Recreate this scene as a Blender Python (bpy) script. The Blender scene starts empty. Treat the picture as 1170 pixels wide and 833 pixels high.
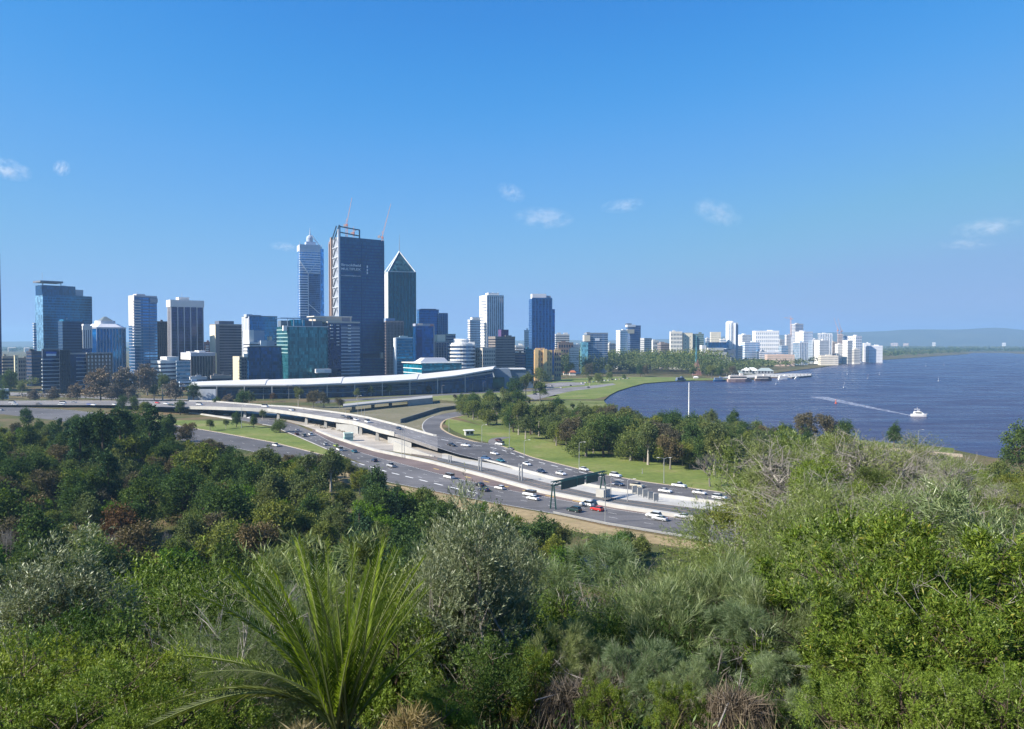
import bpy, bmesh, math, random
import numpy as np
from mathutils import Vector, Matrix
R = math.radians
random.seed(7); RNG = np.random.default_rng(7)
sc = bpy.context.scene
COL = sc.collection
# ---------------------------------------------------------------- camera, sky, sun, exposure
F, HZ, CX, CY, CAMZ = 910.0, 390.5, 585.0, 416.5, 52.0
PITCH = math.atan((CY - HZ) / F)
cd = bpy.data.cameras.new('camera'); cam = bpy.data.objects.new('camera', cd); COL.objects.link(cam)
cd.sensor_width = 36; cd.lens = 36 * F / 1170; cd.clip_start = 0.1; cd.clip_end = 60000
cam.location = (0, 0, CAMZ); cam.rotation_euler = (R(90) - PITCH, 0, 0)
sc.camera = cam
SUN_AZ, SUN_EL = 250.0, 36.0; SKY_GAIN = 0.90
world = bpy.data.worlds.new('World'); sc.world = world; world.use_nodes = True
wn = world.node_tree.nodes; wl = world.node_tree.links
sky = wn.new('ShaderNodeTexSky'); sky.sky_type = 'NISHITA'; sky.sun_disc = False
sky.sun_elevation = R(SUN_EL); sky.sun_rotation = R(SUN_AZ)
sky.air_density = 1.0; sky.dust_density = 0.15; sky.ozone_density = 3.0; sky.altitude = 0
# the camera's own colour response to this sky, as curves on the sky colour
def vmul(src, k):
    m = wn.new('ShaderNodeVectorMath'); m.operation = 'SCALE'; m.inputs['Scale'].default_value = k; wl.new(src, m.inputs[0]); return m.outputs[0]
cur = wn.new('ShaderNodeRGBCurve'); wl.new(vmul(sky.outputs[0], 0.15), cur.inputs['Color'])
for ch, pts in enumerate(([(0, 0), (.172, .024), (.215, .036), (.304, .071), (.531, .125), (.86, .155), (1, .165)], [(0, 0), (.15, .065), (.3, .142), (.369, .177), (.501, .219), (.768, .264), (1, .252)], [(0, 0), (.25, .20), (.538, .395), (.624, .43), (.767, .455), (.915, .44), (1, .415)])):
    c = cur.mapping.curves[ch]; c.points[0].location = pts[0]; c.points[1].location = pts[-1]
    for p in pts[1:-1]: c.points.new(*p)
cur.mapping.extend = 'HORIZONTAL'; cur.mapping.update()
wl.new(vmul(cur.outputs[0], SKY_GAIN / 0.15), wn['Background'].inputs[0]); wn['Background'].inputs[1].default_value = 0.15
sd = bpy.data.lights.new('sun', 'SUN'); sun = bpy.data.objects.new('sun', sd); COL.objects.link(sun)
sd.energy = 4.8; sd.angle = R(0.53); sd.color = (1.0, 0.93, 0.83)
SUNV = Vector((math.sin(R(SUN_AZ)) * math.cos(R(SUN_EL)), math.cos(R(SUN_AZ)) * math.cos(R(SUN_EL)), math.sin(R(SUN_EL))))
sun.rotation_euler = (-SUNV).to_track_quat('-Z', 'Y').to_euler()
vs = sc.view_settings; vs.view_transform = 'Standard'; vs.look = 'None'; vs.exposure = 1.05; vs.gamma = 1; vs.use_curve_mapping = False
sc.render.engine = 'CYCLES'
cy = sc.cycles; cy.max_bounces = 5; cy.diffuse_bounces = 2; cy.glossy_bounces = 2; cy.transmission_bounces = 3; cy.volume_bounces = 1
cy.transparent_max_bounces = 6; cy.use_denoising = True; cy.use_adaptive_sampling = True; cy.adaptive_threshold = 0.015
cy.caustics_reflective = False; cy.caustics_refractive = False; cy.volume_max_steps = 64
HAZE_DENSITY = 9.5e-5

# ---------------------------------------------------------------- helpers: photo geometry
def ray(u, v):
    zc = -(v - CY) / F; c, s = math.cos(PITCH), math.sin(PITCH)
    return Vector(((u - CX) / F, c + zc * s, zc * c - s))
def at(u, v, z=0.0):
    d = ray(u, v); t = (z - CAMZ) / d.z
    return Vector((d.x * t, d.y * t, z))
def at_y(u, v, Y):
    d = ray(u, v); t = Y / d.y
    return Vector((d.x * t, Y, CAMZ + d.z * t))
def zv(v, Y): return at_y(CX, v, Y).z
def proj(p):
    c, s = math.cos(PITCH), math.sin(PITCH)
    z = p[2] - CAMZ; y = p[1] * c - z * s; q = p[1] * s + z * c
    return (CX + F * p[0] / y, CY - F * q / y)
def interp(tab, x): return float(np.interp(x, [t[0] for t in tab], [t[1] for t in tab]))
def sstep(a, b, x):
    t = min(1, max(0, (x - a) / (b - a))); return t * t * (3 - 2 * t)
def inpoly(pt, poly):
    x, y = pt; ins = False; n = len(poly)
    for i in range(n):
        x1, y1 = poly[i]; x2, y2 = poly[(i + 1) % n]
        if (y1 > y) != (y2 > y) and x < (x2 - x1) * (y - y1) / (y2 - y1) + x1: ins = not ins
    return ins

# ---------------------------------------------------------------- helpers: objects
def tag(o, label=None, cat=None, group=None, kind=None):
    if label: o['label'] = label
    if cat: o['category'] = cat
    if group: o['group'] = group
    if kind: o['kind'] = kind
    return o
def empty(name, loc, rz=0.0, label=None, cat=None, group=None):
    o = bpy.data.objects.new(name, None); COL.objects.link(o); o.location = loc; o.rotation_euler = (0, 0, rz)
    o.empty_display_size = 0.5
    return tag(o, label, cat, group)
def link(name, me, parent=None, loc=None, rz=None, scale=None):
    o = bpy.data.objects.new(name, me); COL.objects.link(o)
    if parent is not None: o.parent = parent
    if loc is not None: o.location = loc
    if rz is not None: o.rotation_euler = (0, 0, rz)
    if scale is not None: o.scale = scale
    return o
KIDS = {}
def kids(o):
    if o.name not in KIDS: KIDS[o.name] = list(o.children)
    return KIDS[o.name]
def copy_tree(o, parent=None):
    c = o.copy(); COL.objects.link(c)
    if parent is not None: c.parent = parent
    for ch in kids(o): copy_tree(ch, c)
    return c
class MB:
    """collects shapes, links them as one mesh object"""
    def __init__(s): s.v = []; s.f = []
    def add(s, vs_, fs_):
        b = len(s.v); s.v += [tuple(p) for p in vs_]; s.f += [tuple(b + i for i in f) for f in fs_]; return s
    def box(s, x0, x1, y0, y1, z0, z1):
        return s.add([(x0, y0, z0), (x1, y0, z0), (x1, y1, z0), (x0, y1, z0), (x0, y0, z1), (x1, y0, z1), (x1, y1, z1), (x0, y1, z1)],
                     [(0, 3, 2, 1), (4, 5, 6, 7), (0, 1, 5, 4), (1, 2, 6, 5), (2, 3, 7, 6), (3, 0, 4, 7)])
    def hexa(s, lo, hi):
        n = len(lo)
        return s.add(list(lo) + list(hi), [tuple(range(n))[::-1], tuple(range(n, 2 * n))] + [(i, (i + 1) % n, n + (i + 1) % n, n + i) for i in range(n)])
    def prism(s, poly, z0, z1):
        return s.hexa([(x, y, z0) for x, y in poly], [(x, y, z1) for x, y in poly])
    def bar(s, a, b, w, h=None):
        a = Vector(a); b = Vector(b); d = (b - a).normalized(); h = h or w
        up = Vector((0, 0, 1)) if abs(d.z) < 0.95 else Vector((1, 0, 0))
        x = d.cross(up).normalized() * w / 2; y = d.cross(x).normalized() * h / 2
        return s.hexa([a - x - y, a + x - y, a + x + y, a - x + y], [b - x - y, b + x - y, b + x + y, b - x + y])
    def tube(s, pts, rad, n=6):
        rings = []; b = len(s.v)
        for i, p in enumerate(pts):
            p = Vector(p); q = Vector(pts[min(i + 1, len(pts) - 1)]) - Vector(pts[max(i - 1, 0)])
            if q.length < 1e-9: q = Vector((0, 0, 1))
            q.normalize(); up = Vector((0, 0, 1)) if abs(q.z) < 0.9 else Vector((1, 0, 0))
            x = q.cross(up).normalized(); y = q.cross(x); r = rad[i] if hasattr(rad, '__len__') else rad
            for k in range(n):
                a = 2 * math.pi * k / n; s.v.append(tuple(p + x * (r * math.cos(a)) + y * (r * math.sin(a))))
        m = len(pts)
        for i in range(m - 1):
            for k in range(n):
                s.f.append((b + i * n + k, b + i * n + (k + 1) % n, b + (i + 1) * n + (k + 1) % n, b + (i + 1) * n + k))
        s.f.append(tuple(b + k for k in range(n))[::-1]); s.f.append(tuple(b + (m - 1) * n + k for k in range(n)))
        return s
    def lathe(s, prof, n=12, cx=0, cy=0):
        b = len(s.v); m = len(prof)
        for r, z in prof:
            for k in range(n):
                a = 2 * math.pi * k / n; s.v.append((cx + r * math.cos(a), cy + r * math.sin(a), z))
        for i in range(m - 1):
            for k in range(n): s.f.append((b + i * n + k, b + i * n + (k + 1) % n, b + (i + 1) * n + (k + 1) % n, b + (i + 1) * n + k))
        s.f.append(tuple(b + k for k in range(n))[::-1]); s.f.append(tuple(b + (m - 1) * n + k for k in range(n)))
        return s
    def mesh(s, name, mat=None, smooth=False):
        me = bpy.data.meshes.new(name); me.from_pydata(s.v, [], s.f); me.update()
        if mat: me.materials.append(mat)
        if smooth: me.polygons.foreach_set('use_smooth', [True] * len(me.polygons))
        return me
    def build(s, name, mat=None, parent=None, smooth=False, loc=None):
        return link(name, s.mesh(name, mat, smooth), parent, loc)

# ---------------------------------------------------------------- materials
def newmat(name):
    m = bpy.data.materials.new(name); m.use_nodes = True; nt = m.node_tree
    return m, nt, nt.nodes['Principled BSDF'], nt.nodes['Material Output']
def setc(sock, c): sock.default_value = (c[0], c[1], c[2], 1)
def ramp(nt, fac, stops):
    r = nt.nodes.new('ShaderNodeValToRGB'); e = r.color_ramp.elements
    while len(e) < len(stops): e.new(0.5)
    for el, (p, c) in zip(e, stops): el.position = p; el.color = (c[0], c[1], c[2], 1)
    if fac is not None: nt.links.new(fac, r.inputs[0])
    return r.outputs[0]
def noise_n(nt, scale, detail=4, rough=0.55, coord='Object', vec=None, mapscale=None):
    n = nt.nodes.new('ShaderNodeTexNoise'); n.inputs['Scale'].default_value = scale; n.inputs['Detail'].default_value = detail; n.inputs['Roughness'].default_value = rough
    tc = nt.nodes.new('ShaderNodeTexCoord'); src = tc.outputs[coord]
    if mapscale:
        mp = nt.nodes.new('ShaderNodeMapping'); mp.inputs['Scale'].default_value = mapscale; nt.links.new(src, mp.inputs[0]); src = mp.outputs[0]
    nt.links.new(src, n.inputs['Vector'])
    return n.outputs['Fac']
def mixc(nt, fac, a, b, mode='MIX'):
    m = nt.nodes.new('ShaderNodeMix'); m.data_type = 'RGBA'; m.blend_type = mode
    for s_, x in ((m.inputs[0], fac), (m.inputs[6], a), (m.inputs[7], b)):
        if hasattr(x, 'links'): nt.links.new(x, s_)
        elif isinstance(x, (int, float)): s_.default_value = x
        else: s_.default_value = (x[0], x[1], x[2], 1)
    return m.outputs[2]
def mat_plain(name, c, rough=0.7, var=0.18, scale=0.25, metal=0.0, spec=0.3):
    """painted / concrete surface with weathering of its own"""
    m, nt, p, o = newmat(name)
    n = noise_n(nt, scale, 5, 0.65)
    col = ramp(nt, n, [(0.25, [x * (1 - var) for x in c]), (0.6, c), (0.85, [min(1, x * (1 + var * 0.6)) for x in c])])
    nt.links.new(col, p.inputs['Base Color']); p.inputs['Roughness'].default_value = rough; p.inputs['Metallic'].default_value = metal
    p.inputs['Specular IOR Level'].default_value = spec
    return m
def mat_glass(name, c, rough=0.12, metal=0.6, w=1.6, h=3.6, mull=None, var=0.5):
    """curtain wall glass: panes with their own tint, thin mullions"""
    m, nt, p, o = newmat(name)
    tc = nt.nodes.new('ShaderNodeTexCoord'); sep = nt.nodes.new('ShaderNodeSeparateXYZ'); nt.links.new(tc.outputs['Object'], sep.inputs[0])
    ad = nt.nodes.new('ShaderNodeMath'); ad.operation = 'ADD'; nt.links.new(sep.outputs[0], ad.inputs[0]); nt.links.new(sep.outputs[1], ad.inputs[1])
    cb = nt.nodes.new('ShaderNodeCombineXYZ'); nt.links.new(ad.outputs[0], cb.inputs[0]); nt.links.new(sep.outputs[2], cb.inputs[1])
    b = nt.nodes.new('ShaderNodeTexBrick'); b.offset = 0; b.inputs['Scale'].default_value = 1
    b.inputs['Brick Width'].default_value = w; b.inputs['Row Height'].default_value = h
    b.inputs['Mortar Size'].default_value = 0.09; b.inputs['Mortar Smooth'].default_value = 0.1; b.inputs['Bias'].default_value = -0.1
    setc(b.inputs['Color1'], [x * (1 - var) for x in c]); setc(b.inputs['Color2'], [x * (1 + var) for x in c])
    setc(b.inputs['Mortar'], mull or [x * 0.55 for x in c])
    nt.links.new(cb.outputs[0], b.inputs['Vector'])
    n = noise_n(nt, 0.03, 3, 0.6)
    col = mixc(nt, 0.55, b.outputs['Color'], ramp(nt, n, [(0.3, (0.45, 0.45, 0.45)), (0.7, (1.5, 1.5, 1.5))]), 'MULTIPLY')
    nt.links.new(col, p.inputs['Base Color']); p.inputs['Roughness'].default_value = rough; p.inputs['Metallic'].default_value = metal
    bn = nt.nodes.new('ShaderNodeBump'); bn.inputs['Strength'].default_value = 0.25; bn.inputs['Distance'].default_value = 0.3
    nt.links.new(noise_n(nt, 0.12, 2), bn.inputs['Height']); nt.links.new(bn.outputs[0], p.inputs['Normal'])
    return m
def mat_leaf(name, dark, mid, light, trans=0.3, hue=0.25, clump=0.35, shine=0.0, cl_col=None):
    m, nt, p, o = newmat(name); nt.nodes.remove(p)
    g = nt.nodes.new('ShaderNodeNewGeometry'); oi = nt.nodes.new('ShaderNodeObjectInfo')
    col = ramp(nt, g.outputs['Random Per Island'], [(0.0, dark), (0.5, mid), (0.93, light), (1.0, cl_col or light)])
    n = noise_n(nt, clump, 3, 0.6)
    col = mixc(nt, 0.6, col, ramp(nt, n, [(0.3, (0.6, 0.62, 0.6)), (0.68, (1.35, 1.3, 1.2))]), 'MULTIPLY')
    tint = ramp(nt, oi.outputs['Random'], [(0.0, (1 - hue, 1 - hue * 0.7, 1 - hue * 0.3)), (0.5, (1, 1, 1)), (1.0, (1 + hue * 0.9, 1 + hue * 0.35, 1 - hue * 0.4))])
    col = mixc(nt, 1.0, col, tint, 'MULTIPLY')
    df = nt.nodes.new('ShaderNodeBsdfDiffuse'); tr = nt.nodes.new('ShaderNodeBsdfTranslucent'); mx = nt.nodes.new('ShaderNodeMixShader')
    mx.inputs[0].default_value = trans
    nt.links.new(col, df.inputs[0])
    nt.links.new(mixc(nt, 1.0, col, (1.3, 1.35, 0.6), 'MULTIPLY'), tr.inputs[0])
    nt.links.new(df.outputs[0], mx.inputs[1]); nt.links.new(tr.outputs[0], mx.inputs[2]); out = mx.outputs[0]
    if shine:
        gl = nt.nodes.new('ShaderNodeBsdfGlossy'); gl.inputs['Roughness'].default_value = 0.42; setc(gl.inputs[0], (0.9, 0.95, 0.85))
        m2 = nt.nodes.new('ShaderNodeMixShader'); m2.inputs[0].default_value = shine
        nt.links.new(out, m2.inputs[1]); nt.links.new(gl.outputs[0], m2.inputs[2]); out = m2.outputs[0]
    nt.links.new(out, o.inputs['Surface'])
    return m
def mat_ground(name, cols, scale=0.05, fine=0.6, rough=0.95, bump=0.0):
    m, nt, p, o = newmat(name)
    a = noise_n(nt, scale, 6, 0.62); b = noise_n(nt, fine, 6, 0.7)
    k = len(cols)
    c1 = ramp(nt, a, [(0.28 + 0.44 * i / max(1, k - 1), c) for i, c in enumerate(cols)])
    col = mixc(nt, 0.6, c1, ramp(nt, b, [(0.3, (0.6, 0.6, 0.6)), (0.7, (1.35, 1.35, 1.3))]), 'MULTIPLY')
    nt.links.new(col, p.inputs['Base Color']); p.inputs['Roughness'].default_value = rough; p.inputs['Specular IOR Level'].default_value = 0.1
    if bump:
        bn = nt.nodes.new('ShaderNodeBump'); bn.inputs['Strength'].default_value = bump; bn.inputs['Distance'].default_value = 0.3
        nt.links.new(b, bn.inputs['Height']); nt.links.new(bn.outputs[0], p.inputs['Normal'])
    return m
M = {}
M['ground'] = mat_ground('ground_soil_and_grass', [(0.045, 0.06, 0.022), (0.075, 0.085, 0.03), (0.14, 0.11, 0.06), (0.19, 0.12, 0.07)], 0.025, 0.35)
M['suburb'] = mat_ground('far_tree_cover', [(0.035, 0.055, 0.03), (0.05, 0.07, 0.035), (0.12, 0.11, 0.09)], 0.004, 0.03)
M['hillsoil'] = mat_ground('hill_soil', [(0.05, 0.05, 0.02), (0.10, 0.075, 0.045), (0.16, 0.11, 0.07)], 0.12, 1.5, bump=0.5)
M['lawn'] = mat_ground('mown_lawn', [(0.075, 0.115, 0.028), (0.125, 0.165, 0.042), (0.16, 0.19, 0.055), (0.24, 0.215, 0.10)], 0.035, 0.4)
M['drygrass'] = mat_ground('dry_verge', [(0.12, 0.12, 0.05), (0.27, 0.21, 0.115), (0.31, 0.24, 0.14), (0.13, 0.13, 0.055)], 0.05, 0.4)
M['scrub'] = mat_ground('grey_scrub_ground', [(0.13, 0.13, 0.07), (0.17, 0.155, 0.10), (0.22, 0.20, 0.15)], 0.04, 0.4)
M['sand'] = mat_plain('sand_path', (0.42, 0.33, 0.22), 0.95)
def mat_road(name, c):
    m, nt, p, o = newmat(name)
    a = noise_n(nt, 0.045, 6, 0.65); b = noise_n(nt, 2.0, 4, 0.7); st = noise_n(nt, 0.35, 5, 0.7, mapscale=(0.06, 1.0, 1.0)); pa = noise_n(nt, 0.012, 2, 0.5)
    col = mixc(nt, 0.6, ramp(nt, a, [(0.3, [x * 0.72 for x in c]), (0.7, [x * 1.25 for x in c])]), ramp(nt, b, [(0.3, (0.7,) * 3), (0.7, (1.25,) * 3)]), 'MULTIPLY')
    col = mixc(nt, 0.5, col, ramp(nt, st, [(0.35, (0.62,) * 3), (0.62, (1.25,) * 3)]), 'MULTIPLY')
    col = mixc(nt, 0.5, col, ramp(nt, pa, [(0.48, (0.75,) * 3), (0.52, (1.2,) * 3)]), 'MULTIPLY')
    nt.links.new(col, p.inputs['Base Color']); p.inputs['Roughness'].default_value = 0.85; p.inputs['Specular IOR Level'].default_value = 0.25
    return m
M['asphalt'] = mat_road('asphalt', (0.115, 0.112, 0.115))
M['asphalt_dark'] = mat_road('asphalt_dark', (0.075, 0.075, 0.08))
M['asphalt_pale'] = mat_road('asphalt_worn_pale', (0.20, 0.19, 0.185))
M['redroad'] = mat_road('red_asphalt', (0.15, 0.115, 0.105))
M['ballast'] = mat_road('rail_ballast', (0.17, 0.14, 0.12))
M['gravel'] = mat_road('pale_gravel', (0.36, 0.33, 0.29))
M['concrete'] = mat_plain('pale_concrete', (0.44, 0.43, 0.40), 0.85, 0.28, 0.12)
M['concrete_grey'] = mat_plain('grey_concrete', (0.33, 0.33, 0.32), 0.85, 0.2, 0.12)
M['paint_white'] = mat_plain('road_paint_white', (0.74, 0.74, 0.72), 0.7, 0.25, 0.6)
M['paint_yellow'] = mat_plain('road_paint_yellow', (0.52, 0.36, 0.12), 0.7, 0.25, 0.6)
M['white'] = mat_plain('white_paint', (0.78, 0.77, 0.75), 0.5, 0.1)
M['cream'] = mat_plain('cream_render', (0.62, 0.54, 0.40), 0.8, 0.12)
M['steel'] = mat_plain('galvanised_steel', (0.45, 0.46, 0.47), 0.45, 0.12, 0.5, 0.6)
M['steel_dark'] = mat_plain('dark_steel', (0.06, 0.10, 0.14), 0.5, 0.15, 0.5, 0.3)
M['gantry_green'] = mat_plain('dark_green_paint', (0.022, 0.075, 0.07), 0.5, 0.2, 0.5)
M['bark'] = mat_plain('bark_brown', (0.10, 0.075, 0.055), 0.95, 0.35, 2.0)
M['bark_pale'] = mat_plain('bark_pale', (0.42, 0.37, 0.31), 0.9, 0.3, 1.0)
M['bark_grey'] = mat_plain('bark_grey', (0.21, 0.19, 0.165), 0.95, 0.3, 2.5)
M['twig_white'] = mat_plain('twig_bleached', (0.27, 0.25, 0.22), 0.9, 0.3, 2.5)
M['red'] = mat_plain('orange_red_paint', (0.50, 0.10, 0.05), 0.5, 0.1)
M['crane'] = mat_plain('crane_pink_paint', (0.58, 0.40, 0.38), 0.5, 0.1)
M['terracotta'] = mat_plain('terracotta_tile', (0.42, 0.14, 0.07), 0.85, 0.2)
M['rubber'] = mat_plain('tyre_rubber', (0.02, 0.02, 0.02), 0.9, 0.1)
M['carglass'] = mat_plain('car_glass', (0.02, 0.025, 0.03), 0.08, 0.1, 0.5, 0.0, 0.6)
# ---------------------------------------------------------------- ground, water, hills, haze
def struct(o): o['kind'] = 'structure'; return o
def sheet(name, poly, z, mat):
    bm = bmesh.new(); vs_ = [bm.verts.new((p[0], p[1], z)) for p in poly]
    es = [bm.edges.new((vs_[i], vs_[(i + 1) % len(vs_)])) for i in range(len(vs_))]
    bmesh.ops.triangle_fill(bm, use_beauty=True, use_dissolve=False, edges=es, normal=(0, 0, 1))
    bmesh.ops.recalc_face_normals(bm, faces=bm.faces)
    if bm.faces and sum(f.normal.z for f in bm.faces) < 0: bmesh.ops.reverse_faces(bm, faces=bm.faces)
    me = bpy.data.meshes.new(name); bm.to_mesh(me); bm.free(); me.materials.append(mat)
    return struct(link(name, me))
SHORE = [(690, 457), (697, 451), (706, 446), (722, 441), (736, 437.5), (760, 435.8), (790, 434.5), (820, 434.5), (855, 434), (870, 432), (880, 427), (905, 423.5), (935, 420), (970, 414.5),
         (1010, 411), (1060, 407.5), (1105, 404.5), (1112, 403), (1150, 403), (1172, 404.5), (1230, 405.5), (1500, 408)]
NEAR = [(1500, 545), (1230, 530), (1172, 526), (1135, 523), (1090, 514), (1040, 508), (960, 502), (900, 497), (850, 491), (810, 487.5), (770, 485), (735, 480), (705, 473), (692, 466)]
river = [at(u, v).to_2d() for u, v in SHORE + NEAR]
RIVER_PX = SHORE + NEAR
G = 14500
def ground():
    bm = bmesh.new(); es = []
    for poly in ([(-G, -400), (G, -400), (G, G), (-G, G)], river):
        vs_ = [bm.verts.new((p[0], p[1], 0)) for p in poly]
        es += [bm.edges.new((vs_[i], vs_[(i + 1) % len(vs_)])) for i in range(len(vs_))]
    bmesh.ops.triangle_fill(bm, use_beauty=True, use_dissolve=False, edges=es, normal=(0, 0, 1))
    if sum(f.normal.z for f in bm.faces) < 0: bmesh.ops.reverse_faces(bm, faces=bm.faces)
    # quay faces down to the water
    n = len(river)
    for i in range(n):
        a, b = river[i], river[(i + 1) % n]
        q = [bm.verts.new(p) for p in ((a.x, a.y, 0), (b.x, b.y, 0), (b.x, b.y, -2), (a.x, a.y, -2))]; bm.faces.new(q)
    me = bpy.data.meshes.new('ground'); bm.to_mesh(me); bm.free(); me.materials.append(M['ground']); me.materials.append(M['suburb'])
    return struct(link('ground', me))
ground()
def mat_water():
    m, nt, p, o = newmat('river_water')
    n1 = noise_n(nt, 0.09, 7, 0.68, mapscale=(0.55, 1.5, 1)); n2 = noise_n(nt, 0.007, 5, 0.62, mapscale=(0.4, 2.0, 1)); n3 = noise_n(nt, 0.022, 6, 0.7, mapscale=(0.5, 1.8, 1))
    col = ramp(nt, n2, [(0.3, (0.028, 0.034, 0.084)), (0.52, (0.046, 0.041, 0.080)), (0.72, (0.034, 0.044, 0.105))])
    nt.links.new(col, p.inputs['Base Color']); p.inputs['IOR'].default_value = 1.33; p.inputs['Specular IOR Level'].default_value = 0.38
    nt.links.new(ramp(nt, n3, [(0.35, (0.16,) * 3), (0.65, (0.42,) * 3)]), p.inputs['Roughness'])
    ad = nt.nodes.new('ShaderNodeMath'); ad.operation = 'MULTIPLY_ADD'; nt.links.new(n3, ad.inputs[0]); ad.inputs[1].default_value = 0.9; nt.links.new(n1, ad.inputs[2])
    bn = nt.nodes.new('ShaderNodeBump'); bn.inputs['Strength'].default_value = 1.0; bn.inputs['Distance'].default_value = 1.7
    nt.links.new(ad.outputs[0], bn.inputs['Height']); nt.links.new(bn.outputs[0], p.inputs['Normal'])
    return m
M['water'] = mat_water()
xs = [p.x for p in river]; ys = [p.y for p in river]
sheet('river_water', [(min(xs) - 5, min(ys) - 5), (max(xs) + 5, min(ys) - 5), (max(xs) + 5, max(ys) + 5), (min(xs) - 5, max(ys) + 5)], -0.9, M['water'])
# far tree covered plain
FARPLAIN = sheet('far_plain', [(-13500, 4300), (1500, 4300), (2700, 4150), (13500, 4400), (13500, 14000), (-13500, 14000)], 0.05, M['suburb'])
def hills():
    m, nt, p, o = newmat('hill_forest')
    nt.links.new(ramp(nt, noise_n(nt, 0.003, 6, 0.7), [(0.3, (0.03, 0.045, 0.03)), (0.7, (0.075, 0.085, 0.05))]), p.inputs['Base Color']); p.inputs['Roughness'].default_value = 1
    b = MB(); n = 160; rows = []
    for j, (Y, k) in enumerate(((9000, 0), (9600, .55), (10200, 1.0), (10900, .9), (12000, .0))):
        row = []
        for i in range(n + 1):
            x = -12500 + 25000 * i / n
            uu = CX + F * x / 10000
            h = interp([(-900, 60), (200, 55), (500, 60), (800, 90), (980, 192), (1060, 200), (1170, 216), (1400, 235), (1800, 190)], uu)
            h *= 1 + 0.07 * math.sin(x * 0.0021 + j) + 0.05 * math.sin(x * 0.0057 + 2 * j)
            row.append((x, Y + 120 * math.sin(x * 0.003), -2 + h * k))
        rows.append(row)
    for r in rows: b.v += r
    for j in range(4):
        for i in range(n): b.f.append((j * (n + 1) + i, j * (n + 1) + i + 1, (j + 1) * (n + 1) + i + 1, (j + 1) * (n + 1) + i))
    o = b.build('hills', m, smooth=True); return struct(o)
hills()
def haze():
    b = MB().box(-14400, 14400, -390, 14400, -3.2, 290); m = bpy.data.materials.new('haze_air'); m.use_nodes = True; nt = m.node_tree
    for nd in list(nt.nodes):
        if nd.type != 'OUTPUT_MATERIAL': nt.nodes.remove(nd)
    pv = nt.nodes.new('ShaderNodeVolumePrincipled'); setc(pv.inputs['Color'], (0.36, 0.60, 0.88)); pv.inputs['Density'].default_value = HAZE_DENSITY
    pv.inputs['Density Attribute'].default_value = ''; pv.inputs['Anisotropy'].default_value = 0.1
    nt.links.new(pv.outputs[0], nt.nodes['Material Output'].inputs['Volume'])
    o = b.build('haze', m); o['kind'] = 'stuff'; return o
haze()
# ---- the escarpment the camera stands on
PROF = [(-60, 51.5), (-5, 50.6), (0, 50.2), (4, 49.5), (8, 48.0), (12, 46.2), (20, 42.4), (30, 37), (55, 23), (90, 9), (130, 2), (160, 0.1), (190, -0.6), (400, -0.8)]
def hill_z(x, y):
    side = sstep(.17, .36, x / (max(y, 0) + 4)) * 0.56 * sstep(15, 40, y) * (1 - sstep(75, 150, y))
    ye = y * (1 - side) if y > 0 else y
    z = interp(PROF, ye)
    if ye < 165: z += (0.35 * math.sin(x * 0.35 + y * 0.21) + 0.5 * math.sin(x * 0.09 - y * 0.13)) * min(1, max(0, z / 8))
    return z
def escarpment():
    b = MB(); nx, ny = 120, 110; X0, X1, Y0, Y1 = -330, 400, -60, 330
    for j in range(ny + 1):
        y = Y0 + (Y1 - Y0) * (j / ny) ** 1.25
        for i in range(nx + 1):
            t = 2 * i / nx - 1; x = (X0 + X1) / 2 + (X1 - X0) / 2 * (abs(t) ** 1.4) * (1 if t > 0 else -1)
            b.v.append((x, y, hill_z(x, y)))
    for j in range(ny):
        for i in range(nx): b.f.append((j * (nx + 1) + i, j * (nx + 1) + i + 1, (j + 1) * (nx + 1) + i + 1, (j + 1) * (nx + 1) + i))
    return struct(b.build('terrain', M['hillsoil'], smooth=True))
escarpment()
def gz(x, y): return max(0.0, hill_z(x, y))

# ---------------------------------------------------------------- lawns and roads
def pxsheet(name, px, z, mat): return sheet(name, [at(u, v).to_2d() for u, v in px], z, mat)
pxsheet('lawn', [(150, 478), (205, 480), (262, 481), (300, 486.8), (336, 498), (367, 511.5), (392, 523), (368, 519.5), (310, 505), (255, 495), (190, 484)], 0.03, M['lawn'])
pxsheet('lawn', [(504, 476), (512, 476), (508, 484), (518, 492), (535, 500), (574, 509.5), (608, 523), (680, 541), (739, 551.5), (806, 560.5), (850, 566), (1010, 580), (1010, 540), (900, 528), (820, 532), (740, 527), (640, 508), (580, 492), (540, 484)], 0.03, M['lawn'])
pxsheet('lawn', [(606, 447), (640, 433), (700, 430.5), (770, 431), (836, 433.4), (790, 434.6), (760, 436), (736, 438), (722, 441.5), (706, 446.5), (695, 452), (680, 456), (640, 456), (615, 453)], 0.03, M['lawn'])
pxsheet('lawn', [(520, 476), (560, 462), (640, 457), (690, 458), (700, 470), (735, 479), (790, 486), (850, 490), (900, 496), (1090, 512), (1090, 530), (900, 527), (740, 526), (640, 507), (560, 489)], 0.02, mat_ground('park_grass', [(0.05, 0.07, 0.02), (0.10, 0.125, 0.035), (0.15, 0.17, 0.06), (0.2, 0.17, 0.1)], 0.03, 0.3))
pxsheet('lawn', [(385, 466), (400, 456), (440, 453), (520, 449.5), (600, 447.5), (640, 452), (560, 461), (480, 455.5), (440, 459), (400, 464)], 0.03, mat_ground('pale_lawn', [(0.10, 0.13, 0.04), (0.17, 0.19, 0.07), (0.24, 0.21, 0.11)], 0.03, 0.3))
pxsheet('dry_grass', [(400, 534), (445, 553), (497, 563), (560, 576), (632, 588), (694, 602), (773, 615), (840, 626), (840, 634), (700, 615), (600, 597), (520, 580), (440, 566), (380, 548)], 0.03, M['drygrass'])
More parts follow.
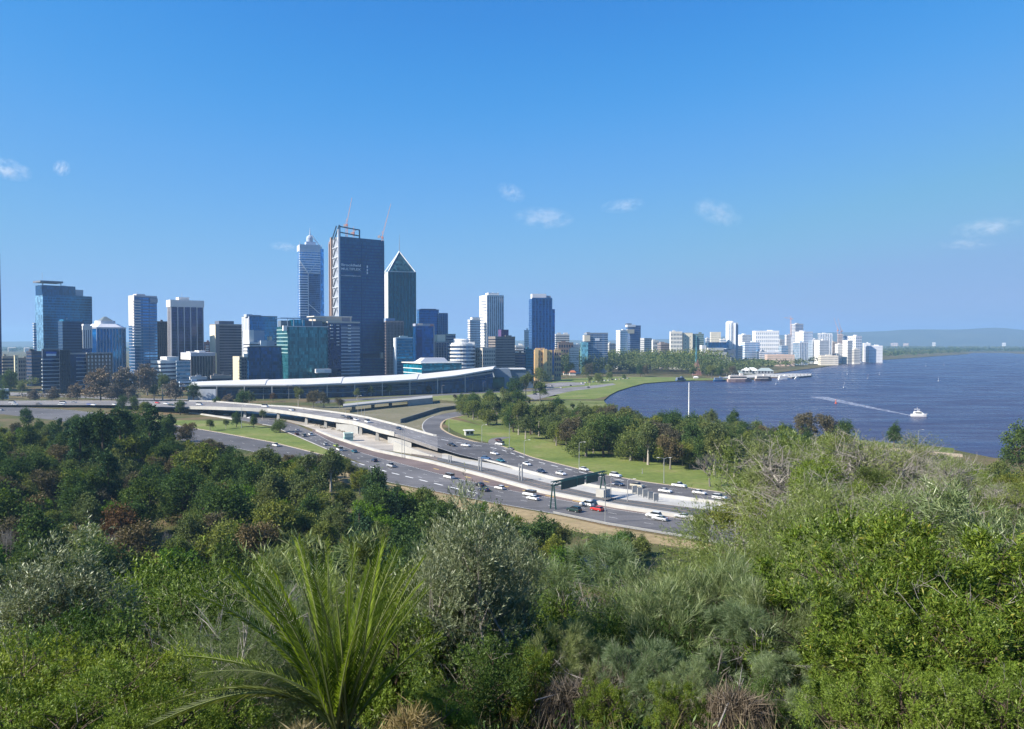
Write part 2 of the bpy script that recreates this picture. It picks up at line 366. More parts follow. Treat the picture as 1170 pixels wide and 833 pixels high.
pxsheet('median_ground', [(150, 466), (250, 469), (300, 474), (345, 486), (378, 497), (420, 511), (453, 516.5), (500, 525), (556, 538), (560, 531), (497, 512), (452, 498), (400, 484), (340, 475), (290, 469.5), (213, 463)], 0.02, M['gravel'])
pxsheet('scrub_ground', [(330, 465), (400, 463.5), (480, 460), (560, 462), (505, 473), (480, 487), (492, 497), (452, 486), (404, 476), (360, 470)], 0.025, M['scrub'])

class Ribbon:
    def __init__(s, top, bot, zt=None):
        s.top, s.bot, s.zt = top, bot, zt or [(0, 0)]
    def z(s, u): return interp(s.zt, u)
    def edge(s, f, u):
        v = interp(s.top, u) * (1 - f) + interp(s.bot, u) * f
        return at(u, v, s.z(u))
    def line(s, f, u0, u1, n=90):
        return [s.edge(f, u0 + (u1 - u0) * i / n) for i in range(n + 1)]
    def build(s, name, mat, dz, u0=None, u1=None, thick=0.0, n=110):
        u0 = u0 if u0 is not None else max(s.top[0][0], s.bot[0][0]); u1 = u1 if u1 is not None else min(s.top[-1][0], s.bot[-1][0])
        a = s.line(0, u0, u1, n); b = s.line(1, u0, u1, n); mb = MB()
        for p, q in zip(a, b):
            mb.v += [(p.x, p.y, p.z + dz), (q.x, q.y, q.z + dz), (p.x, p.y, p.z + dz - thick), (q.x, q.y, q.z + dz - thick)]
        for i in range(n):
            k = 4 * i
            mb.f.append((k, k + 1, k + 5, k + 4))
            if thick: mb.f += [(k + 2, k + 6, k + 7, k + 3), (k, k + 4, k + 6, k + 2), (k + 1, k + 3, k + 7, k + 5)]
        if thick: mb.f += [(0, 2, 3, 1), (4 * n, 4 * n + 1, 4 * n + 3, 4 * n + 2)]
        return struct(mb.build(name, mat))
    def dirz(s, u, f=0.5):
        a = s.edge(f, u - 3); b = s.edge(f, u + 3); d = b - a; return math.atan2(d.y, d.x)
def walk(pts):
    acc = [0]
    for a, b in zip(pts, pts[1:]): acc.append(acc[-1] + (b - a).length)
    return acc
def sample(pts, acc, s):
    i = max(0, min(len(pts) - 2, int(np.searchsorted(acc, s)) - 1)); t = (s - acc[i]) / max(1e-6, acc[i + 1] - acc[i])
    return pts[i].lerp(pts[i + 1], t), (pts[i + 1] - pts[i]).normalized()
MARKS = {}
def marks(pts, dash, gap, w, dz, mat='paint_white', name='lane_marking'):
    acc = walk(pts); mb = MB(); s = gap / 2
    L = acc[-1]
    if dash is None: dash, gap, s = 6.0, 0.0, 0
    while s + dash < L:
        a, d = sample(pts, acc, s); b, d2 = sample(pts, acc, s + dash)
        n = Vector((-d.y, d.x, 0)) * w / 2; n2 = Vector((-d2.y, d2.x, 0)) * w / 2; up = Vector((0, 0, dz))
        mb.add([a - n + up, a + n + up, b + n2 + up, b - n2 + up], [(0, 3, 2, 1)]); s += dash + gap
    return struct(mb.build(name, M[mat]))
def wall(name, pts, h, t, mat, z0=0.0, label=None, cat='wall', hfun=None, build=True):
    mb = MB(); n = len(pts)
    for i, p in enumerate(pts):
        d = (pts[min(i + 1, n - 1)] - pts[max(i - 1, 0)]); d.z = 0; d.normalize(); o = Vector((-d.y, d.x, 0)) * t / 2
        hh = hfun(i / (n - 1)) if hfun else h
        mb.v += [p - o + Vector((0, 0, z0)), p + o + Vector((0, 0, z0)), p + o + Vector((0, 0, hh)), p - o + Vector((0, 0, hh))]
    mb.v = [tuple(x) for x in mb.v]
    for i in range(n - 1):
        k = 4 * i
        for e in range(4): mb.f.append((k + e, k + (e + 1) % 4, k + 4 + (e + 1) % 4, k + 4 + e))
    mb.f += [(0, 3, 2, 1), (4 * n - 4, 4 * n - 3, 4 * n - 2, 4 * n - 1)]
    if not build: return mb
    o = mb.build(name, M[mat]); bm = bmesh.new(); bm.from_mesh(o.data); bmesh.ops.recalc_face_normals(bm, faces=bm.faces); bm.to_mesh(o.data); bm.free()
    return tag(o, label, cat) if label else struct(o)

BARR_B = [(340, 484), (357, 490.5), (380, 500), (408, 509.5), (430, 516), (492, 529), (553, 545), (620, 563.5), (703, 580), (821, 598.5), (900, 611)]
BUS_B = [(340, 486), (357, 493.5), (380, 506), (408, 516), (430, 522.5), (466, 532), (497, 540.5), (531, 549), (585, 561), (650, 573), (703, 582.5), (821, 599.5), (900, 612)]
A_BOT = [(100, 465), (218, 471.4), (265, 478.6), (310, 486.5), (336, 497), (367, 510.4), (396, 522.4), (440, 540), (500, 556), (560, 570), (632, 583.5), (700, 597), (773, 609.5), (840, 621), (900, 632)]
A_TOP = [(100, 462.5), (213, 465), (257, 469), (289, 473), (324, 481), (340, 486), (357, 493.5)] + BUS_B[2:]
roadA = Ribbon(A_TOP, A_BOT)
R_TOP = [(-120, 461), (0, 463.8), (84, 468.8), (131, 474), (190, 484), (255, 495), (310, 505), (368, 519.5), (400, 526), (440, 538), (500, 553), (560, 567), (632, 580), (840, 618), (900, 628)]
R_BOT = [(-120, 468), (0, 473), (61, 480), (130, 490), (200, 502), (273, 513), (338, 527), (423, 545), (445, 551.5), (497, 561.5), (560, 574), (596, 580.5), (632, 587), (694, 600), (773, 613), (840, 625), (900, 635)]
roadR = Ribbon(R_TOP, R_BOT)
zB = [(-150, 1.5), (100, 2.0), (200, 5), (260, 6), (430, 6), (455, 5.2), (500, 2.6), (560, 0.4), (600, 0)]
B_TOP = [(-120, 456), (0, 457.7), (123, 457.7), (240, 459), (296, 463.5), (330, 465.4), (360, 469), (384, 472), (404, 475), (421, 478), (460, 488), (494, 498), (530, 503.5), (560, 507), (574, 510), (608, 522.6), (680, 540.5), (739, 551), (806, 560), (850, 566), (940, 578)]
B_BOT = [(-120, 461), (0, 463), (123, 463), (178, 464.8), (240, 466), (307, 468.4), (348, 474), (384, 480), (403, 482.6), (416, 486), (432, 491.4), (452, 496), (475, 503.5), (497, 511), (520, 518.6), (560, 528.5), (632, 547.6), (694, 559.6), (814, 575), (850, 580), (940, 593)]
roadB = Ribbon(B_TOP, B_BOT, zB)
roadR.build('freeway_ramp', M['asphalt'], 0.06)
roadA.build('freeway_carriageway', M['asphalt'], 0.09)
roadB.build('freeway_carriageway', M['asphalt'], 0.09, 500, 940)
roadB.build('freeway_carriageway', M['asphalt_pale'], 0.09, -120, 215)
Ribbon(BARR_B[1:], BUS_B[1:]).build('busway', M['redroad'], 0.08)
RAIL_T = [(470, 518), (497, 522), (560, 535.7), (644, 556.5), (703, 569.5), (816, 583.5), (900, 595)]
rail = Ribbon(RAIL_T, [(470, 520), (492, 524.5), (553, 541), (620, 560), (703, 576.5), (821, 595), (900, 607)])
rail.build('rail_corridor', M['ballast'], 0.07)
Ribbon(B_BOT[14:], RAIL_T[1:]).build('concrete_strip', M['concrete'], 0.06, 505, 900)
for f in (0.2, 0.36, 0.62, 0.78): 
    pts = rail.line(f, 500, 895, 60); o = wall('rail_track', pts, 0.22, 0.14, 'steel_dark', 0.08)
# lane paint
marks(roadA.line(0.34, 215, 880, 160), 3, 9, 0.16, 0.13); marks(roadA.line(0.66, 215, 880, 160), 3, 9, 0.16, 0.13)
marks(roadA.line(0.02, 360, 880, 160), None, 0, 0.18, 0.13); marks(roadA.line(0.98, 215, 396, 60), None, 0, 0.18, 0.13)
marks(roadR.line(0.06, 396, 560, 60), 5.5, 4.5, 0.75, 0.14)
marks(roadR.line(0.5, -100, 400, 120), 3, 9, 0.16, 0.1); marks(roadR.line(0.03, -100, 395, 120), None, 0, 0.2, 0.1); marks(roadR.line(0.97, 270, 880, 120), None, 0, 0.18, 0.1)
for f in (0.28, 0.52, 0.76): marks(roadB.line(f, -100, 930, 200), 3, 9, 0.16, 0.13)
marks(roadB.line(0.2, 500, 720, 60), 5, 5, 0.6, 0.14)
for f in (0.03, 0.97): marks(roadB.line(f, -100, 930, 200), None, 0, 0.18, 0.13)
marks(Ribbon(BARR_B[1:], BUS_B[1:]).line(0.55, 490, 690, 60), 4, 8, 0.9, 0.12, 'paint_yellow')
# barriers and verges
wall('concrete_barrier', Ribbon(BARR_B, BARR_B).line(0, 362, 895, 120), 1.15, 1.5, 'concrete', 0, 'long pale concrete barrier wall between the rail corridor and the near freeway lanes', 'barrier')
wall('concrete_barrier', Ribbon(B_BOT, B_BOT).line(0, 512, 935, 90), 1.0, 0.7, 'concrete', 0, 'pale concrete barrier along the rail side of the far freeway lanes', 'barrier')
wall('kerb', roadB.line(0, 574, 935, 80), 0.14, 0.8, 'sand', 0.0)
wall('kerb', roadR.line(0, 150, 396, 60), 0.14, 0.9, 'sand', 0.0)
wall('kerb', roadA.line(1, 300, 394, 50), 0.14, 0.6, 'concrete', 0.0)
# bridge carrying the far carriageway
bt = empty('road_bridge', roadB.edge(0.5, 400) * 1.0, 0, 'long concrete road bridge carrying the far freeway lanes over the bus tunnel', 'bridge')
bt.location.z = 0
def under(o, parent):
    o.parent = parent; o.matrix_parent_inverse = Matrix.Translation(-parent.location); return o
def part_of(o, parent):
    if 'kind' in o: del o['kind']
    return under(o, parent)
part_of(roadB.build('deck', M['asphalt_pale'], 0.09, 215, 500, 1.5), bt)
part_of(wall('parapet', roadB.line(0, 216, 499, 70), 1.0, 0.6, 'concrete', -1.2), bt); part_of(wall('parapet', roadB.line(1, 216, 451, 60), 1.0, 0.6, 'concrete', -1.2), bt)
for u in (280, 318, 350, 372, 412, 431):
    for f in ((0.92,) if u > 400 else (0.25, 0.9)):
        p = roadB.edge(f, u); mb = MB()
        w = 1.0
        mb.hexa([(p.x - w, p.y - w, 0), (p.x + w, p.y - w, 0), (p.x + w, p.y + w, 0), (p.x - w, p.y + w, 0)], [(p.x - w * .5, p.y - w * .5, p.z - 1.4), (p.x + w * .8, p.y - w * .5, p.z - 1.4), (p.x + w * .8, p.y + w * .5, p.z - 1.4), (p.x - w * .5, p.y + w * .5, p.z - 1.4)])
        under(mb.build('pier', M['concrete']), bt)
# abutment blocks that close the spans
for ua, ub in ((384, 409), (443, 470)):
    mb = MB(); a0, a1, b0, b1 = roadB.edge(0.06, ua), roadB.edge(0.06, ub), roadB.edge(0.94, ua), roadB.edge(0.94, ub); zt = min(a0.z, b1.z) - 1.45
    mb.hexa([(p.x, p.y, 0) for p in (a0, a1, b1, b0)], [(p.x, p.y, zt) for p in (a0, a1, b1, b0)]); under(mb.build('abutment', M['concrete_grey']), bt)
# the lower carriageway is carried on a low viaduct at its far end
lv = wall('retaining_wall', [at(u, v) for u, v in ((216, 472), (240, 475.5), (266, 479.6))], 1.1, 0.5, 'concrete', 0, 'low pale parapet wall edging the near lanes above the sloping grass', 'wall')
wpts = [at(450 + 46 * i / 20, 515.5 + 6.5 * i / 20) for i in range(21)]
wall('retaining_wall', wpts, 4, 0.6, 'concrete', 0, 'white concrete retaining wall with a sloping top beside the road bridge', 'wall', lambda t: 0.5 + 4.4 * (1 - t) ** 1.3)
wpts = [at(u, v) for u, v in ((408, 508), (430, 513), (455, 518), (490, 524), (520, 531))]
# loop ramp joining the far carriageway
LT = [(566, 463), (530, 469), (507, 473), (492, 477), (484, 483), (483, 490), (490, 497), (505, 503), (530, 510)]
LB = [(580, 466), (545, 472.5), (522, 476.5), (509, 480), (504, 485.5), (506, 491), (519, 498), (540, 504), (570, 511)]
def paired(name, a, b, z, mat, sub=6):
    mb = MB()
    def dense(pp):
        out = []
        P = [pp[0]] + list(pp) + [pp[-1]]
        for i in range(1, len(P) - 2):
            for k in range(sub):
                t = k / sub; q = []
                for c in (0, 1):
                    p0, p1, p2, p3 = P[i - 1][c], P[i][c], P[i + 1][c], P[i + 2][c]
                    q.append(0.5 * (2 * p1 + (p2 - p0) * t + (2 * p0 - 5 * p1 + 4 * p2 - p3) * t * t + (3 * p1 - p0 - 3 * p2 + p3) * t ** 3))
                out.append(tuple(q))
        out.append(tuple(pp[-1])); return out
    A = [at(*p) for p in dense(a)]; B_ = [at(*p) for p in dense(b)]
    for p, q in zip(A, B_): mb.v += [(p.x, p.y, z), (q.x, q.y, z)]
    for i in range(len(A) - 1): mb.f.append((2 * i, 2 * i + 1, 2 * i + 3, 2 * i + 2))
    return struct(mb.build(name, mat)), A, B_
_, la, lb = paired('loop_ramp', LT, LB, 0.07, M['asphalt'])
wall('kerb', lb, 0.14, 1.2, 'sand', 0); wall('kerb', la[16:], 0.14, 0.6, 'concrete', 0)
paired('pull_in_road', [(577, 499), (562, 501), (558, 506), (566, 513), (580, 519)], [(584, 500), (572, 503), (572, 508), (584, 515), (600, 522)], 0.065, M['asphalt_pale'])
# parkland paths and foreshore road
paired('path', [(600, 452), (640, 444), (672, 441), (700, 438)], [(612, 457), (648, 448), (676, 444), (704, 439.5)], 0.06, M['asphalt_pale'])
paired('car_park', [(612, 440), (640, 437), (668, 437)], [(612, 446), (640, 442), (668, 440)], 0.06, M['asphalt_pale'])
paired('path', [(716, 492), (760, 495), (800, 493), (850, 497), (1100, 519)], [(716, 493.5), (760, 497), (800, 496), (850, 500), (1100, 523)], 0.06, M['sand'])
paired('road', [(360, 458), (470, 452), (560, 447.2), (640, 443)], [(360, 461), (470, 454), (560, 449), (640, 445.5)], 0.055, M['asphalt'])
paired('road', [(-100, 447), (40, 449), (160, 455), (240, 456)], [(-100, 450), (40, 453), (160, 457), (240, 457.6)], 0.055, M['asphalt_pale'])
# flyover in front of the convention hall
fo = empty('flyover', at(450, 466), 0, 'short grey concrete flyover with a curved end beyond the freeway bridge', 'flyover')
fb = Ribbon([(392, 461.5), (430, 457.5), (470, 454), (494, 451.5)], [(392, 464), (430, 460), (470, 456.5), (497, 454)], [(0, 5.0), (600, 5.0)])
part_of(fb.build('deck', M['concrete_grey'], 0, 392, 494, 1.3, 20), fo)
for u in (404, 426, 446):
    p = fb.edge(0.5, u); under(MB().box(p.x - 1.2, p.x + 1.2, p.y - 1.2, p.y + 1.2, 0, p.z - 1.3).build('pier', M['concrete_grey']), fo)
part_of(wall('abutment', [fb.edge(1, u) * 1 - Vector((0, 0, 5)) for u in (466, 475, 484, 494)], 4.9, 1.0, 'concrete_grey', 0), fo)
wall('fence', [at(u, v) for u, v in ((458, 483.5), (480, 476.5), (500, 470), (540, 464.5))], 2.6, 0.5, 'steel_dark', 0, 'dark slatted fence curving along the busway behind the loop ramp', 'fence')
M['soil'] = mat_ground('bare_orange_soil', [(0.20, 0.125, 0.08), (0.26, 0.165, 0.105), (0.15, 0.11, 0.065)], 0.06, 0.5)
pxsheet('bare_soil', [(105, 634), (150, 628), (205, 634), (212, 648), (196, 662), (165, 656), (120, 652)], 0.04, M['soil']); pxsheet('bare_soil', [(-30, 588), (20, 584), (60, 592), (40, 602), (-30, 604)], 0.04, M['soil'])
# pond glimpsed among the trees below the hill
pc = at(667, 644); sheet('pond_water', [(pc.x + 8 * math.cos(a) * (1 + .2 * math.sin(3 * a)), pc.y + 7 * math.sin(a)) for a in [i * math.pi / 12 for i in range(24)]], 0.05, M['water'])
# ---------------------------------------------------------------- buildings
def sat(c, k):
    l = sum(c) / 3; return tuple(max(.004, l + (x - l) * k) for x in c)
def wallmat(c, var=0.12):
    if max(c) < .2 and c[2] >= c[0]: c = sat(c, 1.9)
    k = ('w',) + tuple(c)
    if k not in M: M[k] = mat_plain('facade_%d' % len(M), c, 0.85, var, 0.06)
    return M[k]
def glassmat(c, w=1.7, h=3.6, metal=0.6):
    c = tuple(x * 1.7 for x in sat(c, 1.15 if c[1] > c[2] * .78 and c[1] > c[0] * 1.8 else 1.75 if c[2] > c[0] * 1.3 else 1.1))
    k = ('g', w, h, metal) + tuple(c)
    if k not in M: M[k] = mat_glass('glazing_%d' % len(M), c, 0.12, metal, w, h)
    return M[k]
NAVY = (0.018, 0.035, 0.075); BLUE = (0.04, 0.085, 0.16); TEAL = (0.025, 0.085, 0.105); SKYB = (0.10, 0.17, 0.26)
WHITE = (0.74, 0.73, 0.70); CREAM = (0.62, 0.55, 0.40); TAN = (0.42, 0.36, 0.27); BROWN = (0.14, 0.10, 0.085); GREY = (0.34, 0.34, 0.34); DARK = (0.06, 0.06, 0.07)
class Bld:
    """a building placed by its near vertical corner; x runs along the front, y into the block"""
    def __init__(s, name, label, u0, us, u1, vt, D, th=18, depth=None, cat='building'):
        s.D = D; s.th = R(th) - math.atan((us - CX) / F); c, n = math.cos(s.th), math.sin(s.th)
        cx = (us - CX) / F * D; m1 = (u1 - CX) / F; s.w = (m1 * D - cx) / (c - m1 * n)
        m0 = (u0 - CX) / F
        if us - u0 > 0.4 and n > 0.02: s.d = (m0 * D - cx) / (-n - m0 * c)
        else: s.d = depth or 0.8 * s.w
        if depth and depth > 0 and us - u0 <= 0.4: s.d = depth
        s.d = min(max(s.d, 4), 90); s.cx = cx; s.o = empty(name, (cx, D, 0), s.th, label, cat); s.h = zv(vt, D)
        s.prim = {}
    def X(s, u):
        m = (u - CX) / F; c, n = math.cos(s.th), math.sin(s.th); return (m * s.D - s.cx) / (c - m * n)
    def Z(s, v): return zv(v, s.D)
    def part(s, name, mat, mb, label=None):
        o = mb.build(name, mat, s.o)
        if label: o['label'] = label
        return o
    def box(s, name, mat, x0, x1, y0, y1, z0, z1, label=None):
        return s.part(name, mat, MB().box(x0, x1, y0, y1, z0, z1), label)
    def pbox(s, name, mat, ua, ub, va, vb, y0, y1, label=None):
        return s.box(name, mat, s.X(ua), s.X(ub), y0, y1, s.Z(vb) if vb else 0, s.Z(va), label)
    def rep(s, name, mat, mb, locs):
        me = mb.mesh(name, mat); return [link(name, me, s.o, l) for l in locs]
    def body(s, mat, z1=None): return s.box('wall', mat, 0, s.w, 0, s.d, 0, z1 or s.h)
    def parapet(s, mat, h=1.2, z=None, name='parapet'):
        z = z or s.h; mb = MB(); w, d, t = s.w, s.d, 0.5
        mb.box(-.15, w + .15, -.15, t, z - .4, z + h).box(-.15, w + .15, d - t, d + .15, z - .4, z + h).box(-.15, t, t, d - t, z - .4, z + h).box(w - t, w + .15, t, d - t, z - .4, z + h)
        return s.part(name, mat, mb)
    def bands(s, mat, fh=3.6, frac=0.5, z0=4, z1=None, proud=0.06, x0=None, x1=None, side=True, name='window_band'):
        z1 = z1 or s.h - 1; n = max(1, int((z1 - z0) / fh)); fh = (z1 - z0) / n; n_ = min(n, 98)
        a = -proud if x0 is None else x0; b = s.w + proud if x1 is None else x1
        mb = MB().box(a, b, -proud, (s.d + proud) if side else 1.0, 0, fh * frac)
        return s.rep(name, mat, mb, [(0, 0, z0 + fh * (i + .3)) for i in range(n_)])
    def fins(s, mat, n, z0=0, z1=None, wid=0.8, proud=0.7, x0=0.0, x1=None, name='fin', side=0):
        z1 = z1 or s.h; x1 = s.w if x1 is None else x1
        mb = MB().box(-wid / 2, wid / 2, -proud, 0.1, z0, z1)
        o = s.rep(name, mat, mb, [(x0 + (x1 - x0) * i / n, 0, 0) for i in range(n + 1)])
        if side:
            mb = MB().box(-proud, 0.1, -wid / 2, wid / 2, z0, z1); s.rep(name, mat, mb, [(0, s.d * (i + .5) / side, 0) for i in range(side)])
        return o
    def grid(s, mat, nx, nz, z0, z1, ww=0.6, wh=0.55, x0=None, x1=None, side=0, name='window'):
        x0 = 0 if x0 is None else x0; x1 = s.w if x1 is None else x1; px, pz = (x1 - x0) / nx, (z1 - z0) / nz
        mb = MB().box(-px * ww / 2, px * ww / 2, -.07, .3, 0, pz * wh)
        s.rep(name, mat, mb, [(x0 + px * (i + .5), 0, z0 + pz * (j + .25)) for i in range(nx) for j in range(nz)])
        if side:
            py = s.d / side; mb = MB().box(-.07, .3, -py * ww / 2, py * ww / 2, 0, pz * wh)
            s.rep(name, mat, mb, [(0, py * (i + .5), z0 + pz * (j + .25)) for i in range(side) for j in range(nz)])
    def roofkit(s, mat, n=2, h=3.5, seed=0, z=None):
        r = random.Random(seed + int(s.w * 100)); z = z or s.h
        for i in range(n):
            w = s.w * r.uniform(.15, .35); d = s.d * r.uniform(.2, .45); x = r.uniform(.08, .9) * (s.w - w); y = r.uniform(.1, .9) * (s.d - d)
            s.box('plant_room', mat, x, x + w, y, y + d, z - .3, z + h * r.uniform(.6, 1.2))
        x = s.w * r.uniform(.3, .7); s.part('antenna', M['steel'], MB().tube([(x, s.d * .5, z - .2), (x, s.d * .5, z + h * 1.6)], .16, 5))
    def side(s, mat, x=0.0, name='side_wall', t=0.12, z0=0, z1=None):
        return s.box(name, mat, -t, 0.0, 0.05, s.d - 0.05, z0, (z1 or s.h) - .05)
    def spandrels(s, mat, fh=3.6, frac=0.32, z0=3, z1=None, name='spandrel'): return s.bands(mat, fh, frac, z0, z1, 0.09, name=name)

def simple(label, u0, us, u1, vt, D, th, style, wc, gc=NAVY, name='office_building', roof=2, nx=5, nz=7, fh=3.6, frac=.5, side=0, cap=None, seed=0, depth=None, rc=None, zb=3):
    b = Bld(name, label, u0, us, u1, vt, D, th, depth); wm = wallmat(wc); gm = glassmat(gc)
    if style == 'glass':
        b.body(gm); b.spandrels(wallmat(wc), fh, frac, z0=zb)
    elif style == 'bands': b.body(wm); b.bands(gm, fh, frac, z0=zb)
    elif style == 'grid': b.body(wm); b.grid(gm, nx, nz, zb, b.h - 1.2, side=side)
    elif style == 'fins': b.body(gm); b.fins(wm, nx, side=side); b.bands(wallmat([x * .5 for x in wc]), fh, .22, zb, name='spandrel', proud=.05)
    b.parapet(wallmat(cap or wc), 1.2)
    if roof: b.roofkit(wallmat(rc or wc), roof, 3.4, seed)
    return b

# --- far left group
b = Bld('office_tower', 'dark navy tower cut off by the left edge of the picture', -34, -30, 1.5, 288, 820, 4, 24); b.body(glassmat(NAVY)); b.fins(wallmat((.09, .1, .13)), 10); b.bands(wallmat((.07, .08, .11)), 3.6, .25, name='spandrel'); b.parapet(wallmat(DARK))
b = simple('low tan office block beside a cream stair tower at the left edge', 1.8, 2.5, 16.5, 408, 1000, 8, 'bands', TAN, NAVY, roof=1, side=0)
b = Bld('stair_tower', 'cream stair tower standing between two low tan blocks at the left', 16, 16.6, 20.6, 406.5, 985, 10, 9); b.body(wallmat((.72, .66, .46))); b.parapet(wallmat(CREAM), .6); b.grid(glassmat(NAVY), 1, 6, 3, b.h - 2, .25, .4)
simple('low brown rendered block right of the cream stair tower', 20.2, 20.8, 31, 410, 990, 8, 'grid', (.36, .29, .23), NAVY, roof=1, nx=4, nz=5)
simple('dark navy cube-like glass block left of the striped sign building', 30, 36, 50, 402.5, 930, 24, 'glass', DARK, NAVY, roof=1)
# tall blue glass tower with roof canopy
b = Bld('office_tower', 'tall blue glass tower with a flat roof canopy near the left edge', 41, 50, 106, 336.5, 1120, 20)
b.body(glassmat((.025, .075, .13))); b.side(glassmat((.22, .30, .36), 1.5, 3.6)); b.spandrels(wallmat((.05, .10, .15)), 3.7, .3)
b.pbox('upper_storeys', glassmat((.02, .05, .09)), 45.5 + 4, 88, 325.5, 337, 2, b.d - 4); b.pbox('upper_storeys', wallmat((.42, .45, .50)), 73, 97.5, 329, 337, 4, b.d - 6)
b.pbox('roof_canopy', wallmat((.16, .18, .22)), 47, 73, 320.5, 322.5, -1.5, b.d - 3)
for u in (50.5, 71): b.pbox('canopy_post', M['steel_dark'], u, u + .6, 322.5, 326, 1, 2)
b.pbox('plant_room', wallmat(GREY), 74, 79, 325, 330, 5, 15); b.part('antenna', M['steel'], MB().tube([(1, 4, b.Z(326)), (1, 4, b.Z(311))], .2, 5))
simple('narrow pale stepped annex on the left flank of the tall blue tower', 38.8, 39.2, 42, 370, 1105, 18, 'glass', (.45, .47, .5), SKYB, roof=0, depth=12)
b = simple('dark block with a paler top, standing in for shadow/reflection on the tall blue tower', 67, 72, 96, 368, 1010, 20, 'glass', (.04, .06, .09), NAVY, roof=1); b.box('roof_storey', glassmat((.08, .17, .24)), 1, b.w - 1, 1, b.d - 1, b.h - 1, b.h + 3.5)  # dark block stands in for another building's shadow/reflection on the tower glass
# sign building with stripes
b = Bld('office_building', 'dark glass building with pale floor stripes and a blue and white roof sign', 47.5, 48.5, 68, 400, 800, 10, 26); b.body(glassmat(NAVY)); b.bands(wallmat((.45, .50, .52)), 3.7, .2, z0=3, z1=b.Z(408), name='floor_edge', proud=.35)
mb = MB(); t = b.Z(398.5); z0 = b.Z(407.5); mb.box(-.4, b.w + .4, -.5, .1, t - .8, t).box(-.4, .5, -.5, .1, z0, t - .8).box(b.w - .5, b.w + .4, -.5, .1, z0, t - .8); b.part('sign_frame', wallmat((.35, .37, .4)), mb)
b.pbox('roof_sign', wallmat((.05, .12, .42)), 52.5, 64.5, 402, 404.4, -.7, -.1); b.pbox('roof_sign', wallmat((.75, .78, .82)), 52.5, 64, 404.4, 406.8, -.72, -.1, 'white lower half of the roof sign'); b.parapet(wallmat(DARK), .6)
b = simple('black glass lift core between the two striped glass wings', 67.5, 68.3, 79.5, 401, 796, 10, 'fins', (.035, .04, .05), (.012, .018, .035), roof=0, nx=6, depth=24)
b = Bld('office_building', 'dark glass wing with pale floor stripes beside a wing of brown and white columns', 79, 80, 99, 404.5, 806, 10, 24); b.body(glassmat(NAVY)); b.bands(wallmat((.42, .47, .5)), 3.7, .16, z0=3, x0=b.w * .35, x1=b.w + .3, side=False, name='floor_edge', proud=.3); b.parapet(wallmat(GREY), 1)
b = Bld('office_building', 'wing of brown columns and white window strips behind the bare trees', 98.6, 99.2, 127.5, 404, 812, 10, 24); b.body(wallmat((.11, .09, .085))); b.grid(glassmat((.45, .47, .5)), 7, 9, 4, b.h - 1.5, .45, .62); b.fins(wallmat((.13, .10, .09)), 7, wid=1.3, proud=.5); b.parapet(wallmat(GREY), 1)
# domed tower
b = Bld('office_tower', 'pale blue octagonal glass tower with a white pyramid crown', 95, 104, 146, 374.5, 1020, 14)
c = 7; poly = [(c, 0), (b.w - c, 0), (b.w, c), (b.w, b.d - c), (b.w - c, b.d), (c, b.d), (0, b.d - c), (0, c)]
b.part('wall', glassmat((.07, .14, .24)), MB().prism(poly, 0, b.h)); mbf = [(c + (b.w - 2 * c) * i / 8, 0, 0) for i in range(9)]; b.rep('fin', wallmat((.45, .5, .58)), MB().box(-.35, .35, -.5, .1, 0, b.h), mbf)
def ring(b_, poly_, s_): 
    mx = sum(p[0] for p in poly_) / len(poly_); my = sum(p[1] for p in poly_) / len(poly_); return [(mx + (x - mx) * s_, my + (y - my) * s_) for x, y in poly_]
z1 = b.Z(370.5); z2 = b.Z(366); z3 = b.Z(361)
b.part('cornice', wallmat((.6, .62, .66)), MB().prism(ring(b, poly, 1.02), b.h - 1.0, b.h + 1)); 
b.part('crown', wallmat((.72, .72, .74)), MB().hexa([(x, y, b.h + 1) for x, y in ring(b, poly, .95)], [(x, y, z1 + 1) for x, y in ring(b, poly, .62)]))
b.part('crown', wallmat((.72, .72, .74)), MB().prism(ring(b, poly, .5), z1 + .8, z2)); b.part('roof_cap', wallmat((.16, .2, .22)), MB().hexa([(x, y, z2) for x, y in ring(b, poly, .4)], [(x, y, z3) for x, y in ring(b, poly, .06)]))
b2 = Bld('office_building', 'narrow white columned block clinging to the left of the pyramid-crowned tower', 94.5, 95.3, 105, 372, 985, 12, 14); b2.body(glassmat(NAVY)); b2.fins(wallmat(WHITE), 4, z0=b2.Z(398), wid=1.3); b2.box('frieze', wallmat(WHITE), -.3, b2.w + .3, -.5, b2.d, b2.Z(377), b2.h); b2.box('roof_storey', wallmat((.7, .7, .7)), 1, b2.w - 1, 2, 12, b2.h - .2, b2.h + 2)
# balcony tower
b = Bld('apartment_tower', 'slim tower with pale balcony slabs on its left and bluish glass bands', 147.5, 154, 180, 338.5, 960, 22)
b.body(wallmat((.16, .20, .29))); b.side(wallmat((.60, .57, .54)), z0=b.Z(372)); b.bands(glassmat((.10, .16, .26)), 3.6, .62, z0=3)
n = 17; b.rep('balcony', wallmat((.68, .64, .60)), MB().box(-1.5, b.w * .26, -1.6, 2, 0, 1.1), [(0, 0, b.Z(395) + (b.h - 3 - b.Z(395)) * i / n) for i in range(n)])
b.pbox('plant_room', wallmat((.55, .52, .52)), 158, 168, 335.5, 339, 3, 14); b.parapet(wallmat((.5, .5, .55)), 1.4); b.part('antenna', M['steel'], MB().tube([(6, 6, b.h), (6, 6, b.h + 7)], .18, 5)); b.pbox('roof_terrace', wallmat((.3, .33, .4)), 172, 180.6, 340, 345, -1, 8)
simple('dark red-brown slab squeezed behind the slim balcony tower', 179, 180, 193, 368, 1090, 12, 'fins', (.13, .075, .07), (.05, .035, .04), roof=1, nx=6)
